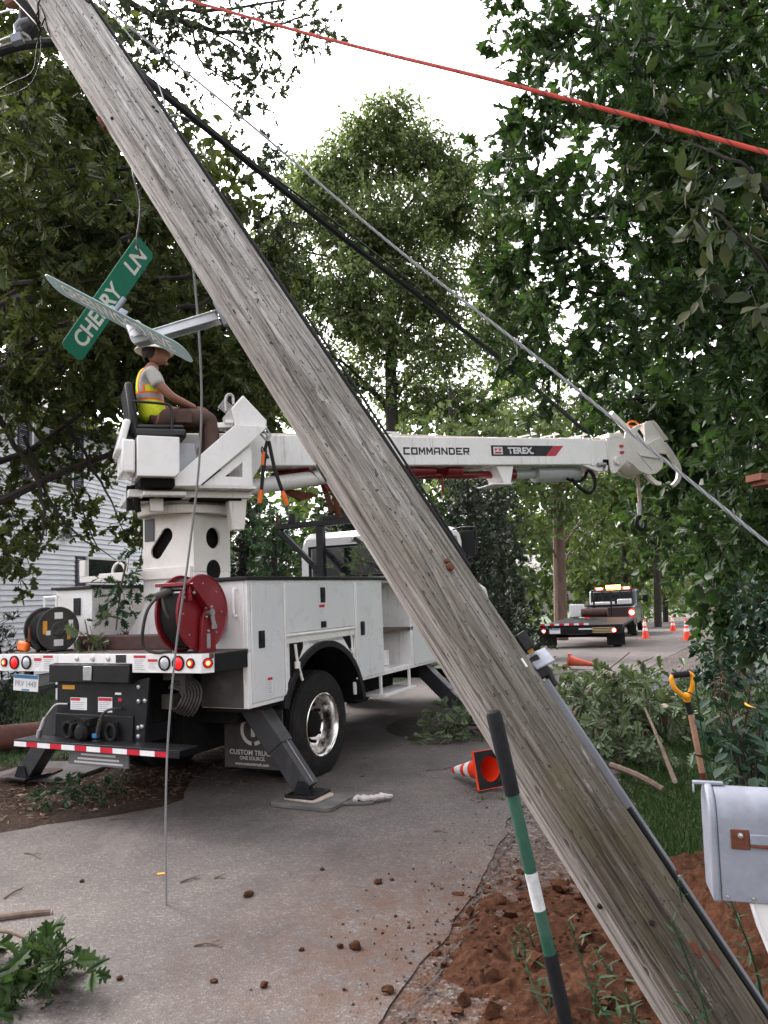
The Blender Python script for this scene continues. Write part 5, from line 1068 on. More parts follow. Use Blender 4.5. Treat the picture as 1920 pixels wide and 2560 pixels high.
# winch line along the top, with loops and rollers
bpart(MB().tube(catmull([(-0.2, 0, 0.19), (1.6, 0, 0.215), (2.6, 0.0, 0.215), (3.6, 0, 0.20), (4.6, 0, 0.20), (5.55, 0, 0.215)], 5), 0.017, 7), 'winch_line', simple('winch_rope', (0.55, 0.47, 0.38), 0.85, var=0.25, scale=40), boom, 0)
wl_ = MB().tube([(2.0, -0.15, 0.23), (2.35, -0.15, 0.215), (2.38, 0.15, 0.215), (2.0, 0.15, 0.24)], 0.010).tube([(2.2, -.15, .17), (2.36, -.15, .22)], .012).box(2.3, 2.36, -0.16, -0.12, 0.167, 0.22)
for x in (4.15, 4.5, 4.95): wl_.tube([(x, -0.15, 0.17), (x + .02, -0.15, 0.25), (x + .2, 0.0, 0.265), (x + .02, 0.15, 0.25), (x, 0.15, 0.17)], 0.009)
wl_.box(3.55, 3.70, -0.12, 0.12, 0.167, 0.19).box(4.6, 4.9, -0.15, -0.09, 0.168, 0.19)
bpart(wl_, 'rope_guide', M['white'], boom, 0)
# boom head: cheeks, sheave guard, pole claws (x,z in boom space; converted from the photo)
def B(x, z): return (x, z - 3.262 - 0.0358 * x)
hd = MB()
chk = [B(5.28, 3.62), B(5.574, 3.64), B(5.60, 3.72), B(5.76, 3.80), B(5.84, 3.84), B(5.86, 3.80), B(5.80, 3.74), B(5.96, 3.55), B(6.20, 3.366), B(6.16, 3.26), B(6.05, 3.19), B(5.92, 3.17), B(5.78, 3.21), B(5.66, 3.30), B(5.575, 3.335), B(5.36, 3.17), B(5.31, 3.175), B(5.28, 3.22)]
for y0_, y1_ in ((-0.215, -0.19), (0.16, 0.185)): hd.prism(chk, y0_, y1_)
hd.cyl((B(5.92, 3.40)[0], -0.18, B(5.92, 3.40)[1]), (B(5.92, 3.40)[0], 0.15, B(5.92, 3.40)[1]), 0.19, n=24)
head = bpart(hd, 'boom_head', M['cream'], boom, 0.004)
bpart(MB().prism([B(5.34, 3.70), B(5.568, 3.70), B(5.568, 3.645), B(5.34, 3.645)], -0.2, 0.17).cyl((B(5.41, 3.335)[0], -0.25, B(5.41, 3.335)[1]), (B(5.41, 3.335)[0], -0.2, B(5.41, 3.335)[1]), 0.055, n=16).beam((B(5.80, 3.42)[0], -0.23, B(5.80, 3.42)[1]), (B(6.16, 3.39)[0], -0.23, B(6.16, 3.39)[1]), 0.02, 0.02).beam((B(5.76, 3.46)[0], -0.222, B(5.76, 3.46)[1]), (B(5.98, 3.23)[0], -0.222, B(5.98, 3.23)[1]), 0.012, 0.012), 'head_trim', M['cream'], head, 0.003)
for z in (3.53, 3.45): bpart(MB().obox((B(5.50, z)[0], -0.222, B(5.50, z)[1]), (1, 0, 0), (0, 1, 0), (0, 0, 1), 0.03, 0.006, 0.016), 'clearance_lamp', M['lred'], head, 0.003)
bpart(MB().cyl((B(5.468, 3.985)[0], -0.12, B(5.468, 3.985)[1]), (B(5.77, 3.74)[0], -0.12, B(5.77, 3.74)[1]), 0.042, n=14).cyl((B(5.77, 3.74)[0], -0.12, B(5.77, 3.74)[1]), (B(6.05, 3.52)[0], -0.12, B(6.05, 3.52)[1]), 0.022, n=10), 'claw_cylinder', M['cream'], head, 0)
bpart(MB().prism([B(5.98, 3.87), B(6.03, 3.90), B(6.11, 3.915), B(6.29, 3.68), B(6.30, 3.66), B(5.96, 3.58)], -0.16, -0.14).prism([B(5.95, 3.59), B(6.22, 3.69), B(6.335, 3.50), B(6.30, 3.46), B(6.0, 3.48)], -0.2, -0.165).prism([B(6.11, 3.915), B(6.16, 3.88), B(6.34, 3.66), B(6.29, 3.68)], -0.2, 0.12), 'claw_plate', M['cream'], head, 0.004)
def claw(pts, w0, w1, y):
    pp = [V(*B(*p)) for p in catmull2(pts)]; n = len(pp); L_, R2 = [], []
    for i in range(n):
        d = nrm(pp[min(i + 1, n - 1)] - pp[max(0, i - 1)]); w_ = w0 + (w1 - w0) * i / (n - 1); q = V(-d[1], d[0]) * w_ / 2; L_.append(tuple(pp[i] + q)); R2.append(tuple(pp[i] - q))
    return MB().prism(L_ + R2[::-1], y, y + 0.045)
def catmull2(pts): return [(p[0], p[1]) for p in catmull([(a, b, 0) for a, b in pts], 6)]
bpart(claw([(6.27, 3.60), (6.40, 3.45), (6.50, 3.28), (6.47, 3.13), (6.36, 3.035)], 0.10, 0.05, -0.18), 'pole_claw', M['cream'], head, 0.006)
bpart(claw([(6.10, 3.30), (6.18, 3.19), (6.28, 3.12), (6.38, 3.10)], 0.09, 0.05, 0.05), 'pole_claw', M['cream'], head, 0.006)
bpart(MB().tube(catmull([(B(5.77, 3.80)[0], -.05, B(5.77, 3.80)[1]), (B(5.83, 3.90)[0], -.04, B(5.83, 3.90)[1]), (B(5.93, 3.92)[0], -.04, B(5.93, 3.92)[1]), (B(6.02, 3.86)[0], -.05, B(6.02, 3.86)[1])], 6), 0.012).tube(catmull([(B(5.79, 3.79)[0], .0, B(5.79, 3.79)[1]), (B(5.86, 3.86)[0], .0, B(5.86, 3.86)[1]), (B(5.96, 3.86)[0], .0, B(5.96, 3.86)[1])], 6), 0.01), 'red_hose', M['orange'], head, 0)
# load line and hook hanging from the head (plumb)
tpart(MB().tube([(5.93, 0.0, 3.2), (5.93, 0.0, 3.0), (5.93, 0.0, 2.80)], 0.024, 10), 'load_line', simple('tan_rope', (0.42, 0.33, 0.26), 0.9, var=0.3, scale=40), bevel=0)
tpart(MB().cyl((5.92, 0, 2.82), (5.915, 0, 2.655), 0.038, 0.03, n=12), 'line_ferrule', M['steel'], bevel=0)
hk = MB().tube([(5.925 + 0.075 * math.cos(a), 0.0, 2.555 + 0.085 * math.sin(a)) for a in np.linspace(rad(100), rad(395), 22)], list(np.linspace(0.03, 0.022, 22)), 10).cyl((5.915, 0, 2.67), (5.915, 0, 2.63), 0.025, n=10).tube([(5.865, 0.0, 2.63), (5.86, 0.0, 2.54)], 0.012)
tpart(hk, 'load_hook', M['rubber'], bevel=0)
# hydraulic drop under the turret
tpart(MB().prism([(0.30, 2.72), (0.48, 2.72), (0.45, 2.42), (0.33, 2.42)], -0.6, -0.45).box(-0.42, -0.30, -0.55, -0.45, 2.6, 2.72), 'turret_shroud', M['cream'])
tpart(MB().tube(catmull([(-0.5, -0.5, 2.86), (-0.55, -0.55, 2.72), (-0.52, -0.5, 2.6)], 5), 0.03).tube(catmull([(-0.45, -0.45, 2.86), (-0.38, -0.5, 2.76), (-0.3, -0.45, 2.84)], 5), 0.025).box(-0.62, -0.5, -0.5, -0.4, 2.62, 2.84), 'turret_hoses', M['rubber'], bevel=0)
tpart(MB().box(-0.54, -0.24, -0.86, -0.35, 2.79, 2.86).box(-0.2, 0.1, -0.5, -0.28, 2.79, 3.1), 'valve_bank', M['dark'])
# ------------------------------------------------------------------ operator on the boom seat
def skin_mesh(verts, edges, radii, sub=2, root=0):
    me = bpy.data.meshes.new('skin'); me.from_pydata([tuple(v) for v in verts], edges, [])
    o = bpy.data.objects.new('skin', me); COL.objects.link(o)
    o.modifiers.new('skin', 'SKIN'); me.skin_vertices.new() if not me.skin_vertices else None
    sv = me.skin_vertices[0].data
    for i, r in enumerate(radii): sv[i].radius = r if hasattr(r, '__len__') else (r, r); sv[i].use_root = (i == root)
    s = o.modifiers.new('sub', 'SUBSURF'); s.levels = sub; s.render_levels = sub
    dg = bpy.context.evaluated_depsgraph_get(); out = bpy.data.meshes.new_from_object(o.evaluated_get(dg)); bpy.data.objects.remove(o); return out
person = thing('person', 'man in yellow hi-vis vest, grey T-shirt and brown trousers sitting at the boom controls', 'person', bw(-0.38, -0.55, 3.36), PI / 2 - PHI)
# person space: x forward, y left, z up, origin on the cushion
sk = simple('skin', (0.27, 0.115, 0.075), 0.55, var=0.1, scale=8)
hair = simple('dark_hair', (0.02, 0.014, 0.01), 0.7)
tee = simple('grey_tee', (0.36, 0.35, 0.33), 0.9, var=0.08, scale=10, bmp=0.7, bscale=12)
brn = simple('brown_trousers', (0.085, 0.048, 0.038), 0.9, var=0.15, scale=8, bmp=0.9, bscale=9)
def body_mesh():
    v = [(0.0, 0, 0.09), (-0.02, 0, 0.24), (-0.05, 0, 0.40), (-0.04, 0, 0.53), (-0.02, 0, 0.60), (0.01, 0, 0.655)]; r = [(.15, .11), (.135, .10), (.15, .11), (.12, .085), (.055, .055), (.06, .06)]
    e = [(0, 1), (1, 2), (2, 3), (3, 4), (4, 5)]
    for s in (-1, 1):
        b = len(v); out = 0.0 if s < 0 else 0.02
        v += [(-0.03, s * .17, 0.51), (0.02, s * .225, 0.38), (0.13, s * .23, 0.275), (0.28, s * .15, 0.235), (0.375, s * .09, 0.215)]; r += [.058, .05, .042, .035, .028]
        e += [(3, b), (b, b + 1), (b + 1, b + 2), (b + 2, b + 3), (b + 3, b + 4)]
        c = len(v)
        v += [(0.03, s * .10, 0.085), (0.27, s * .12, 0.115), (0.50, s * .13, 0.115), (0.50, s * .125, -0.10), (0.47, s * .12, -0.33), (0.49, s * .12, -0.40), (0.60, s * .125, -0.425)]; r += [.09, .082, .066, .058, .042, .045, .036]
        e += [(0, c)] + [(c + i, c + i + 1) for i in range(6)]
    return skin_mesh(v, e, r)
me = body_mesh()
bm = bmesh.new(); bm.from_mesh(me)
def blob(c, rx, ry, rz, sub=3):
    r_ = bmesh.ops.create_icosphere(bm, subdivisions=sub, radius=1.0)
    for v in r_['verts']: v.co = Vector((c[0] + v.co.x * rx, c[1] + v.co.y * ry, c[2] + v.co.z * rz))
    return r_['verts']
hv = blob((0.035, 0, 0.755), 0.098, 0.076, 0.118)
for v in hv:
    if v.co.z < 0.72 and v.co.x > 0.02: v.co.x += 0.012
    if v.co.x > 0.09 and 0.70 < v.co.z < 0.79 and abs(v.co.y) < 0.022: v.co.x += 0.016
blob((0.138, 0, 0.735), 0.016, 0.013, 0.022, 2); blob((0.118, 0, 0.69), 0.010, 0.022, 0.006, 2); blob((0.115, 0, 0.655), 0.02, 0.025, 0.018, 2)
for s in (-1, 1): blob((0.02, s * .078, 0.745), 0.022, 0.010, 0.034, 2); blob((0.121, s * .03, 0.765), 0.008, 0.012, 0.008, 2)
bm.to_mesh(me); bm.free()
link('body', me, sk, person)
# hands: palm, four curled fingers, thumb; near one on a lever
for s in (-1, 1):
    W0 = V(0.385, s * .085, 0.213); m = None; hb = MB()
    hb.obox(W0 + V(.035, 0, -.002), (1, 0, -.15), (0, 1, 0), (.15, 0, 1), 0.042, 0.038, 0.014)
    for i, L_ in enumerate((.034, .038, .036, .028)):
        y = s * .085 + (-.028 + i * .0185); p0 = V(.455, y, .206)
        hb.tube([p0, p0 + V(L_ * .55, 0, -.006), p0 + V(L_ * .75, 0, -.026), p0 + V(L_ * .45, 0, -.045), p0 + V(L_ * .1, 0, -.048)], [.0095, .0095, .009, .0085, .007], 7)
    hb.tube([W0 + V(.02, -s * .03, 0), W0 + V(.045, -s * .052, -.008), W0 + V(.075, -s * .048, -.02)], [.013, .011, .009], 7)
    hb.build('hand', sk, person, 0.004)
# trousers
v = [(-0.01, 0, 0.09), (-0.01, 0, 0.17)]; r = [(.165, .125), (.15, .115)]; e = [(0, 1)]
for s in (-1, 1):
    c = len(v); v += [(0.03, s * .10, 0.088), (0.27, s * .12, 0.118), (0.50, s * .13, 0.118), (0.515, s * .125, -0.08), (0.48, s * .12, -0.33)]; r += [.102, .096, .085, .078, .07]; e += [(0, c), (c, c + 1), (c + 1, c + 2), (c + 2, c + 3), (c + 3, c + 4)]
tr_ = link('trousers', skin_mesh(v, e, r), brn, person)
MB().obox((0.24, -0.218, 0.10), (1, 0, 0.05), (0, 1, 0), (0, 0, 1), 0.075, 0.008, 0.06).build('cargo_pocket', brn, tr_, 0.01)
for s in (-1, 1):
    bt = MB().prism([(0.43, -0.46), (0.66, -0.46), (0.67, -0.425), (0.56, -0.36), (0.53, -0.27), (0.43, -0.27)], s * .12 - .045, s * .12 + .045); bt.build('boot', simple('boot_leather', (0.06, 0.035, 0.022), 0.7), person, 0.02)
# T-shirt
v = [(-0.02, 0, 0.16), (-0.03, 0, 0.28), (-0.05, 0, 0.42), (-0.04, 0, 0.535), (-0.025, 0, 0.585)]; r = [(.155, .12), (.15, .115), (.165, .122), (.135, .10), (.07, .065)]; e = [(0, 1), (1, 2), (2, 3), (3, 4)]
for s in (-1, 1):
    b = len(v); v += [(-0.035, s * .175, 0.515), (0.005, s * .215, 0.41), (0.02, s * .225, 0.365)]; r += [.072, .068, .07]; e += [(3, b), (b, b + 1), (b + 1, b + 2)]
link('t_shirt', skin_mesh(v, e, r), tee, person)
# hi-vis vest: yellow mesh with orange-bordered silver bands (two over the shoulders, one round the waist)
def vest_mat():
    m, nt, b, out = new_mat('hivis_vest'); tc = nt.nodes.new('ShaderNodeTexCoord'); sp = nt.nodes.new('ShaderNodeSeparateXYZ'); nt.links.new(tc.outputs['Object'], sp.inputs[0])
    def band(sock, c, w):
        a = nt.nodes.new('ShaderNodeMath'); a.operation = 'SUBTRACT'; a.inputs[1].default_value = c; nt.links.new(sock, a.inputs[0])
        d = nt.nodes.new('ShaderNodeMath'); d.operation = 'ABSOLUTE'; nt.links.new(a.outputs[0], d.inputs[0])
        q = nt.nodes.new('ShaderNodeMath'); q.operation = 'LESS_THAN'; q.inputs[1].default_value = w; nt.links.new(d.outputs[0], q.inputs[0]); return q.outputs[0]
    ay = nt.nodes.new('ShaderNodeMath'); ay.operation = 'ABSOLUTE'; nt.links.new(sp.outputs['Y'], ay.inputs[0])
    up = nt.nodes.new('ShaderNodeMath'); up.operation = 'GREATER_THAN'; up.inputs[1].default_value = 0.335; nt.links.new(sp.outputs['Z'], up.inputs[0])
    def mul(a, b_): q = nt.nodes.new('ShaderNodeMath'); q.operation = 'MULTIPLY'; nt.links.new(a, q.inputs[0]); nt.links.new(b_, q.inputs[1]); return q.outputs[0]
    c = mixc(nt, mul(band(ay.outputs[0], 0.105, 0.036), up.outputs[0]), ramp(nt, [(0.3, (0.55, 0.62, 0.01)), (0.7, (0.75, 0.80, 0.04))], noise(nt, tc.outputs['Object'], 9, 4)).outputs[0], (0.85, 0.13, 0.02))
    c = mixc(nt, mul(band(ay.outputs[0], 0.105, 0.019), up.outputs[0]), c, (0.34, 0.34, 0.35))
    c = mixc(nt, band(sp.outputs['Z'], 0.30, 0.04), c, (0.85, 0.13, 0.02)); c = mixc(nt, band(sp.outputs['Z'], 0.30, 0.022), c, (0.34, 0.34, 0.35))
    nt.links.new(c, b.inputs['Base Color']); b.inputs['Roughness'].default_value = 0.85; bump(nt, b, noise(nt, tc.outputs['Object'], 26, 4), 0.5, 0.02); return m
v = [(0.0, 0, 0.05), (-0.015, 0, 0.16), (-0.03, 0, 0.28), (-0.05, 0, 0.42), (-0.045, 0, 0.535), (-0.03, 0, 0.595)]; r = [(.185, .15), (.175, .135), (.165, .13), (.172, .134), (.14, .112), (.075, .075)]
me = skin_mesh(v, [(i, i + 1) for i in range(5)], r, 3)
link('vest', me, vest_mat(), person)
# hard hat with full brim over dark hair
hat = MB().lathe([(0.0, 0.180), (0.008, 0.183), (0.014, 0.174), (0.022, 0.112), (0.06, 0.106), (0.10, 0.088), (0.13, 0.05), (0.138, 0)], (0.005, 0, 0.755), (0.06, 0, 1), 36).box(-0.06, 0.11, -0.008, 0.008, 0.895, 0.92)
hat.build('hard_hat', M['cream'], person, 0.003)
hm = MB().lathe([(0.0, 0.05), (0.03, 0.074), (0.10, 0.082), (0.13, 0.08)], (-0.035, 0, 0.69), (0.06, 0, 1), 24); hm.build('hair', hair, person)
# ------------------------------------------------------------------ leaning utility pole
def pt(px, py, Y): return at(px, py, Y)
PB = V(1.229, 3.066, 0.0); PT = V(-1.687, 3.854, 5.072); PA = nrm(PT - PB)
def prad(s): return 0.1735 - 0.0052 * s                       # radius s metres up the pole
def pole_side(s):                                             # unit vector across the pole, to the right as seen from the camera
    p = PB + PA * s; d = nrm(p - EYEP); q = nrm(np.cross(d, PA)); return -q if q @ _rt < 0 else q
def psurf(s, ang, lift=0.0):                                  # ang 0: towards the camera, +90: right edge
    p = PB + PA * s; sd = pole_side(s); fr = nrm(np.cross(sd, PA)); fr = -fr if fr @ (p - EYEP) > 0 else fr
    a = rad(ang); n = fr * math.cos(a) + sd * math.sin(a); return p + n * (prad(s) + lift), n
def s_at(px, py):                                             # metres up the pole nearest to a photo pixel
    best = min(np.linspace(0, 6.4, 641), key=lambda s: (proj(PB + PA * s)[0] - px) ** 2 + (proj(PB + PA * s)[1] - py) ** 2); return best
def ang_at(px, py):
    s = s_at(px, py); c = proj(PB + PA * s); a = proj(psurf(s, 90)[0]); w = math.hypot(a[0] - c[0], a[1] - c[1])
    ux, uy = (a[0] - c[0]) / w, (a[1] - c[1]) / w; t = ((px - c[0]) * ux + (py - c[1]) * uy) / w
    return s, math.degrees(math.asin(max(-1, min(1, t))))
pole = thing('utility_pole', 'weathered grey wooden utility pole leaning steeply across the whole picture', 'utility pole', PB)
def pole_mat():
    m, nt, b, out = new_mat('weathered_pole_wood'); tc = nt.nodes.new('ShaderNodeTexCoord')
    def mp(s): q = nt.nodes.new('ShaderNodeMapping'); q.inputs['Scale'].default_value = s; nt.links.new(tc.outputs['Object'], q.inputs[0]); return q.outputs[0]
    g1 = noise(nt, mp((1, 1, 0.03)), 85, 6, 0.65); g2 = noise(nt, mp((1, 1, 0.06)), 24, 6, 0.7); g3 = noise(nt, mp((1, 1, 0.35)), 3.2, 5)
    spots = noise(nt, mp((1, 1, 0.45)), 70, 3, 0.6); chips = noise(nt, mp((1, 1, 0.16)), 15, 8, 0.78)
    sp = nt.nodes.new('ShaderNodeSeparateXYZ'); nt.links.new(tc.outputs['Object'], sp.inputs[0])
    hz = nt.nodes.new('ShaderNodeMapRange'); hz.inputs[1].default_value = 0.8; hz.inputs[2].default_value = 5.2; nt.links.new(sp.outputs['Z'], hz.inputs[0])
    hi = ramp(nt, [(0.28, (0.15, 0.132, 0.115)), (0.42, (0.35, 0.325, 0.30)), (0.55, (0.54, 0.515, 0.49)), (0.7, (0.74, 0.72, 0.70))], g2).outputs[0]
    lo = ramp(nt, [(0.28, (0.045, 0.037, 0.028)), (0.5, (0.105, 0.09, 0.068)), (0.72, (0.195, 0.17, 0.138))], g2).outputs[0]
    c = mixc(nt, hz.outputs[0], lo, hi)  # paler towards the top: weathering, with some of the light painted in
    c = mixc(nt, 1.0, c, ramp(nt, [(0.32, 0.35), (0.46, 0.9), (0.62, 1.15)], g1).outputs[0], 'MULTIPLY')
    g0 = noise(nt, mp((1, 1, 0.02)), 210, 4, 0.6); c = mixc(nt, 1.0, c, ramp(nt, [(0.36, 0.45), (0.5, 1.0), (0.65, 1.12)], g0).outputs[0], 'MULTIPLY')
    # pale raw chips where the grey skin has broken off
    c = mixc(nt, ramp(nt, [(0.60, 0.0), (0.68, 0.75)], chips).outputs[0], c, (0.52, 0.47, 0.43))
    # green-brown algae lower down
    al = nt.nodes.new('ShaderNodeMath'); al.operation = 'MULTIPLY'; nt.links.new(ramp(nt, [(0.5, 0.0), (0.66, 0.5)], g3).outputs[0], al.inputs[0])
    inv = nt.nodes.new('ShaderNodeMath'); inv.operation = 'SUBTRACT'; inv.inputs[0].default_value = 1.0; nt.links.new(hz.outputs[0], inv.inputs[1]); nt.links.new(inv.outputs[0], al.inputs[1])
    c = mixc(nt, al.outputs[0], c, (0.11, 0.095, 0.035))
    c = mixc(nt, ramp(nt, [(0.335, 0.9), (0.385, 0.0)], spots).outputs[0], c, (0.035, 0.03, 0.026))
    # the side that faces up-left is paler: weathering plus painted light from there
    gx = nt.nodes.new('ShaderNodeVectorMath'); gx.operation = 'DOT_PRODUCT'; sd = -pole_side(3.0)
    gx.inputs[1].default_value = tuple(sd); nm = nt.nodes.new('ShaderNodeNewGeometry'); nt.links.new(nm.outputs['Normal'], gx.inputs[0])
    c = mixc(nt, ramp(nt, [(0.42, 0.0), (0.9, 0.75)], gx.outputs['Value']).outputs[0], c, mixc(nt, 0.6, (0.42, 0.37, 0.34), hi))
    nt.links.new(c, b.inputs['Base Color']); b.inputs['Roughness'].default_value = 0.92; b.inputs['Specular IOR Level'].default_value = 0.2
    bump(nt, b, g1, 0.7, 0.006); return m
def pole_shaft():
    na, ns, L0, L1 = 240, 700, -0.5, 8.6
    A = np.linspace(0, 2 * PI, na, endpoint=False); S = np.linspace(L0, L1, ns); AA, SS = np.meshgrid(A, S)
    sd = pole_side(3.0); fr = nrm(np.cross(sd, PA)); fr = -fr if fr @ (PB + PA * 3 - EYEP) > 0 else fr
    R0 = 0.1735 - 0.0052 * SS
    P = np.stack([np.cos(AA) * 9, np.sin(AA) * 9, SS * 0.35], -1)
    d = (fbm(P * 1.6, 4) - 0.47) * 0.010 + (fbm(P * np.array([5, 5, 2.2]), 3) - 0.44) * 0.008
    d += (fbm(np.stack([np.cos(AA) * 1.5, np.sin(AA) * 1.5, SS * .5 + 7], -1), 3) - 0.47) * 0.018
    rng = np.random.default_rng(3)
    for i in range(70):                                  # drying checks: long narrow furrows along the grain
        a0 = rng.uniform(-PI / 2 * 1.05, PI / 2 * 1.05); s0 = rng.uniform(-0.2, 6.5); L = rng.uniform(0.25, 1.5); w = rng.uniform(0.012, 0.032); dp = rng.uniform(0.003, 0.011)
        da = (AA - (a0 % (2 * PI)) - 0.05 * np.sin(SS * 3 + i) + PI) % (2 * PI) - PI; t = np.clip(1 - ((SS - s0) / (L / 2)) ** 2, 0, 1)
        d -= dp * np.exp(-(da / w) ** 2) * t
    for (px, py, px2, py2, w, dp) in [(1000, 1280, 1190, 1640, 0.05, 0.022), (885, 1060, 1010, 1290, 0.035, 0.013)]:   # the deep open check in the middle
        s1, a1 = ang_at(px, py); s2, a2 = ang_at(px2, py2); ac = np.interp(SS, [min(s1, s2), max(s1, s2)], [rad(a2 if s2 < s1 else a1), rad(a1 if s2 < s1 else a2)])
        da = (AA - ac % (2 * PI) + PI) % (2 * PI) - PI; t = np.clip(1 - ((SS - (s1 + s2) / 2) / (abs(s1 - s2) / 2)) ** 2, 0, 1); d -= dp * np.exp(-(da / w) ** 2) * t ** 0.5
    for (px, py, wa, ws, dp) in [(560, 575, 0.32, 0.03, 0.016), (820, 1015, 0.2, 0.035, 0.012)]:                           # old cut scars
        s1, a1 = ang_at(px, py); da = (AA - rad(a1) % (2 * PI) + PI) % (2 * PI) - PI; d -= dp * np.exp(-(da / wa) ** 6) * np.exp(-((SS - s1) / ws) ** 4)
    for i in range(220):                                 # spike holes and pits
        a0 = rng.uniform(-1.5, 1.5); s0 = rng.uniform(0, 6.3); da = (AA - a0 % (2 * PI) + PI) % (2 * PI) - PI; d -= rng.uniform(0.004, 0.011) * np.exp(-(da / .022) ** 2) * np.exp(-((SS - s0) / rng.uniform(.008, .025)) ** 2)
    R_ = R0 + d
    n = np.cos(AA)[..., None] * fr + np.sin(AA)[..., None] * sd
    v = np.stack([np.cos(AA) * R_, np.sin(AA) * R_, SS], -1).reshape(-1, 3)
    i = np.arange((ns - 1) * na); r = i // na; c = i % na; a = r * na + c; b = r * na + (c + 1) % na
    me = np_mesh('shaft', v, np.stack([a, b, b + na, a + na], -1), 4)
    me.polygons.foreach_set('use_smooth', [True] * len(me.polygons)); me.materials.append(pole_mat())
    o = bpy.data.objects.new('shaft', me); COL.objects.link(o); o.parent = pole
    o.matrix_local = Matrix(((fr[0], sd[0], PA[0], 0), (fr[1], sd[1], PA[1], 0), (fr[2], sd[2], PA[2], 0), (0, 0, 0, 1)))
    bm_ = MB().cyl(PA * (L1 - .02), PA * (L1 + .004), 0.125, 0.12, 24); bm_.build('pole_top', M['bark'], pole)
pole_shaft()
def on_pole(s, ang, lift=0.0): p, n = psurf(s, ang, lift); return p - PB, n
# black ground wire tacked along the right edge, then the grey moulding below the meter pot
blk = simple('cable_black', (0.007, 0.007, 0.009), 0.55, var=0.2, scale=20, spec=0.3); grey = simple('conduit_grey', (0.17, 0.175, 0.20), 0.6, var=0.1, scale=6, dirt=(0.09, 0.085, 0.085), dirt_amt=0.4)
ss = np.linspace(2.05, 7.6, 60); MB().tube([on_pole(s, 88 + 2 * math.sin(s * 3), 0.010)[0] for s in ss], 0.010, 7).build('riser_cable', blk, pole)
MB().tube([on_pole(s, 96 + 3 * math.sin(s * 2.2), 0.012 + .004 * math.sin(s * 5))[0] for s in np.linspace(2.1, 4.4, 30)], 0.007, 7).build('riser_cable', blk, pole)
MB().tube([on_pole(s, 92, 0.022 + .012 * math.sin((s - 2.1) * 1.7))[0] for s in np.linspace(2.1, 3.5, 24)], 0.006, 7).build('riser_cable', blk, pole)
sA = s_at(1726 - 60, 2260 + 30)
def molding(s0, s1, name='moulding', ang=84):
    m = MB(); n_ = 14
    for a, b in zip(np.linspace(s0, s1, n_)[:-1], np.linspace(s0, s1, n_)[1:]):
        pass
    pts = [on_pole(s, ang, 0.006) for s in np.linspace(s0, s1, n_)]; L_ = []
    vs_ = []
    for p, n in pts:
        t = nrm(np.cross(n, PA)); vs_ += [p - t * .019 - n * .012, p - t * .019 + n * .012, p - t * .012 + n * .019, p + t * .012 + n * .019, p + t * .019 + n * .012, p + t * .019 - n * .012]
    m.add(vs_, [(6 * i + j, 6 * i + (j + 1) % 6, 6 * i + 6 + (j + 1) % 6, 6 * i + 6 + j) for i in range(n_ - 1) for j in range(6)] + [(0, 1, 2, 3, 4, 5), tuple(6 * (n_ - 1) + j for j in range(6))])
    return m.build(name, grey, pole)
sM = s_at(1610, 2200); sT = s_at(1300, 1745)
molding(sM - 0.02, sT); molding(-0.05, sM - 0.05); MB().tube([on_pole(s, 78, 0.004)[0] for s in np.linspace(-0.1, 0.9, 10)], 0.012).build('riser_cable', blk, pole)
# open splice terminal on the right edge
p, n = on_pole(sT + 0.18, 92, 0.03); t = nrm(np.cross(n, PA))
box = MB().obox(p, n, PA, t, 0.024, 0.04, 0.024).obox(p + PA * -0.12 + n * -0.01, n, PA, t, 0.022, 0.05, 0.02).tube([p - PA * .1, p - PA * .16 + n * .01, p - PA * .22 - n * .005], 0.02)
tm = box.build('splice_terminal', M['black'], pole, 0.006)
cc = pt(1352, 1646, 3.26) - PB; cx_ = nrm(_rt * .88 + _up * .38 + _f * .1); cy_ = nrm(_f * .80 + _up * .42 - _rt * .1); MB().obox(cc, cx_, nrm(cy_ - cx_ * (cx_ @ cy_)), np.cross(cx_, nrm(cy_ - cx_ * (cx_ @ cy_))), 0.045, 0.05, 0.005).build('terminal_cover', M['galv'], tm, 0.015)
MB().obox(p - PA * .06 + n * 0.0 - t * .03, n, PA, t, .012, .02, .006).build('yellow_tag', M['yellow'], tm)
MB().obox(on_pole(sT + .11, 55, 0.003)[0], on_pole(sT, 55)[1], PA, np.cross(on_pole(sT, 55)[1], PA), .002, .02, .006).build('aluminium_tag', M['label'], pole)
# rusty tags, bolts and holes
def knob(px, py, r, mat, L_=0.02, name='bolt', n=8):
    s, a = ang_at(px, py); p, nn = on_pole(s, a, -0.004); MB().cyl(p, p + nn * L_, r, r * .85, n).build(name, mat, pole, 0.003)
for q in ((1127, 1428, .018), (1120, 1415, .012)): knob(q[0], q[1], q[2], M['rust'])
for q in ((402, 302, .012), (410, 311, .012), (308, 336, .009), (525, 482, .008), (1180, 1790, .01), (1490, 2245, .012), (1605, 2270, .012)): knob(q[0], q[1], q[2], M['rubber'], 0.012)
s, a = ang_at(268, 310); p, nn = on_pole(s, -88, 0.004); MB().obox(p, nn, PA, np.cross(nn, PA), 0.012, 0.04, 0.025).build('rust_plate', M['rust'], pole, 0.004)
s, a = ang_at(806, 1190); p, nn = on_pole(s, -80, 0.0); MB().obox(p, nn, PA, np.cross(nn, PA), 0.004, 0.045, 0.018).build('rust_plate', M['bark'], pole, 0.003)
for (px, py) in ((1715, 2340), (1760, 2365)): s, a = ang_at(px, py); p, nn = on_pole(s, a, 0.001); MB().obox(p, nn, PA, np.cross(nn, PA), 0.003, 0.03, 0.012).build('rust_stain_plate', M['rust'], pole, 0.002)
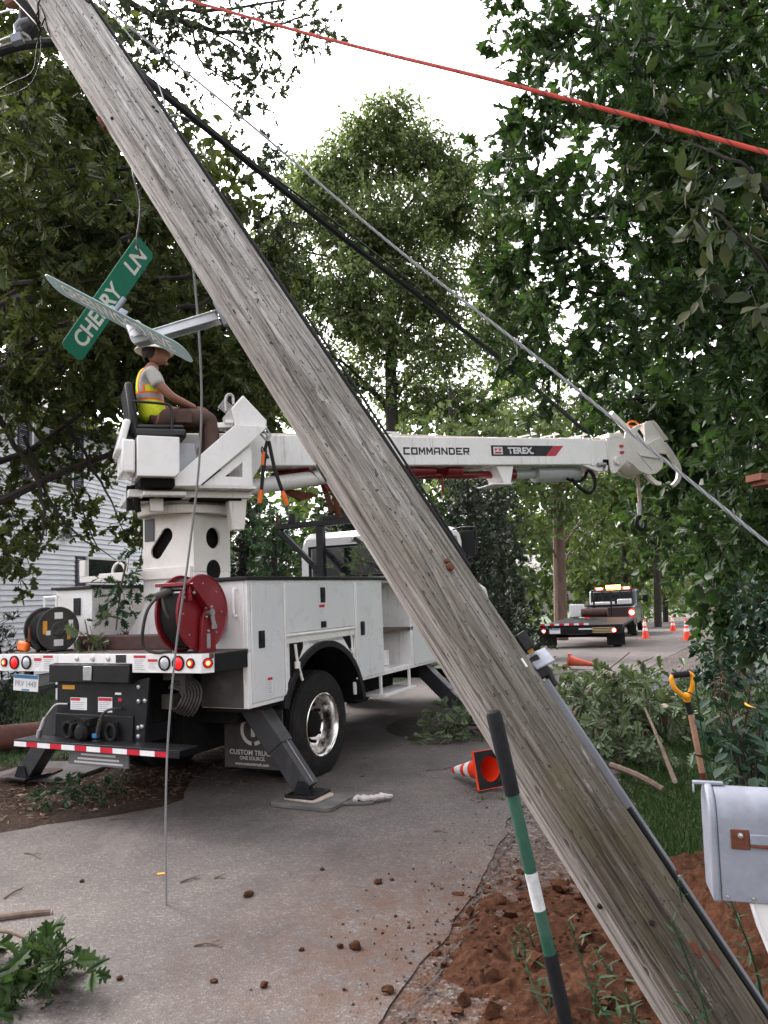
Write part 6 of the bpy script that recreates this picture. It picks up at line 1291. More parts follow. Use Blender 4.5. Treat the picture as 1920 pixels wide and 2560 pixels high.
# wire hooks and staples near the top
def pix(px, py, off=0.0): s, a = ang_at(px, py); return on_pole(s, a, off)[0]
hk = MB().tube([pix(137, 40, .01), pix(124, 37, .03), pix(117, 28, .035), pix(118, 18, .035), pix(128, 14, .03), pix(134, 17, .02), pix(143, 33, .0)], 0.004, 6)
hk.tube([pix(128, 68, .02), pix(122, 70, .03), pix(121, 80, .03), pix(123, 85, .025), pix(139, 84, .005)], 0.004, 6)
hk.tube([pix(110, 66, 0.01), pix(128, 54, .012), pix(150, 38, .01), pix(168, 28, .01), pix(185, 24, .01), pix(205, 25, .01), pix(236, 32, .008)], 0.0045, 6)
hk.tube([pix(135, 64, .004), pix(140, 80, .004), pix(139, 100, .004), pix(142, 112, .002)], 0.003, 6)
hk.build('tie_wire', M['rubber'], pole)
# line hardware at the far left
hw = thing('dead_end_clamp', 'grey dead-end clamp and bracket on the pole side at the top left corner', 'clamp', pt(60, 40, 4.0)); o0 = pt(60, 40, 4.0)
def rel(pp): return [q - o0 for q in pp]
MB().beam(pt(30, -20, 4.0) - o0, pt(100, 55, 4.02) - o0, 0.03, 0.045).beam(pt(80, 60, 4.0) - o0, pt(62, 85, 4.0) - o0, 0.05, 0.09).build('arm', M['black'], hw, 0.005)
MB().tube(rel([pt(72, 50, 3.95), pt(50, 55, 3.94), (pt(40, 66, 3.93)), pt(40, 78, 3.93), pt(52, 72, 3.94)]), 0.016, 8).obox(pt(43, 98, 3.93) - o0, (1, 0, .3), (0, 1, 0), (-.3, 0, 1), .03, .02, .025).build('shackle', M['galv'], hw, 0.004)
MB().tube(rel([pt(-40, 45, 4.1), pt(22, 26, 4.0), pt(35, 26, 3.98)]), 0.006).tube(rel([pt(-40, 112, 4.0), pt(0, 102, 3.95), pt(26, 92, 3.94)]), 0.007).build('line_wire', M['steel'], hw)
MB().cyl(pt(15, 15, 4.2) - o0, pt(50, -5, 4.2) - o0, 0.035, n=10).build('insulator', simple('porcelain', (0.18, 0.07, 0.04), 0.3), hw)
def wire(name, label, cat, pts, r, mat, n=8, sub=8, group=None):
    P = catmull(pts, sub); o = P[0]; m = MB().tube([p - o for p in P], r if not hasattr(r, '__len__') else list(np.interp(np.linspace(0, 1, len(P)), np.linspace(0, 1, len(r)), r)), n)
    ob = m.build(name, mat, None); ob.location = o; props(ob, label, cat, group); return ob
wire('service_cable', 'thick black cable leaving the left edge behind the top of the pole', 'cable', [pt(-80, 160, 4.6), pt(0, 128, 4.5), pt(60, 112, 4.45), pt(140, 104, 4.4)], 0.03, blk, 10)
wire('tie_wire', 'thin loose wire loop hanging left of the pole top', 'wire', [pt(-60, 260, 4.1), pt(20, 212, 4.05), pt(80, 180, 4.02), pt(92, 120, 4.0), pt(100, 80, 3.98), pt(108, 66, 3.9)], 0.004, blk, 6)
wire('tie_wire', 'second thin wire crossing the left edge below the clamp', 'wire', [pt(-60, 262, 4.2), pt(0, 243, 4.15), pt(40, 232, 4.1), pt(80, 205, 4.1), pt(100, 150, 4.05), pt(104, 90, 4.0)], 0.003, blk, 6)
# guy cable, communication bundle, rope
stl = simple('guy_strand', (0.40, 0.41, 0.43), 0.5, 0.4, var=0.12, scale=30)
def strand_mat(name, c0, c1, freq, w=0.5, rough=0.7):
    """rope lay: oblique stripes round the cable"""
    m, nt, b, out = new_mat(name); tc = nt.nodes.new('ShaderNodeTexCoord'); wv = nt.nodes.new('ShaderNodeTexWave'); wv.inputs['Scale'].default_value = freq; wv.inputs['Distortion'].default_value = 1.0
    mp = nt.nodes.new('ShaderNodeMapping'); mp.inputs['Rotation'].default_value = (0.3, 0.5, 0.7); nt.links.new(tc.outputs['Object'], mp.inputs[0]); nt.links.new(mp.outputs[0], wv.inputs['Vector'])
    nt.links.new(ramp(nt, [(w - .08, c0), (w, c1)], wv.outputs['Fac']).outputs[0], b.inputs['Base Color']); b.inputs['Roughness'].default_value = rough; bump(nt, b, wv.outputs['Fac'], 0.4, 0.004); return m
wire('guy_cable', 'grey steel guy cable running from the pole top down to the right edge', 'cable', [pt(215, -40, 4.15), pt(265, 18, 4.1), pt(600, 290, 3.75), pt(975, 608, 3.4), pt(1350, 900, 3.05), pt(1920, 1360, 2.62), pt(2100, 1505, 2.5)], 0.0062, strand_mat('guy_lay', (0.13, 0.135, 0.145), (0.26, 0.265, 0.28), 30), 8)
wire('rope', 'orange red rope with black flecks crossing the top right', 'rope', [pt(300, -50, 4.3), pt(470, 0, 4.1), pt(820, 98, 3.6), pt(1200, 192, 3.1), pt(1560, 285, 2.8), pt(1920, 382, 2.55), pt(2100, 430, 2.4)], 0.0088, strand_mat('rope_orange', (0.10, 0.02, 0.02), (0.46, 0.05, 0.03), 7, 0.06, 0.8), 8)
bun = [pt(330, 170, 4.55), pt(420, 245, 4.6), pt(600, 390, 5.2), pt(850, 590, 6.3), pt(1130, 806, 7.9), pt(1300, 940, 9.2), pt(1470, 1085, 11)]
wire('communication_cable', 'thickest black cable of the bundle sloping down behind the pole', 'cable', bun, 0.022, blk, 10)
wire('communication_cable', 'thinner black cable lashed on top of the thick one', 'cable', [p + V(0.008, 0, 0.022) for p in bun], 0.012, blk, 8)
wire('communication_cable', 'black drop cable that leaves the bundle and runs above it', 'cable', [pt(600, 388, 5.2), pt(700, 455, 5.6), pt(850, 565, 6.4), pt(1110, 770, 8), pt(1300, 918, 10)], [0.008, 0.008, 0.006], blk, 6)
wire('lashing_wire', 'thin grey wire hanging off the pole top beside the guy cable', 'wire', [pt(245, -20, 4.2), pt(275, 30, 4.2), pt(340, 110, 4.25), pt(395, 210, 4.2), pt(420, 292, 4.15)], 0.004, stl, 6)
wire('drop_wire', 'short black wire hooking from the pole edge to the cable bundle', 'wire', [pt(418, 292, 4.0), pt(440, 288, 4.2), pt(465, 295, 4.6), pt(490, 312, 4.9)], 0.006, blk, 6)
wire('hanging_cable', 'slack grey cable hanging from the pole past the operator to the road', 'cable', [pt(470, 600, 3.75), pt(484, 680, 3.82), pt(497, 830, 3.9), pt(504, 1000, 4.0), pt(496, 1180, 4.1), pt(470, 1400, 4.25), pt(440, 1620, 4.4), pt(420, 1850, 4.5), pt(414, 2050, 4.55), gp(416, 2270) + V(0, 0, .02)], 0.0066, strand_mat('hang_lay', (0.17, 0.17, 0.175), (0.28, 0.28, 0.285), 40), 8)
wire('drop_wire', 'thin black wire hanging down to the top corner of the green street sign', 'wire', [pt(330, 420, 3.9), pt(336, 450, 3.85), pt(349, 500, 3.8), pt(349, 545, 3.75), pt(342, 600, 3.7), pt(350, 640, 3.7)], 0.005, blk, 6)

# ------------------------------------------------------------------ street sign on its bracket
sign = thing('street_sign', 'green and white crossed street name signs hanging crooked on a bracket off the pole', 'street sign', pt(345, 830, 3.55)); so = pt(345, 830, 3.55)
green = simple('sign_green', (0.012, 0.19, 0.122), 0.4, var=0.06, scale=5, dirt=(0.02, 0.10, 0.07), dirt_amt=0.4); swhite = simple('sign_white', (0.80, 0.80, 0.78), 0.5, var=0.04, scale=40, dirt=(0.45, 0.45, 0.42), dirt_amt=0.35)
def rrect(w, h, r, n=5):
    return [(sx * (w / 2 - r) + r * math.cos(a), sy * (h / 2 - r) + r * math.sin(a)) for sx, sy, a0 in ((1, 1, 0), (-1, 1, 90), (-1, -1, 180), (1, -1, 270)) for a in np.radians(np.linspace(a0, a0 + 90, n))]
def blade(c, x, y, w, h, mat, name='sign_blade', rr=0.028):
    b = MB().prism(rrect(w, h, rr), -0.0015, 0.0015, 'z').build(name, mat, sign, 0, smooth=False); b.matrix_local = frame_matrix(c - so, x, y); return b
# blade 1: CHERRY LN
e0, e1 = pt(177, 884, 3.74), pt(365, 613, 3.84); c1 = (e0 + e1) / 2; x1 = nrm(e1 - e0); vd = nrm(c1 - EYEP)
n0 = nrm(np.cross(x1, vd)); n0 = -n0 if n0 @ _up < 0 else n0          # across the blade in the picture plane
y1 = nrm(n0 * 0.80 - vd * 0.60)
L1 = np.linalg.norm(e1 - e0)
b1 = blade(c1, x1, y1, L1, 0.152, green)
zdir = 1 if np.cross(x1, y1) @ vd < 0 else -1
def on_blade(b, txt, x, y, size, mat, **k): return lettering(txt, (x, y, 0.0028 * zdir), (1, 0, 0), (0, 1, 0), mat, b, size, **k)
on_blade(b1, 'CHERRY', -0.095 * L1 / .61, -0.004, 0.132, swhite, bold=0.0035, sx=0.74)
on_blade(b1, 'LN', 0.215 * L1 / .61, -0.004, 0.132, swhite, bold=0.0035, sx=0.80)
# blade 2: seen almost edge on
e0, e1 = pt(123, 704, 3.62), pt(476, 890, 3.36); c2 = (e0 + e1) / 2; x2 = nrm(e1 - e0); vd = nrm(c2 - EYEP); n0 = nrm(np.cross(x2, vd)); n0 = -n0 if n0 @ _up < 0 else n0
y2 = nrm(n0 * 0.26 - vd * 0.966); L2 = np.linalg.norm(e1 - e0)
b2_ = blade(c2, x2, y2, L2, 0.152, simple('sign_faded_sky_tint', (0.34, 0.48, 0.48), 0.2, var=0.1, scale=5), rr=0.06)  # faded green, lightened further with the sky reflection put into its colour
zdir = 1 if np.cross(x2, y2) @ vd < 0 else -1
on_blade(b2_, 'GREENWOOD AVE', 0, 0, 0.12, swhite, bold=0.002, sx=0.72)
# bracket: channel arm from the pole, socket and clamps
pa = pt(545, 785, 3.66); pb_ = pt(335, 850, 3.50)
br = MB().beam(pa - so, pb_ - so, 0.075, 0.006, (0, 0.35, 1)).beam(pa - so + V(0, .036, -.022), pb_ - so + V(0, .036, -.012), 0.004, 0.046, (0, 0.35, 1)).beam(pa - so + V(0, -.036, -.022), pb_ - so + V(0, -.036, -.012), 0.004, 0.046, (0, 0.35, 1))
M['cast'] = simple('cast_aluminium', (0.55, 0.56, 0.58), 0.45, 0.5, var=0.1, scale=10)
br.build('bracket_arm', M['cast'], sign, 0.002)
u = nrm(PA + V(0.15, 0, 0)); q = pt(348, 848, 3.50)
MB().cyl(q - so, q - so + u * 0.085, 0.036, n=20).cyl(q - so + u * .04, q - so + u * .05, 0.038, n=20).build('socket', M['cast'], sign, 0.003)
MB().obox(pt(330, 806, 3.5) - so, x2, y2, np.cross(x2, y2), .02, .012, .015).obox(pt(308, 780, 3.52) - so, nrm(x2), y2, np.cross(x2, y2), .025, .012, .012).obox(pt(282, 772, 3.55) - so, x2, y2, np.cross(x2, y2), .02, .01, .012).beam(pt(312, 745, 3.55) - so, pt(290, 775, 3.55) - so, .02, .02).build('clamp', M['galv'], sign, 0.003)
MB().cyl(pt(540, 752, 3.62) - so, pt(568, 812, 3.62) - so, 0.018, n=10).build('pole_plate', M['galv'], sign)
# ------------------------------------------------------------------ traffic cones
def cone(label, loc, h=0.71, rot=None, faded=False, bands=True, rz=0.0, group=None):
    t = thing('traffic_cone', label, 'traffic cone', loc, rz, group)
    if rot is not None: t.rotation_euler = rot
    k = h / 0.71; b = 0.18 * k
    mat = simple('cone_faded', (0.62, 0.10, 0.05), 0.6, var=0.2, dirt=(0.55, 0.42, 0.36), dirt_amt=0.5) if faded else M['cone']
    n = 32; prof = [(0.03, .135), (0.034, .128), (0.70, .032), (0.71, .026)]; inner = [(0.70, .024), (0.03, .122)]
    MB().lathe([(z * k, r * k) for z, r in prof + inner], (0, 0, 0), (0, 0, 1), n).build('cone_body', mat, t)
    # square rubber base with its hole
    hole = [(0.125 * k * math.cos(a), 0.125 * k * math.sin(a)) for a in np.linspace(0, 2 * PI, 32, endpoint=False)]
    m = MB(); m.holed((-b, b, -b, b), hole, lambda x, y: (x, y, 0.0)); m.holed((-b, b, -b, b), hole, lambda x, y: (x, y, 0.03 * k))
    for i in range(32): a, c = hole[i], hole[(i + 1) % 32]; m.add([(*a, 0), (*c, 0), (*c, .03 * k), (*a, .03 * k)], [(0, 1, 2, 3)])
    m.build('base', mat if faded else M['rubber'], t)
    rim = MB()
    for x0, x1, y0, y1 in ((-b - .004, -b, -b, b), (b, b + .004, -b, b), (-b, b, -b - .004, -b), (-b, b, b, b + .004)): rim.box(x0, x1, y0, y1, 0, .032 * k)
    rim.build('base_edge', mat, t)
    if bands:
        for z0, z1 in ((0.30, 0.40), (0.48, 0.63)):
            r0 = np.interp(z0, [.034, .7], [.128, .032]) + .002; r1 = np.interp(z1, [.034, .7], [.128, .032]) + .002
            MB().lathe([(z0 * k, r0 * k), (z1 * k, r1 * k)], (0, 0, 0), (0, 0, 1), n).build('reflective_collar', M['refl'], t)
    return t
def lying(axis, up_lift, loc):                               # rotation that lays the cone with its tip along axis
    z = nrm(axis); x = nrm(np.cross((0, 0, 1), z)); y = np.cross(z, x); m = Matrix(((x[0], y[0], z[0]), (x[1], y[1], z[1]), (x[2], y[2], z[2]))); return m.to_euler()
tip = gp(1104, 1948); basep = gp(1228, 1985)
ax = nrm(V(tip[0] - basep[0], tip[1] - basep[1] + 0.12, -0.16))
cone('knocked over orange and white cone in front of the branches, left of the pole', V(basep[0] + 0.02, basep[1] + 0.06, 0.198), 0.62, lying(ax, 0, 0))
p = gp(1422, 1675); cone('faded knocked over cone lying on the road beyond the branch pile', V(p[0], p[1], zg(p[1]) + 0.2), 0.60, lying(nrm(V(0.9, -0.35, -0.17)), 0, 0), True, False)
for lab, (x, y), hh in (('standing cone right beside the pickup', (1615, 1603), 0.71), ('farthest standing cone in the middle of the road', (1684, 1584), 0.71), ('standing cone nearest the right road edge', (1719, 1607), 0.71)):
    d = 0.71 * FPX / {1615: 47, 1684: 38, 1719: 52}[x]; p = at(x, y, d * 0.99); p[2] = zg(p[1]); cone(lab, p, hh, group='cones standing on the road')

# ------------------------------------------------------------------ outrigger pads, rags, spare pole
pad_m = simple('pad_plastic', (0.10, 0.095, 0.09), 0.8, var=0.2, scale=6, dirt=(0.3, 0.27, 0.23), dirt_amt=0.5, bmp=0.3); wood = simple('pale_board', (0.42, 0.34, 0.29), 0.85, var=0.2, scale=8, stretch=(1, 5, 1))
def pad(label, u, v, w, l, z0, h, mat, rz=0.0, name='outrigger_pad'):
    p = tw(u, v, z0); o = MB().prism(rrect(w, l, 0.06), 0, h, 'z').build(name, mat, None, 0.006); o.location = p; o.rotation_euler = (0, 0, PI / 2 - PSI + rz); props(o, label, 'pad'); return o
pad('black plastic pad under the right rear outrigger of the truck', 0.84, -0.38, 0.42, 0.60, 0.017, 0.035, pad_m)
pad('second dark pad lying partly under the right outrigger pad', 1.02, -0.66, 0.34, 0.42, 0.018, 0.022, pad_m, 0.4)
pad('pale board on top of the black pad under the right outrigger foot', 0.86, -0.34, 0.30, 0.36, 0.053, 0.022, wood, -0.12, 'cribbing_board')
pad('large worn pad on the dirt under the left outrigger', 1.0, 2.95, 0.75, 1.0, 0.012, 0.035, pad_m, 0.15)
pad('dark board on the pad under the left outrigger foot', 0.75, 2.95, 0.42, 0.5, 0.0475, 0.02, M['brown'], 0.3, 'cribbing_board')
m = MB(); c = tw(0.98, -0.83, 0.045)
for i in range(5):
    a = i * 1.25; m.tube(catmull([(0.05 * i - .1, 0.02 * math.sin(a), 0), (0.05 * i - .07, .035 * math.cos(a), .02), (0.05 * i - .02, -.02, .012), (0.05 * i + .03, .03, 0)], 4), [0.02, .024, .022, .02, .024, .02, .018, .022, .02, .02, .018, .016, .014][:13], 7)
o = m.build('rag', simple('rag_cloth', (0.5, 0.46, 0.43), 0.95, var=0.2), None); o.location = c; o.rotation_euler = (0, 0, 0.3); props(o, 'crumpled pale rag at the edge of the right outrigger pad', 'rag')
o = MB().tube([(0, 0, 0), (-2.0, -0.9, 0.0), (-6, -2.7, 0.0)], [0.16, 0.165, 0.18], 20).build('new_pole', simple('treated_pole', (0.085, 0.03, 0.02), 0.8, var=0.25, scale=6, bmp=0.4), None, 0.006)
pq = gp(95, 1905); o.location = (pq[0] - 0.1, pq[1] + 0.9, 0.175); props(o, 'dark red brown log-like new pole lying on the verge at the left edge', 'pole')

# ------------------------------------------------------------------ things lying on the truck deck
rl = thing('cable_reel', 'black cable reel with paper labels standing on the left of the truck deck', 'cable reel', tw(0.25, 1.98, 1.545), PI / 2 - PSI)
axr = nrm(V(-0.22, -0.975, 0)); rlm = simple('reel_plastic', (0.035, 0.033, 0.032), 0.5, var=0.25, scale=10, dirt=(0.12, 0.11, 0.1), dirt_amt=0.4)
for t0 in (0.0, -0.25): MB().lathe([(t0 - .008, .03), (t0 - .008, .20), (t0, .208), (t0 + .008, .20), (t0 + .004, .185), (t0 + .004, .07), (t0 + .012, .06), (t0 + .012, .0)], (0, 0, 0), axr, 44).build('flange', rlm, rl)
MB().lathe([(-0.24, .02), (-0.24, .17)] + [(-0.24 + i * .0115, .17 + (.004 if i % 2 else -.003)) for i in range(21)] + [(-.01, .17), (-.01, .02)], (0, 0, 0), axr, 36).build('wound_cable', M['rubber'], rl)
tx = nrm(np.cross(axr, (0, 0, 1)))
if tx[0] < 0: tx = -tx
for (a, b, w, h, mt) in ((0.0, .125, .04, .03, 'label'), (.0, -.125, .045, .03, 'label'), (-.13, .02, .02, .06, 'yellow'), (.12, .03, .022, .05, 'label'), (-.1, -.03, .022, .02, 'label'), (.1, -.05, .015, .05, 'yellow')):
    MB().obox(axr * .0055 + tx * a + V(0, 0, b), tx, (0, 0, 1), axr, w, h, .001).build('paper_label', M[mt], rl, smooth=False)
MB().beam(axr * .03 + V(0, 0, 0), axr * .03 + V(0, 0, -.205), .03, .012).beam(axr * -.28, axr * -.28 + V(0, 0, -.205), .03, .012).beam(axr * .03 + V(0, 0, -.2) + tx * -.12, axr * .03 + V(0, 0, -.2) + tx * .12, .03, .012).build('reel_stand', M['black'], rl)
ht = thing('hand_tool', 'orange and grey hand tool lying by the cable reel on the deck edge', 'tool', tw(0.12, 2.20, 1.338), PI / 2 - PSI)
MB().tube(catmull([(0.02, -0.1, 0.02), (0.02, -0.02, 0.10), (0.02, 0.03, 0.12), (0.02, 0.06, .08)], 4), 0.028).build('grip', M['rubber'], ht)
MB().obox((0.0, 0.08, 0.06), (1, 0, 0), (0, 1, .2), (0, -.2, 1), .035, .06, .045).build('housing', M['orange'], ht, 0.02)
MB().cyl((0.0, 0.0, 0.10), (0.0, 0.01, 0.24), 0.018, .012).build('nozzle', M['rust'], ht)
def branch_thing(label, pts, r, clumps, size, n_tw, kinds, mat, nparts, cover=2.0, cut=True, **k):
    b = V(*pts[0][0]); t = thing('leafy_branch', label, 'branch', b)
    for pp, (ra, rb) in zip(pts, r):
        P = catmull(pp, 6); MB().tube([q - b for q in P], list(np.linspace(ra, rb, len(P))), 7).build('stem', M['cutbark'], t)
        if cut:
            d = nrm(V(*P[0]) - V(*P[1])); MB().cyl(P[0] - b, P[0] - b + d * 0.004, ra * .95, ra * .9, 10).build('cut_end', wood, t)
    P, T, N, S, A, Bq = sprays(clumps, size, cover, n_tw, size * 1.8, **k)
    v, f = twig_mesh(A - b, Bq - b, np.full(len(A), 0.004)); o = link('twigs', np_mesh('twigs', v, f, 4), M['cutbark'], t); o['kind'] = 'stuff'
    place_leaves(t, P, T, N, S, kinds[0], kinds[1], mat, nparts, 'foliage'); return t
M['cutbark'] = simple('cut_branch_bark', (0.13, 0.09, 0.065), 0.9, var=0.3, scale=20, bmp=0.4)
c = tw(0.34, 1.68, 1.42)
branch_thing('small oak twig stuck beside the cable reel on the deck', [[c + V(0, 0, -.08), c + V(-.05, .1, .05), c + V(-.1, .15, .2)], [c + V(.15, .2, 0), c + V(.05, .1, -.02), c + V(-.05, 0, 0)]], [(.01, .005), (.03, .02)], [(c + V(0, 0, .12), (.18, .14, .14), 1.0), (c + V(-.02, -.06, -.05), (.12, .08, .05), .6)], 0.11, 6, ('oak', 'oak_lo'), M['cut'], 60, 1.6)
c = tw(0.8, 1.75, 1.7)
branch_thing('drooping oak branch behind the pole guide on the truck', [[c + V(.05, 0, .45), c + V(0, 0, .2), c + V(-.05, 0, -.2)]], [(.012, .006)], [(c + V(0, 0, .1), (.16, .15, .38), 1.0), (c + V(0, -.05, .28), (.3, .12, .08), .7)], 0.10, 6, ('oak', 'oak_lo'), M['weed'], 80, 2.2, False)
c = tw(3.6, 0.55, 2.05)
branch_thing('evergreen sprig standing behind the service body in front of the cab window', [[c + V(0, 0, -.15), c, c + V(-.02, 0, .3)]], [(.015, .004)], [(c + V(0, 0, -.0), (.36, .2, .15), 1.0), (c + V(0, 0, .16), (.2, .14, .17), 1.0)], 0.13, 6, ('fan', 'fan'), M['cut'], 60, 2.6, False, droop=-0.3, upn=0.2)

# ------------------------------------------------------------------ cut branches on the road
def pile(label, cl, stems, size, mat, nparts, cover, base, **k): return branch_thing(label, stems, [(r0, r1) for r0, r1 in k.pop('sr')], cl, size, 7, ('oak', 'oak_lo'), mat, nparts, cover, **k)
def G(x, y, z=0.0): p = gp(x, y); p[2] += z; return p
cl = [(G(1440, 1810, .2), (.6, .6, .22), 1), (G(1540, 1850, .26), (.65, .55, .3), 1), (G(1500, 1900, .22), (.45, .35, .25), 1), (G(1640, 1850, .32), (.5, .45, .35), 1), (G(1620, 1920, .2), (.3, .25, .22), .8), (G(1390, 1740, .2), (.5, .5, .22), .8), (G(1580, 1790, .3), (.55, .5, .26), .8), (G(1650, 1800, .25), (.4, .4, .22), .8), (G(1490, 1780, .28), (.5, .5, .22), .7)]
pile('big heap of cut oak branches with grey green leaves right of the pole', cl, [[G(1515, 1795, .25), G(1580, 1700 + 60, .5), G(1640, 1740, .6)], [G(1690, 1990, .12), G(1650, 1920, .28), G(1620, 1880, .45)], [G(1530, 1935, .08), G(1600, 1970, .1), G(1660, 1990, .05)], [at(1660, 1765, 8.4), at(1668, 1810, 8.5), at(1680, 1860, 8.9)], [G(1440, 1850, .3), G(1500, 1780, .45), G(1580, 1720, .6)], [G(1480, 1830, .5), G(1540, 1800, .52), G(1600, 1810, .5)]],
     0.155, M['cut'], 300, 5.5, None, sr=[(.018, .008), (.022, .012), (.03, .025), (.05, .045), (.02, .012), (.012, .006)], droop=0.35, upn=0.8)
cl = [(G(1120, 1850, .12), (.42, .35, .13), 1), (G(1180, 1850, .15), (.4, .3, .14), 1), (G(1200, 1820, .2), (.35, .3, .18), .8)]
pile('flat spray of oak leaves on the road between the truck and the lying cone', cl, [[G(1235, 1845, .1), G(1170, 1850, .12), G(1100, 1870, .05)]], 0.13, M['cut'], 200, 4.5, None, sr=[(.016, .006)], droop=0.2)
cl = [(G(-20, 2500, .07), (.2, .14, .06), 1), (G(70, 2500, .05), (.17, .10, .04), 1), (G(150, 2505, .035), (.09, .05, .025), .8), (G(0, 2450, .06), (.12, .08, .045), .8)]
pile('leafy oak branch cut by the lower left corner of the picture', cl, [[G(128, 2292, .025), G(60, 2300, .03), G(-20, 2312, .03), G(-100, 2330, .03)], [G(-60, 2380, .1), G(40, 2410, .14), G(170, 2450, .05)]], 0.125, M['redoak'], 260, 22.0, None, sr=[(.018, .02), (.012, .005)], droop=0.1)
for i, (x, y) in enumerate([(1170, 1990), (1205, 2000), (240, 1995), (200, 2010), (150, 2020)]):
    q = G(x, y, .03)
    branch_thing(['small oak sprig on the road just below the lying cone', 'single leaf cluster by the handle of the digging tool', 'low green weed at the left road edge, nearest the truck', 'low green weed at the left road edge, middle of three', 'low green weed at the left road edge, farthest left'][i], [[q, q + V(.06, .03, .02), q + V(.14, .02, .01)]], [(.006, .003)], [(q + V(.06, .02, .02 + .04 * (i > 1)), (.10 + .16 * (i > 1), .07 + .1 * (i > 1), .02 + .06 * (i > 1)), 1.0)], 0.075, 5, ('oak', 'oak_lo'), M['cut'] if i < 2 else M['weed'], 20, 1.2 + (i > 1), False)
# twigs on the asphalt
tl = [((10, 2255), (55, 2232), 'twig near the left edge'), ((60, 2140), (100, 2155), 'thin twig left of the orange mark'), ((275, 2056), (335, 2052), 'stick by the left road edge'), ((435, 2046), (455, 2042), 'short stick near the truck'), ((485, 2375), (555, 2378), 'forked twig in the middle of the road'), ((1065, 1932), (1110, 1930), 'twig above the lying cone'), ((1110, 1928), (1138, 1926), 'second twig above the lying cone'), ((1085, 2085), (1120, 2090), 'curved twig left of the crack'), ((990, 1870), (1010, 1866), 'dark twig beside the oil stain'), ((450, 2215), (500, 2205), 'dried twig right of the orange mark'), ((535, 2125 + 80), (560, 2205), 'short twig on bare asphalt')]
for a, b, lab in tl:
    A, B_ = G(*a, .022), G(*b, .022); md = (A + B_) / 2 + V(.0, .02, .006); o = MB().tube([q - A for q in catmull([A, md, B_], 4)], [.005, .006, .006, .005, .005, .004, .004, .003, .003], 6).tube([md - A, md - A + (B_ - A) * .25 + V(0.02, .03, .004)], [.004, .002], 5).build('twig', M['cutbark'], None); o.location = A; props(o, lab + ' lying on the road', 'twig', 'twigs on the road')
# clods of clay on the asphalt
def clod(P, r, label, seed, group='clods on the road'):
    bm_ = bmesh.new(); bmesh.ops.create_icosphere(bm_, subdivisions=3, radius=1.0); co = np.array([v.co[:] for v in bm_.verts]); d = 0.35 + 1.25 * fbm(co * 1.5 + seed * 3.3, 4) + 0.35 * np.abs(fbm(co * 4 + seed, 3) - .45)
    for v, k_ in zip(bm_.verts, d): v.co = v.co * float(k_) * r; v.co.z *= 0.66; v.co.x *= 1.2
    me = bpy.data.meshes.new('dirt_clod'); bm_.to_mesh(me); bm_.free(); o = link('dirt_clod', me, M['soil']); o.location = V(P[0], P[1], P[2] + r * .45); o.rotation_euler = (0, 0, seed); props(o, label, 'clod', group); return o
for i, (x, y, r, lab) in enumerate([(622, 2247, .026, 'largest round clay clod in the middle of the road'), (888, 2380, .028, 'clay clod left of the crack'), (850, 2378, .016, 'small clod beside a bigger one left of the crack'), (945, 2215, .022, 'flat clay clod right of the road middle'), (660, 2476, .018, 'clod near the bottom, left of the crack'), (535, 2465, .014, 'small dark clod near the bottom of the road'), (806, 2182, .013, 'pebble sized clod near the road middle'), (205, 2212, .014, 'tiny clod left of the orange mark'), (970, 2490, .024, 'clod beside the crack at the bottom'), (755, 2385, .012, 'small clod between road middle and crack'), (300, 2458, .013, 'clod close to the leafy branch at the lower left'), (980, 2208, .012, 'small clod right of the flat one')]):
    clod(G(x, y, .017), r, lab, i + 1)
def reg_lump(n):
    a = RNG.random(n) * 6.28; r = RNG.random(n) ** .6; x = .76 + np.cos(a) * .62 * r; y = 3.8 + np.sin(a) * 1.1 * r
    return np.stack([x, y, .012 + .075 * np.clip(1 - r ** 2, 0, 1)], -1)
crumbs('dirt_lumps', reg_lump, 200, 0.012, 0.055, M['soil'], 'lumps of red clay on the dug heap left of the pole', 'dirt')
# litter of dry leaves and chips left of the road
def reg_lit(n):
    t = RNG.random(n); x = -4.6 + 3.4 * t + RNG.normal(0, .45, n); y = 6.0 + 1.5 * t + np.abs(RNG.normal(0, 1.1, n)); return np.stack([x, y, np.full(n, .022)], -1)
P = reg_lit(2600); n = len(P); T = unit(RNG.normal(size=(n, 3)) * np.array([1, 1, .12])); N = unit(RNG.normal(size=(n, 3)) * .35 + np.array([0, 0, 1])); v, f = bake(P, T, N, .03 + .07 * RNG.random(n), 'lance')
props(link('dry_leaves', np_mesh('dry_leaves', v, f), M['dry'], smooth=False), 'dry leaves and wood chips on the left verge', 'leaf litter', kind='stuff')

# ------------------------------------------------------------------ digging bar and shovel
dg = thing('digging_bar', 'green digging tool handle with black grip and white band standing in front of the pole', 'digging tool', G(1430, 2640))
p0 = pt(1232, 1775, 2.60); p1 = pt(1425, 2600, 2.62); d0 = np.array(dg.location); ax = p1 - p0
M['dgreen'] = simple('dark_green_shaft', (0.012, 0.075, 0.048), 0.45, var=0.15, scale=10, dirt=(0.2, 0.2, 0.18), dirt_amt=0.25)
def seg(t0, t1, r, name, mat, cap=False):
    a, b = p0 + ax * t0 - d0, p0 + ax * t1 - d0
    if cap: MB().tube([a, a + ax * .006, a + ax * .02, b], [r * .55, r * .85, r, r * .95], 18).build(name, mat, dg)
    else: MB().cyl(a, b, r, n=18).build(name, mat, dg)
M['foam'] = simple('foam_grip', (0.006, 0.006, 0.008), 0.7, var=0.2, scale=12, spec=0.3)
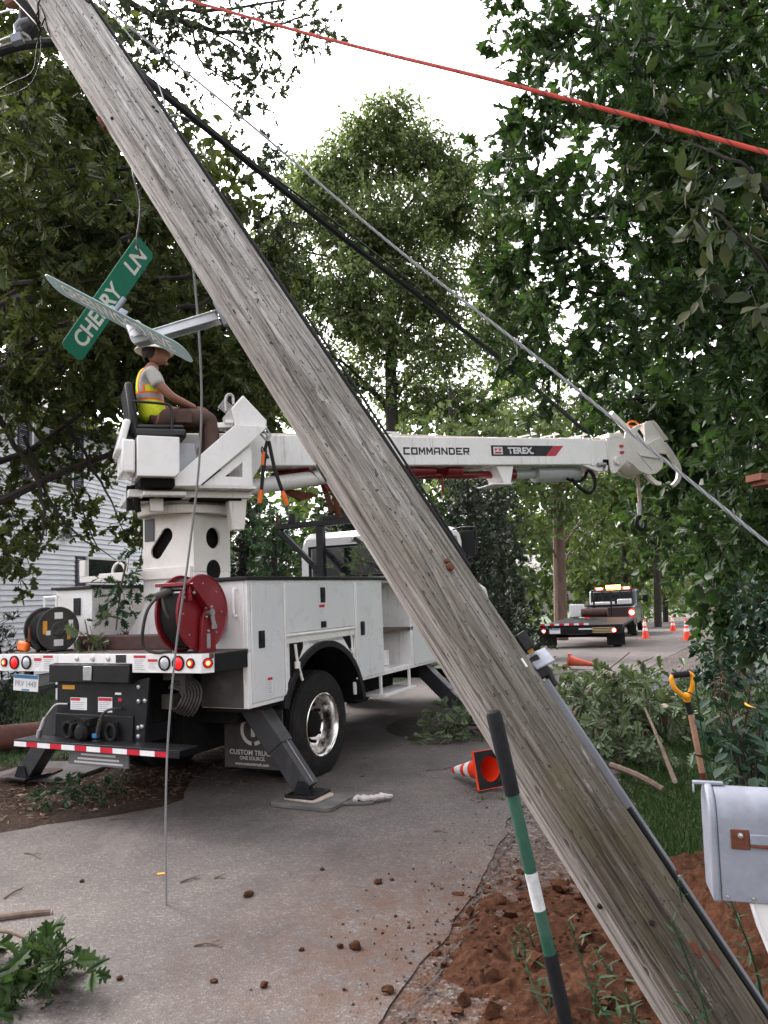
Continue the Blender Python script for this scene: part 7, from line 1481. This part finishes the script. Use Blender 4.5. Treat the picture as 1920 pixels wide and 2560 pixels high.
seg(0, .262, .0265, 'grip', M['foam'], True); seg(.262, .50, .0205, 'shaft', M['dgreen']); seg(.50, .613, .0207, 'white_band', simple('worn_white', (0.6, 0.6, 0.6), 0.6, var=0.1, dirt=(0.08, 0.13, 0.14), dirt_amt=0.8, scale=14)); seg(.613, .745, .0205, 'shaft', M['dgreen']); seg(.745, 1.03, .0235, 'lower_grip', M['foam'])
sh = thing('shovel', 'shovel with yellow D-handle and wooden shaft stuck in the grass behind the mailbox', 'shovel', G(1790, 2085)); s0_ = np.array(sh.location)
q0, q1, q2, q3 = pt(1718, 1752, 5.15), pt(1727, 1785, 5.15), pt(1755, 1930, 5.2), pt(1790, 2080, 5.3)
yel = simple('yellow_plastic', (0.82, 0.33, 0.015), 0.4, var=0.1, scale=8)
Rr = [pt(1682, 1688, 5.1), pt(1679, 1700, 5.1), pt(1688, 1722, 5.1), pt(1706, 1738, 5.12), pt(1718, 1745, 5.13)]; Rl = [pt(1720, 1682, 5.1), pt(1731, 1690, 5.1), pt(1732, 1710, 5.1), pt(1727, 1728, 5.12), pt(1718, 1745, 5.13)]
m = MB().tube([q - s0_ for q in catmull(Rr, 5)], .016, 10).tube([q - s0_ for q in catmull(Rl, 5)], .016, 10).cyl(pt(1717, 1736, 5.13) - s0_, q0 - s0_, .026, .022, 12); m.build('d_handle', yel, sh)
MB().cyl(pt(1681, 1689, 5.1) - s0_, pt(1722, 1684, 5.1) - s0_, .02, n=12).build('grip', M['foam'], sh)
MB().cyl(q0 - s0_, q1 - s0_, .021, .020, 12).build('ferrule', M['black'], sh); MB().cyl(q1 - s0_, q2 - s0_, .019, .019, 12).build('shaft', simple('ash_shaft', (0.36, 0.2, 0.13), 0.7, var=0.2, scale=10), sh); MB().cyl(q2 - s0_, q3 - s0_, .021, .022, 12).build('socket', M['rust'], sh)
# ------------------------------------------------------------------ mailbox
def mailbox():
    # axis runs from its front end (left in the photo) to the right, tilted a little
    a = pt(1774, 2072, 2.62); b_ = pt(2172, 2097, 2.50); ax = nrm(b_ - a); upv = nrm(V(0.10, 0.02, 1.0) - ax * (V(0.10, 0.02, 1.0) @ ax)); sd = nrm(np.cross(upv, ax)); upv = np.cross(ax, sd); L_ = 0.52; W = 0.175; Hh = 0.235
    t = thing('mailbox', 'galvanised metal mailbox with rusty flag hinge at the right edge', 'mailbox', a)
    Mx = Matrix(((ax[0], sd[0], upv[0], a[0]), (ax[1], sd[1], upv[1], a[1]), (ax[2], sd[2], upv[2], a[2]), (0, 0, 0, 1))); t.matrix_world = Mx
    prof = [(-W / 2, -.195), (-W / 2, .045)] + [(-W / 2 * math.cos(q), .045 + .095 * math.sin(q)) for q in np.linspace(.15, PI - .15, 18)] + [(W / 2, .045), (W / 2, -.195)]
    def shell(x0, x1, k=1.0, off=0.0): return MB().prism([(y * k, z * k + off) for y, z in prof], x0, x1, 'x')
    shell(0.014, L_).build('box', M['galv'], t, 0.004)
    shell(-0.012, 0.013, 1.04, .003).build('door', M['galv'], t, 0.008)
    MB().box(-0.045, 0.05, -.012, .012, .142, .152).box(-.045, -.04, -.012, .012, .115, .142).build('latch', M['galv'], t, 0.003)
    yy = -W / 2
    MB().box(0.05, 0.105, yy - .006, yy - .001, -.035, .025).build('flag_hinge', M['rust'], t, 0.003)
    MB().lathe([(0, .009), (.006, .008), (.008, 0)], (.078, yy - .006, .008), (0, -1, 0), 10).build('rivet', M['steel'], t)
    MB().box(0.106, 0.45, yy - .011, yy - .002, -.018, .014).build('flag', M['galv'], t, 0.003); MB().box(0.106, 0.45, yy - .0125, yy - .003, -.027, -.0185).build('flag_edge', M['rust'], t, 0.002)
    for x in (.03, .105, .19): MB().lathe([(0, .006), (.004, .005), (.005, 0)], (x, yy - .001, -.18), (0, -1, 0), 8).build('rivet', M['steel'], t)
    pm = MB(); za = -.197
    pts = [(.10, za), (.115, za - .05), (.17, za - .22), (.19, za - .25), (.30, za - .25), (.30, za)]
    pm.prism(pts, yy + .015, yy + .022).tube([(.10, yy + .012, za), (.115, yy + .012, za - .06), (.17, yy + .012, za - .215), (.185, yy + .012, za - .25)], .007, 8)
    pm.box(.30, .40, -.05, .05, -1.3, za); pm.build('post', simple('white_post', (0.72, 0.70, 0.70), 0.4, var=0.04), t, 0.003)
mailbox()

# ------------------------------------------------------------------ bolt cutters hanging from the console arm
bc_ = thing('loppers', 'long loppers with orange grips hanging beside the boom foot', 'loppers', bw(0.62, -0.72, 3.34)); b0 = bw(0.62, -0.72, 3.34)
def bq(x, z, y=-0.74): return bw(x, y, z) - b0
MB().tube([bq(.55, 3.40), bq(.60, 3.33), bq(.64, 3.28), bq(.66, 3.32), bq(.63, 3.36), bq(.60, 3.38)], 0.013).tube([bq(.645, 3.40), bq(.69, 3.33), bq(.66, 3.28)], .012).build('head', M['steel'], bc_)
MB().tube([bq(.655, 3.27), bq(.63, 3.18)], .017).tube([bq(.635, 3.18), bq(.585, 2.78)], .018).tube([bq(.67, 3.27), bq(.72, 3.0), bq(.80, 2.76)], .018).build('handle', M['black'], bc_)
MB().tube([bq(.62, 3.16), bq(.605, 3.03)], .019).build('orange_sleeve', M['orange'], bc_)
MB().tube([bq(.58, 2.79), bq(.575, 2.74), bq(.565, 2.66)], [.022, .026, .02]).build('grip', M['orange'], bc_); MB().tube([bq(.79, 2.78), bq(.81, 2.73), bq(.84, 2.645)], [.022, .027, .02]).build('grip', M['orange'], bc_)

# ------------------------------------------------------------------ pickup and trailer down the road
RD = math.atan2(0.37, 0.93)                                    # road heading there
def vehicle_frame(px, py, Yd): p = at(px, py, Yd); p[2] = zg(p[1]); return p
tl0 = vehicle_frame(1400, 1612, 24.3)
trailer = thing('flatbed_trailer', 'black flatbed trailer with lit tail lights and red white tape behind the pickup', 'trailer', tl0, PI / 2 - RD)   # x forward, y left; origin at the left rear wheel
zd = -0.028
W0, W1 = 0.42, -2.02                                           # bed edges (y)
MB().box(-1.0, 4.2, W1, W0, 0.66, 0.74).box(-1.02, -0.99, W1 - .01, W0 + .01, 0.46, 0.66).build('bed', M['black'], trailer, 0.01)
for i in range(10): MB().box(-1.027, -1.021, W0 - .02 - (i + 1) * .145, W0 - .025 - i * .145, .735, .795).build('reflector_tape', M['reflred'] if i % 2 == 0 else M['refl'], trailer, smooth=False)
for y in (W0 - .12, W1 + .25):
    tlp = MB().lathe([(0, .075), (.015, .07), (.02, 0)], (-1.022, y, .57), (-1, 0, 0), 18).build('tail_light', M['tail'], trailer); MB().lathe([(0.021, .05), (.026, .035), (.028, 0)], (-1.022, y, .57), (-1, 0, 0), 14).build('bulb_glow', emis('tail_hot', (1, .24, .16), 5, (1, .4, .3)), tlp)
MB().box(-1.03, -1.022, W0 - .62, W0 - .30, .49, .64).build('number_plate', M['label'], trailer, 0.003); MB().box(-1.0325, -1.0305, W0 - .60, W0 - .32, .60, .63).build('plate_band', M['blue'], trailer, smooth=False)
MB().box(-1.03, -1.022, -1.15, -.75, .60, .64).build('light_bar', M['label'], trailer)
for i in range(4): MB().box(-1.035, -1.025, -1.80, -1.15, .50 + .045 * i, .525 + .045 * i).build('lit_slat', simple('slat_gold_reflection', (0.55, 0.42, 0.25), 0.35, 0.5), trailer)  # gold colour is a reflection on the slats, painted in
for y in (0.22, -1.78):
    for x in (-0.25,):
        w = MB().lathe([(-.12, .2), (-.12, .34), (-.1, .37), (.1, .37), (.12, .34), (.12, .2)], (x, y, .37), (0, 1, 0), 24).build('tyre', M['rubber'], trailer); MB().lathe([(-.118, .2), (-.05, .1), (-.05, 0)], (x, y, .37), (0, 1, 0), 18).build('rim', M['alu'], w)
    MB().box(-.78, -.765, y - .26, y + .26, .12, .62).build('mud_flap', M['rubber'], trailer)
MB().box(-.6, 4.3, -1.2, -1.1, .5, .66).box(-.6, 4.3, -.6, -.5, .5, .66).box(-.3, -.2, -1.9, .3, .33, .41).beam((4.2, -1.6, .58), (6.0, -.8, .55), .1, .12).beam((4.2, 0, .58), (6.0, -.8, .55), .1, .12).build('frame', M['dark'], trailer)
for y in (-.1, -.7, -1.3): MB().box(3.9, 3.96, y, y + .06, .8, 1.4).build('stake', M['black'], trailer)
ld = thing('metal_roll', 'rusty roll and white box tied on the front of the trailer', 'cargo', tl0 + V(0, 0, 0), PI / 2 - RD)
MB().lathe([(0, .04), (0, .15), (.9, .15), (.9, .04)], (3.2, -.3, .955), (0, -1, 0), 22).build('roll', M['brown'], ld); MB().box(3.5, 3.8, -.35, .15, .803, 1.25).build('box', M['door'], ld, 0.02)
pk0 = vehicle_frame(1592, 1588, 32.0)
pk = thing('pickup_truck', 'silver pickup with amber beacon and bright red tail lights towing the trailer', 'pickup truck', pk0, PI / 2 - RD)      # origin: right rear wheel; x forward, y left
silver = simple('silver_paint', (0.06, 0.062, 0.07), 0.3, 0.4, var=0.05, coat=0.4); maroon = simple('dark_tailgate', (0.035, 0.018, 0.018), 0.35, var=0.15)
Wp = 1.95
bpoly = [(-1.05, .55), (-1.05, 1.25), (.95, 1.28), (1.0, 1.28), (1.25, 1.86), (1.45, 1.93), (2.9, 1.93), (3.2, 1.85), (3.75, 1.30), (4.9, 1.2), (5.05, 1.0), (5.05, .5), (4.6, .45), (.6, .45), (-.7, .48)]
MB().prism(bpoly, -.02, Wp).build('body', silver, pk, 0.06)
MB().box(-1.07, -1.063, .0, Wp - .02, .50, .66).box(-.95, .9, .08, Wp - .1, 1.285, 1.33).build('bed_liner', M['dark'], pk)
MB().box(-1.062, -1.052, .10, Wp - .12, .62, 1.22).build('tailgate', maroon, pk, 0.004)
MB().add([(1.02, .12, 1.34), (1.02, Wp - .14, 1.34), (1.222, Wp - .2, 1.82), (1.222, .18, 1.82)], [(0, 1, 2, 3)]).build('rear_window', M['glass'], pk)
MB().prism([(1.3, 1.32), (1.5, 1.84), (2.9, 1.84), (3.4, 1.34)], -.032, -.022).build('side_window', M['glass'], pk)
hot = emis('tail_hot_red', (1, .16, .10), 6, (1, .3, .2)); redl = M['tail']
for y in (.06, Wp - .12):
    l_ = MB().box(-1.075, -1.06, y - .11, y + .11, .74, 1.16).build('tail_light', redl, pk, 0.02); MB().lathe([(0, .10), (.01, .085), (.016, 0)], (-1.076, y, 1.0), (-1, 0, 0), 16).build('bulb_glow', hot, l_)
MB().box(-1.075, -1.06, .2, .28, .66, .74).build('amber_lamp', M['tailhot'], pk, 0.01)
for y in (.38, Wp - .42):
    l_ = MB().box(1.32, 1.42, y - .19, y + .19, 1.93, 2.05).build('rack_light', redl, pk, 0.02); MB().obox((1.312, y, 1.985), (0, 1, 0), (0, 0, 1), (1, 0, 0), .13, .04, .004).build('bulb_glow', hot, l_)
MB().box(1.75, 1.95, Wp / 2 - .3, Wp / 2 + .3, 1.98, 2.12).build('beacon', emis('amber_beacon', (1, .36, .05), 7, (1, .5, .1)), pk)
hr_ = MB().box(.9, .96, .1, Wp - .1, 1.86, 1.92)
for y in (.12, .6, 1.0, 1.35, Wp - .18): hr_.box(.9, .96, y, y + .05, 1.28, 1.86)
hr_.build('headache_rack', M['black'], pk)
MB().box(.2, .85, .15, .7, 1.2, 1.52).box(.1, .8, .85, Wp - .2, 1.2, 1.42).build('tool_box', M['door'], pk, 0.02)
MB().tube([(2.9, -.02, 1.42), (2.88, -.22, 1.45)], .03).obox((2.85, -.3, 1.48), (1, 0, 0), (0, 1, 0), (0, 0, 1), .06, .11, .16).build('mirror', M['black'], pk, 0.02)
MB().box(-1.25, -1.06, .1, Wp - .14, .48, .62).build('bumper', M['dark'], pk, 0.02)
for x in (0.0, 3.9):
    for y in (.1, Wp - .1):
        w = MB().lathe([(-.13, .22), (-.13, .36), (-.11, .4), (.11, .4), (.13, .36), (.13, .22)], (x, y, .4), (0, 1, 0), 24).build('tyre', M['rubber'], pk); MB().lathe([(-.125, .22), (-.06, .1), (-.06, 0)], (x, y, .4), (0, 1, 0), 16).build('rim', M['alu'], w)
MB().box(-.55, -.53, -.02, .32, .1, .55).box(-.55, -.53, Wp - .32, Wp, .1, .55).build('mud_flap', M['rubber'], pk)

# ------------------------------------------------------------------ roadside furniture at the right
fp = thing('utility_pole', 'distant brown utility pole leaning left above the dark roadside mailbox', 'utility pole', at(1822, 1585, 22)); f0 = np.array(fp.location)
MB().tube([at(1826, 1620, 22) - f0, at(1805, 1480, 22) - f0, at(1790, 1385, 22) - f0, at(1750, 1150, 22) - f0], [.17, .155, .15, .12], 14).build('shaft', M['barkred'], fp)
mb = thing('newspaper_box', 'dark box with faded red lettering on a post beside the road', 'mailbox', at(1822, 1600, 15.5)); m0 = np.array(mb.location)
MB().obox(at(1812, 1520, 15.5) - m0, (1, .3, -.12), (-.3, 1, 0), (.1, 0, 1), .23, .12, .105).build('box', simple('dark_box', (0.035, 0.03, 0.035), 0.5, dirt=(0.3, 0.08, 0.04), dirt_amt=0.7, scale=5), mb, 0.02)
MB().obox(at(1812, 1503, 15.5) - m0, (1, .3, -.12), (-.3, 1, 0), (.1, 0, 1), .25, .14, .012).build('lid', M['galv'], mb, 0.004); MB().beam(at(1808, 1540, 15.5) - m0, at(1812, 1640, 15.5) - m0, .09, .09).build('post', M['bark'], mb)
rs = thing('marker_post', 'narrow white and orange marker post with black lettering behind the dark box', 'marker', at(1850, 1600, 17)); r0_ = np.array(rs.location)
pz = MB().obox(at(1847, 1490, 17) - r0_, (1, .2, 0), (.12, 0, 1), (0, 1, 0), .04, .27, .02).build('panel', M['label'], rs, 0.004); MB().obox(at(1834, 1485, 17.1) - r0_, (1, .2, 0), (.12, 0, 1), (0, 1, 0), .045, .14, .015).build('orange_flag', M['orange'], rs, 0.01)
for i in range(4): MB().obox(at(1843 + 3 * i, 1473 + 13 * i, 16.97) - r0_, (1, .2, 0), (.12, 0, 1), (0, 1, 0), .022, .03, .002).build('lettering', M['inkgrey'], rs, smooth=False)
MB().beam(at(1855, 1530, 17) - r0_, at(1862, 1640, 17) - r0_, .05, .05).build('post', M['bark'], rs)
ss_ = thing('road_sign', 'far grey street name sign on a thin post at the right edge', 'street sign', at(1893, 1600, 21)); q_ = np.array(ss_.location)
MB().obox(at(1893, 1481, 21) - q_, (1, .2, 0), (0, 0, 1), (-.2, 1, 0), .26, .065, .006).build('blade', M['galv'], ss_, 0.003); MB().cyl(at(1891, 1490, 21) - q_, at(1897, 1640, 21) - q_, .03).build('post', M['galv'], ss_)
bh = MB().obox((0, 0, 0), (1, .25, -.12), (-.25, 1, 0), (.12, 0, 1), .14, .08, .025).obox((.02, 0, -.035), (1, .25, -.12), (-.25, 1, 0), (.12, 0, 1), .12, .07, .02).build('wooden_shelf', simple('cedar_wood', (0.22, 0.075, 0.045), 0.7, var=0.2), None, 0.004); bh.location = at(1925, 1200, 5.4); props(bh, 'red brown wooden ledge poking in from the right edge under the oak', 'shelf')

# ------------------------------------------------------------------ verge: grass, weeds, shrubs
def grass(name, label, region, n, h, mat=None):
    P = region(n); m_ = len(P); T = unit(RNG.normal(size=(m_, 3)) * .45 + np.array([0, 0, 1])); N = unit(RNG.normal(size=(m_, 3)) * np.array([1, 1, .2])); S = h * (.5 + .8 * RNG.random(m_))
    v = np.array([(-.05, 0, 0), (.05, 0, 0), (.03, .6, .04), (0, 1, .14), (-.03, .6, .04)]); f = np.array([(0, 1, 2), (0, 2, 4), (4, 2, 3)])
    B = unit(np.cross(T, N)); N2 = np.cross(B, T); W = P[:, None] + S[:, None, None] * (v[None, :, :1] * B[:, None] + v[None, :, 1:2] * T[:, None] + v[None, :, 2:] * N2[:, None]); F = f[None] + (np.arange(m_) * 5)[:, None, None]
    o = link(name, np_mesh(name, W.reshape(-1, 3), F.reshape(-1, 3)), mat or M['grassb'], smooth=False); props(o, label, 'grass', kind='stuff')
def reg_r(n):
    y = 4.2 + 11 * RNG.random(n) ** 1.6; e = np.interp(y, [3.2, 5.6, 7.9, 10.8, 16], [1.45, 1.85, 2.6, 4.0, 6.5]); x = e - .3 + 2.9 * RNG.random(n) ** 1.3; return np.stack([x, y, np.zeros(n)], -1)
grass('grass', 'lawn strip between the shoulder and the shrubs at the right', reg_r, 60000, 0.075)
def reg_l(n):
    x = -9 + 7.6 * RNG.random(n); y = 8.6 + 8 * RNG.random(n); k = x < -2.6 - .0 * y + .35 * (y - 9); return np.stack([x, y, np.zeros(n)], -1)[k]
grass('grass', 'lawn behind the truck tail at the left', reg_l, 26000, 0.09)
def reg_f(n):
    y = 22 + 10 * RNG.random(n); x = np.interp(y, [20, 28, 40], [2.5, 4.9, 9.5]) - 3.2 * RNG.random(n); return np.stack([x, y, zgv(y)], -1)
grass('grass', 'grass verge left of the trailer', reg_f, 9000, 0.14)
def plant(name, label, base, stems, leafkind, mat, size, nleaf, group=None, nparts=90, cat='plant', tilt=0.25, h=(0.5, 0.9), lean=(0, 0, 0)):
    t = thing(name, label, cat, base, 0, group); b = np.array(base, float); Ps, Ts, Ns, Ss = [], [], [], []
    for i in range(stems):
        d = nrm(V(RNG.normal() * tilt, RNG.normal() * tilt, 1) + V(*lean)); H_ = RNG.uniform(*h); st = b + V(RNG.normal() * .08 * stems ** .5, RNG.normal() * .08 * stems ** .5, 0); top = st + d * H_; mid = (st + top) / 2 + RNG.normal(size=3) * .04 * H_
        MB().tube([q - b for q in catmull([st, mid, top], 4)], list(np.linspace(.007, .003, 9)), 6).build('stem', M['weed'], t)
        for j in range(nleaf):
            tt = .18 + .84 * (j + RNG.random()) / nleaf; a = j * 2.4 + RNG.random(); p_ = st + (top - st) * min(tt, 1); o_ = V(math.cos(a), math.sin(a), .25 + .5 * tt); Ps.append(p_); Ts.append(o_); Ns.append(V(-.3 * math.cos(a), -.3 * math.sin(a), 1) + RNG.normal(size=3) * .25); Ss.append(size * RNG.uniform(.65, 1.1) * (1.15 - .5 * tt))
    place_leaves(t, np.array(Ps), np.array(Ts), np.array(Ns), np.array(Ss), leafkind, leafkind, mat, nparts, 'foliage'); return t
plant('weed', 'slender green weed growing up in front of the pole foot', G(1700, 2640), 4, 'lance', M['weed'], 0.10, 22, h=(.5, .72), tilt=.12, lean=(-.12, .0, 0))
plant('weed', 'small weed sprouting in the clay heap right of the digging tool', G(1370, 2430), 3, 'lance', M['weed'], 0.075, 9, h=(.12, .22), tilt=.3)
plant('weed', 'low weed at the bottom edge below the digging tool', G(1460, 2580), 4, 'lance', M['weed'], 0.11, 9, h=(.15, .3), tilt=.5)
plant('weed', 'weed leaning over the clay heap at the left foot of the pole', G(1560, 2520), 3, 'lance', M['weed'], 0.08, 10, h=(.15, .3), tilt=.4)
for i, (x, y, Y, n_, hh) in enumerate([(1895, 1640, 4.5, 5, 1.35), (1860, 1700, 5.4, 4, 1.0), (1935, 1760, 3.9, 4, 1.2)]):
    b = at(x, y, Y); b[2] = 0; plant('broadleaf_plant', ['tall broad-leaved plant right of the shovel at the right edge', 'broad-leaved plant just right of the shovel handle', 'broad-leaved plant cut by the right edge above the mailbox'][i], b, n_, 'ovate', M['milk'], 0.17, 16, h=(hh * .75, hh * 1.1), tilt=.16, nparts=120)
def shrub(label, px, py, Y, rx, ry, mat, size, kind, cover=3.2, nparts=100):
    c, r, _ = pxc(px, py, Y, rx, ry); b = V(c[0], c[1], zg(c[1])); stems = [([b, b + (c - b) * .5 + RNG.normal(size=3) * .05, c + V(*RNG.normal(size=3) * .15)], (.015, .005)) for _ in range(5)]
    return tree('shrub', label, b, None, None, [(c, r, 1.0), (c + V(0, 0, -r[2] * .7), (r[0] * .9, r[1], r[2] * .6), .8)], size, cover, 6, size * 1.7, (kind, kind), mat, nparts, limbs=stems, auto=False, twig_r=.003, cat='shrub')
shrub('dark leafy shrub low behind the mailbox', 1870, 1860, 5.8, 80, 60, M['milk'], 0.09, 'ovate')
shrub('shrub with mixed leaves between the shovel and the tall plants', 1850, 1800, 6.6, 60, 80, M['weed'], 0.09, 'ovate')
shrub('shrub crowding the road edge beyond the shovel', 1810, 1650, 11, 60, 60, M['milk'], 0.12, 'ovate', nparts=60)
shrub('bush below the dark roadside box', 1800, 1600, 14.5, 70, 45, M['weed'], 0.13, 'ovate', nparts=60)
shrub('dark bush at the right edge above the tall plants', 1900, 1520, 8.5, 70, 90, M['milk'], 0.11, 'ovate', nparts=60)
shrub('dried brownish bush right of the shovel shaft', 1840, 1740, 5.6, 45, 55, M['dry'], 0.06, 'lance', 1.4, 40)
o = bpy.data.objects.new('leaf', leaf_mesh('ovate', simple('yellow_leaf', (0.75, 0.36, 0.02), 0.6))); COL.objects.link(o); o.location = at(1862, 1755, 4.6); o.scale = (.11, .11, .11); o.rotation_euler = (rad(200), 0.3, 0.2); props(o, 'single yellow leaf hanging among the dark plants at the right', 'leaf')
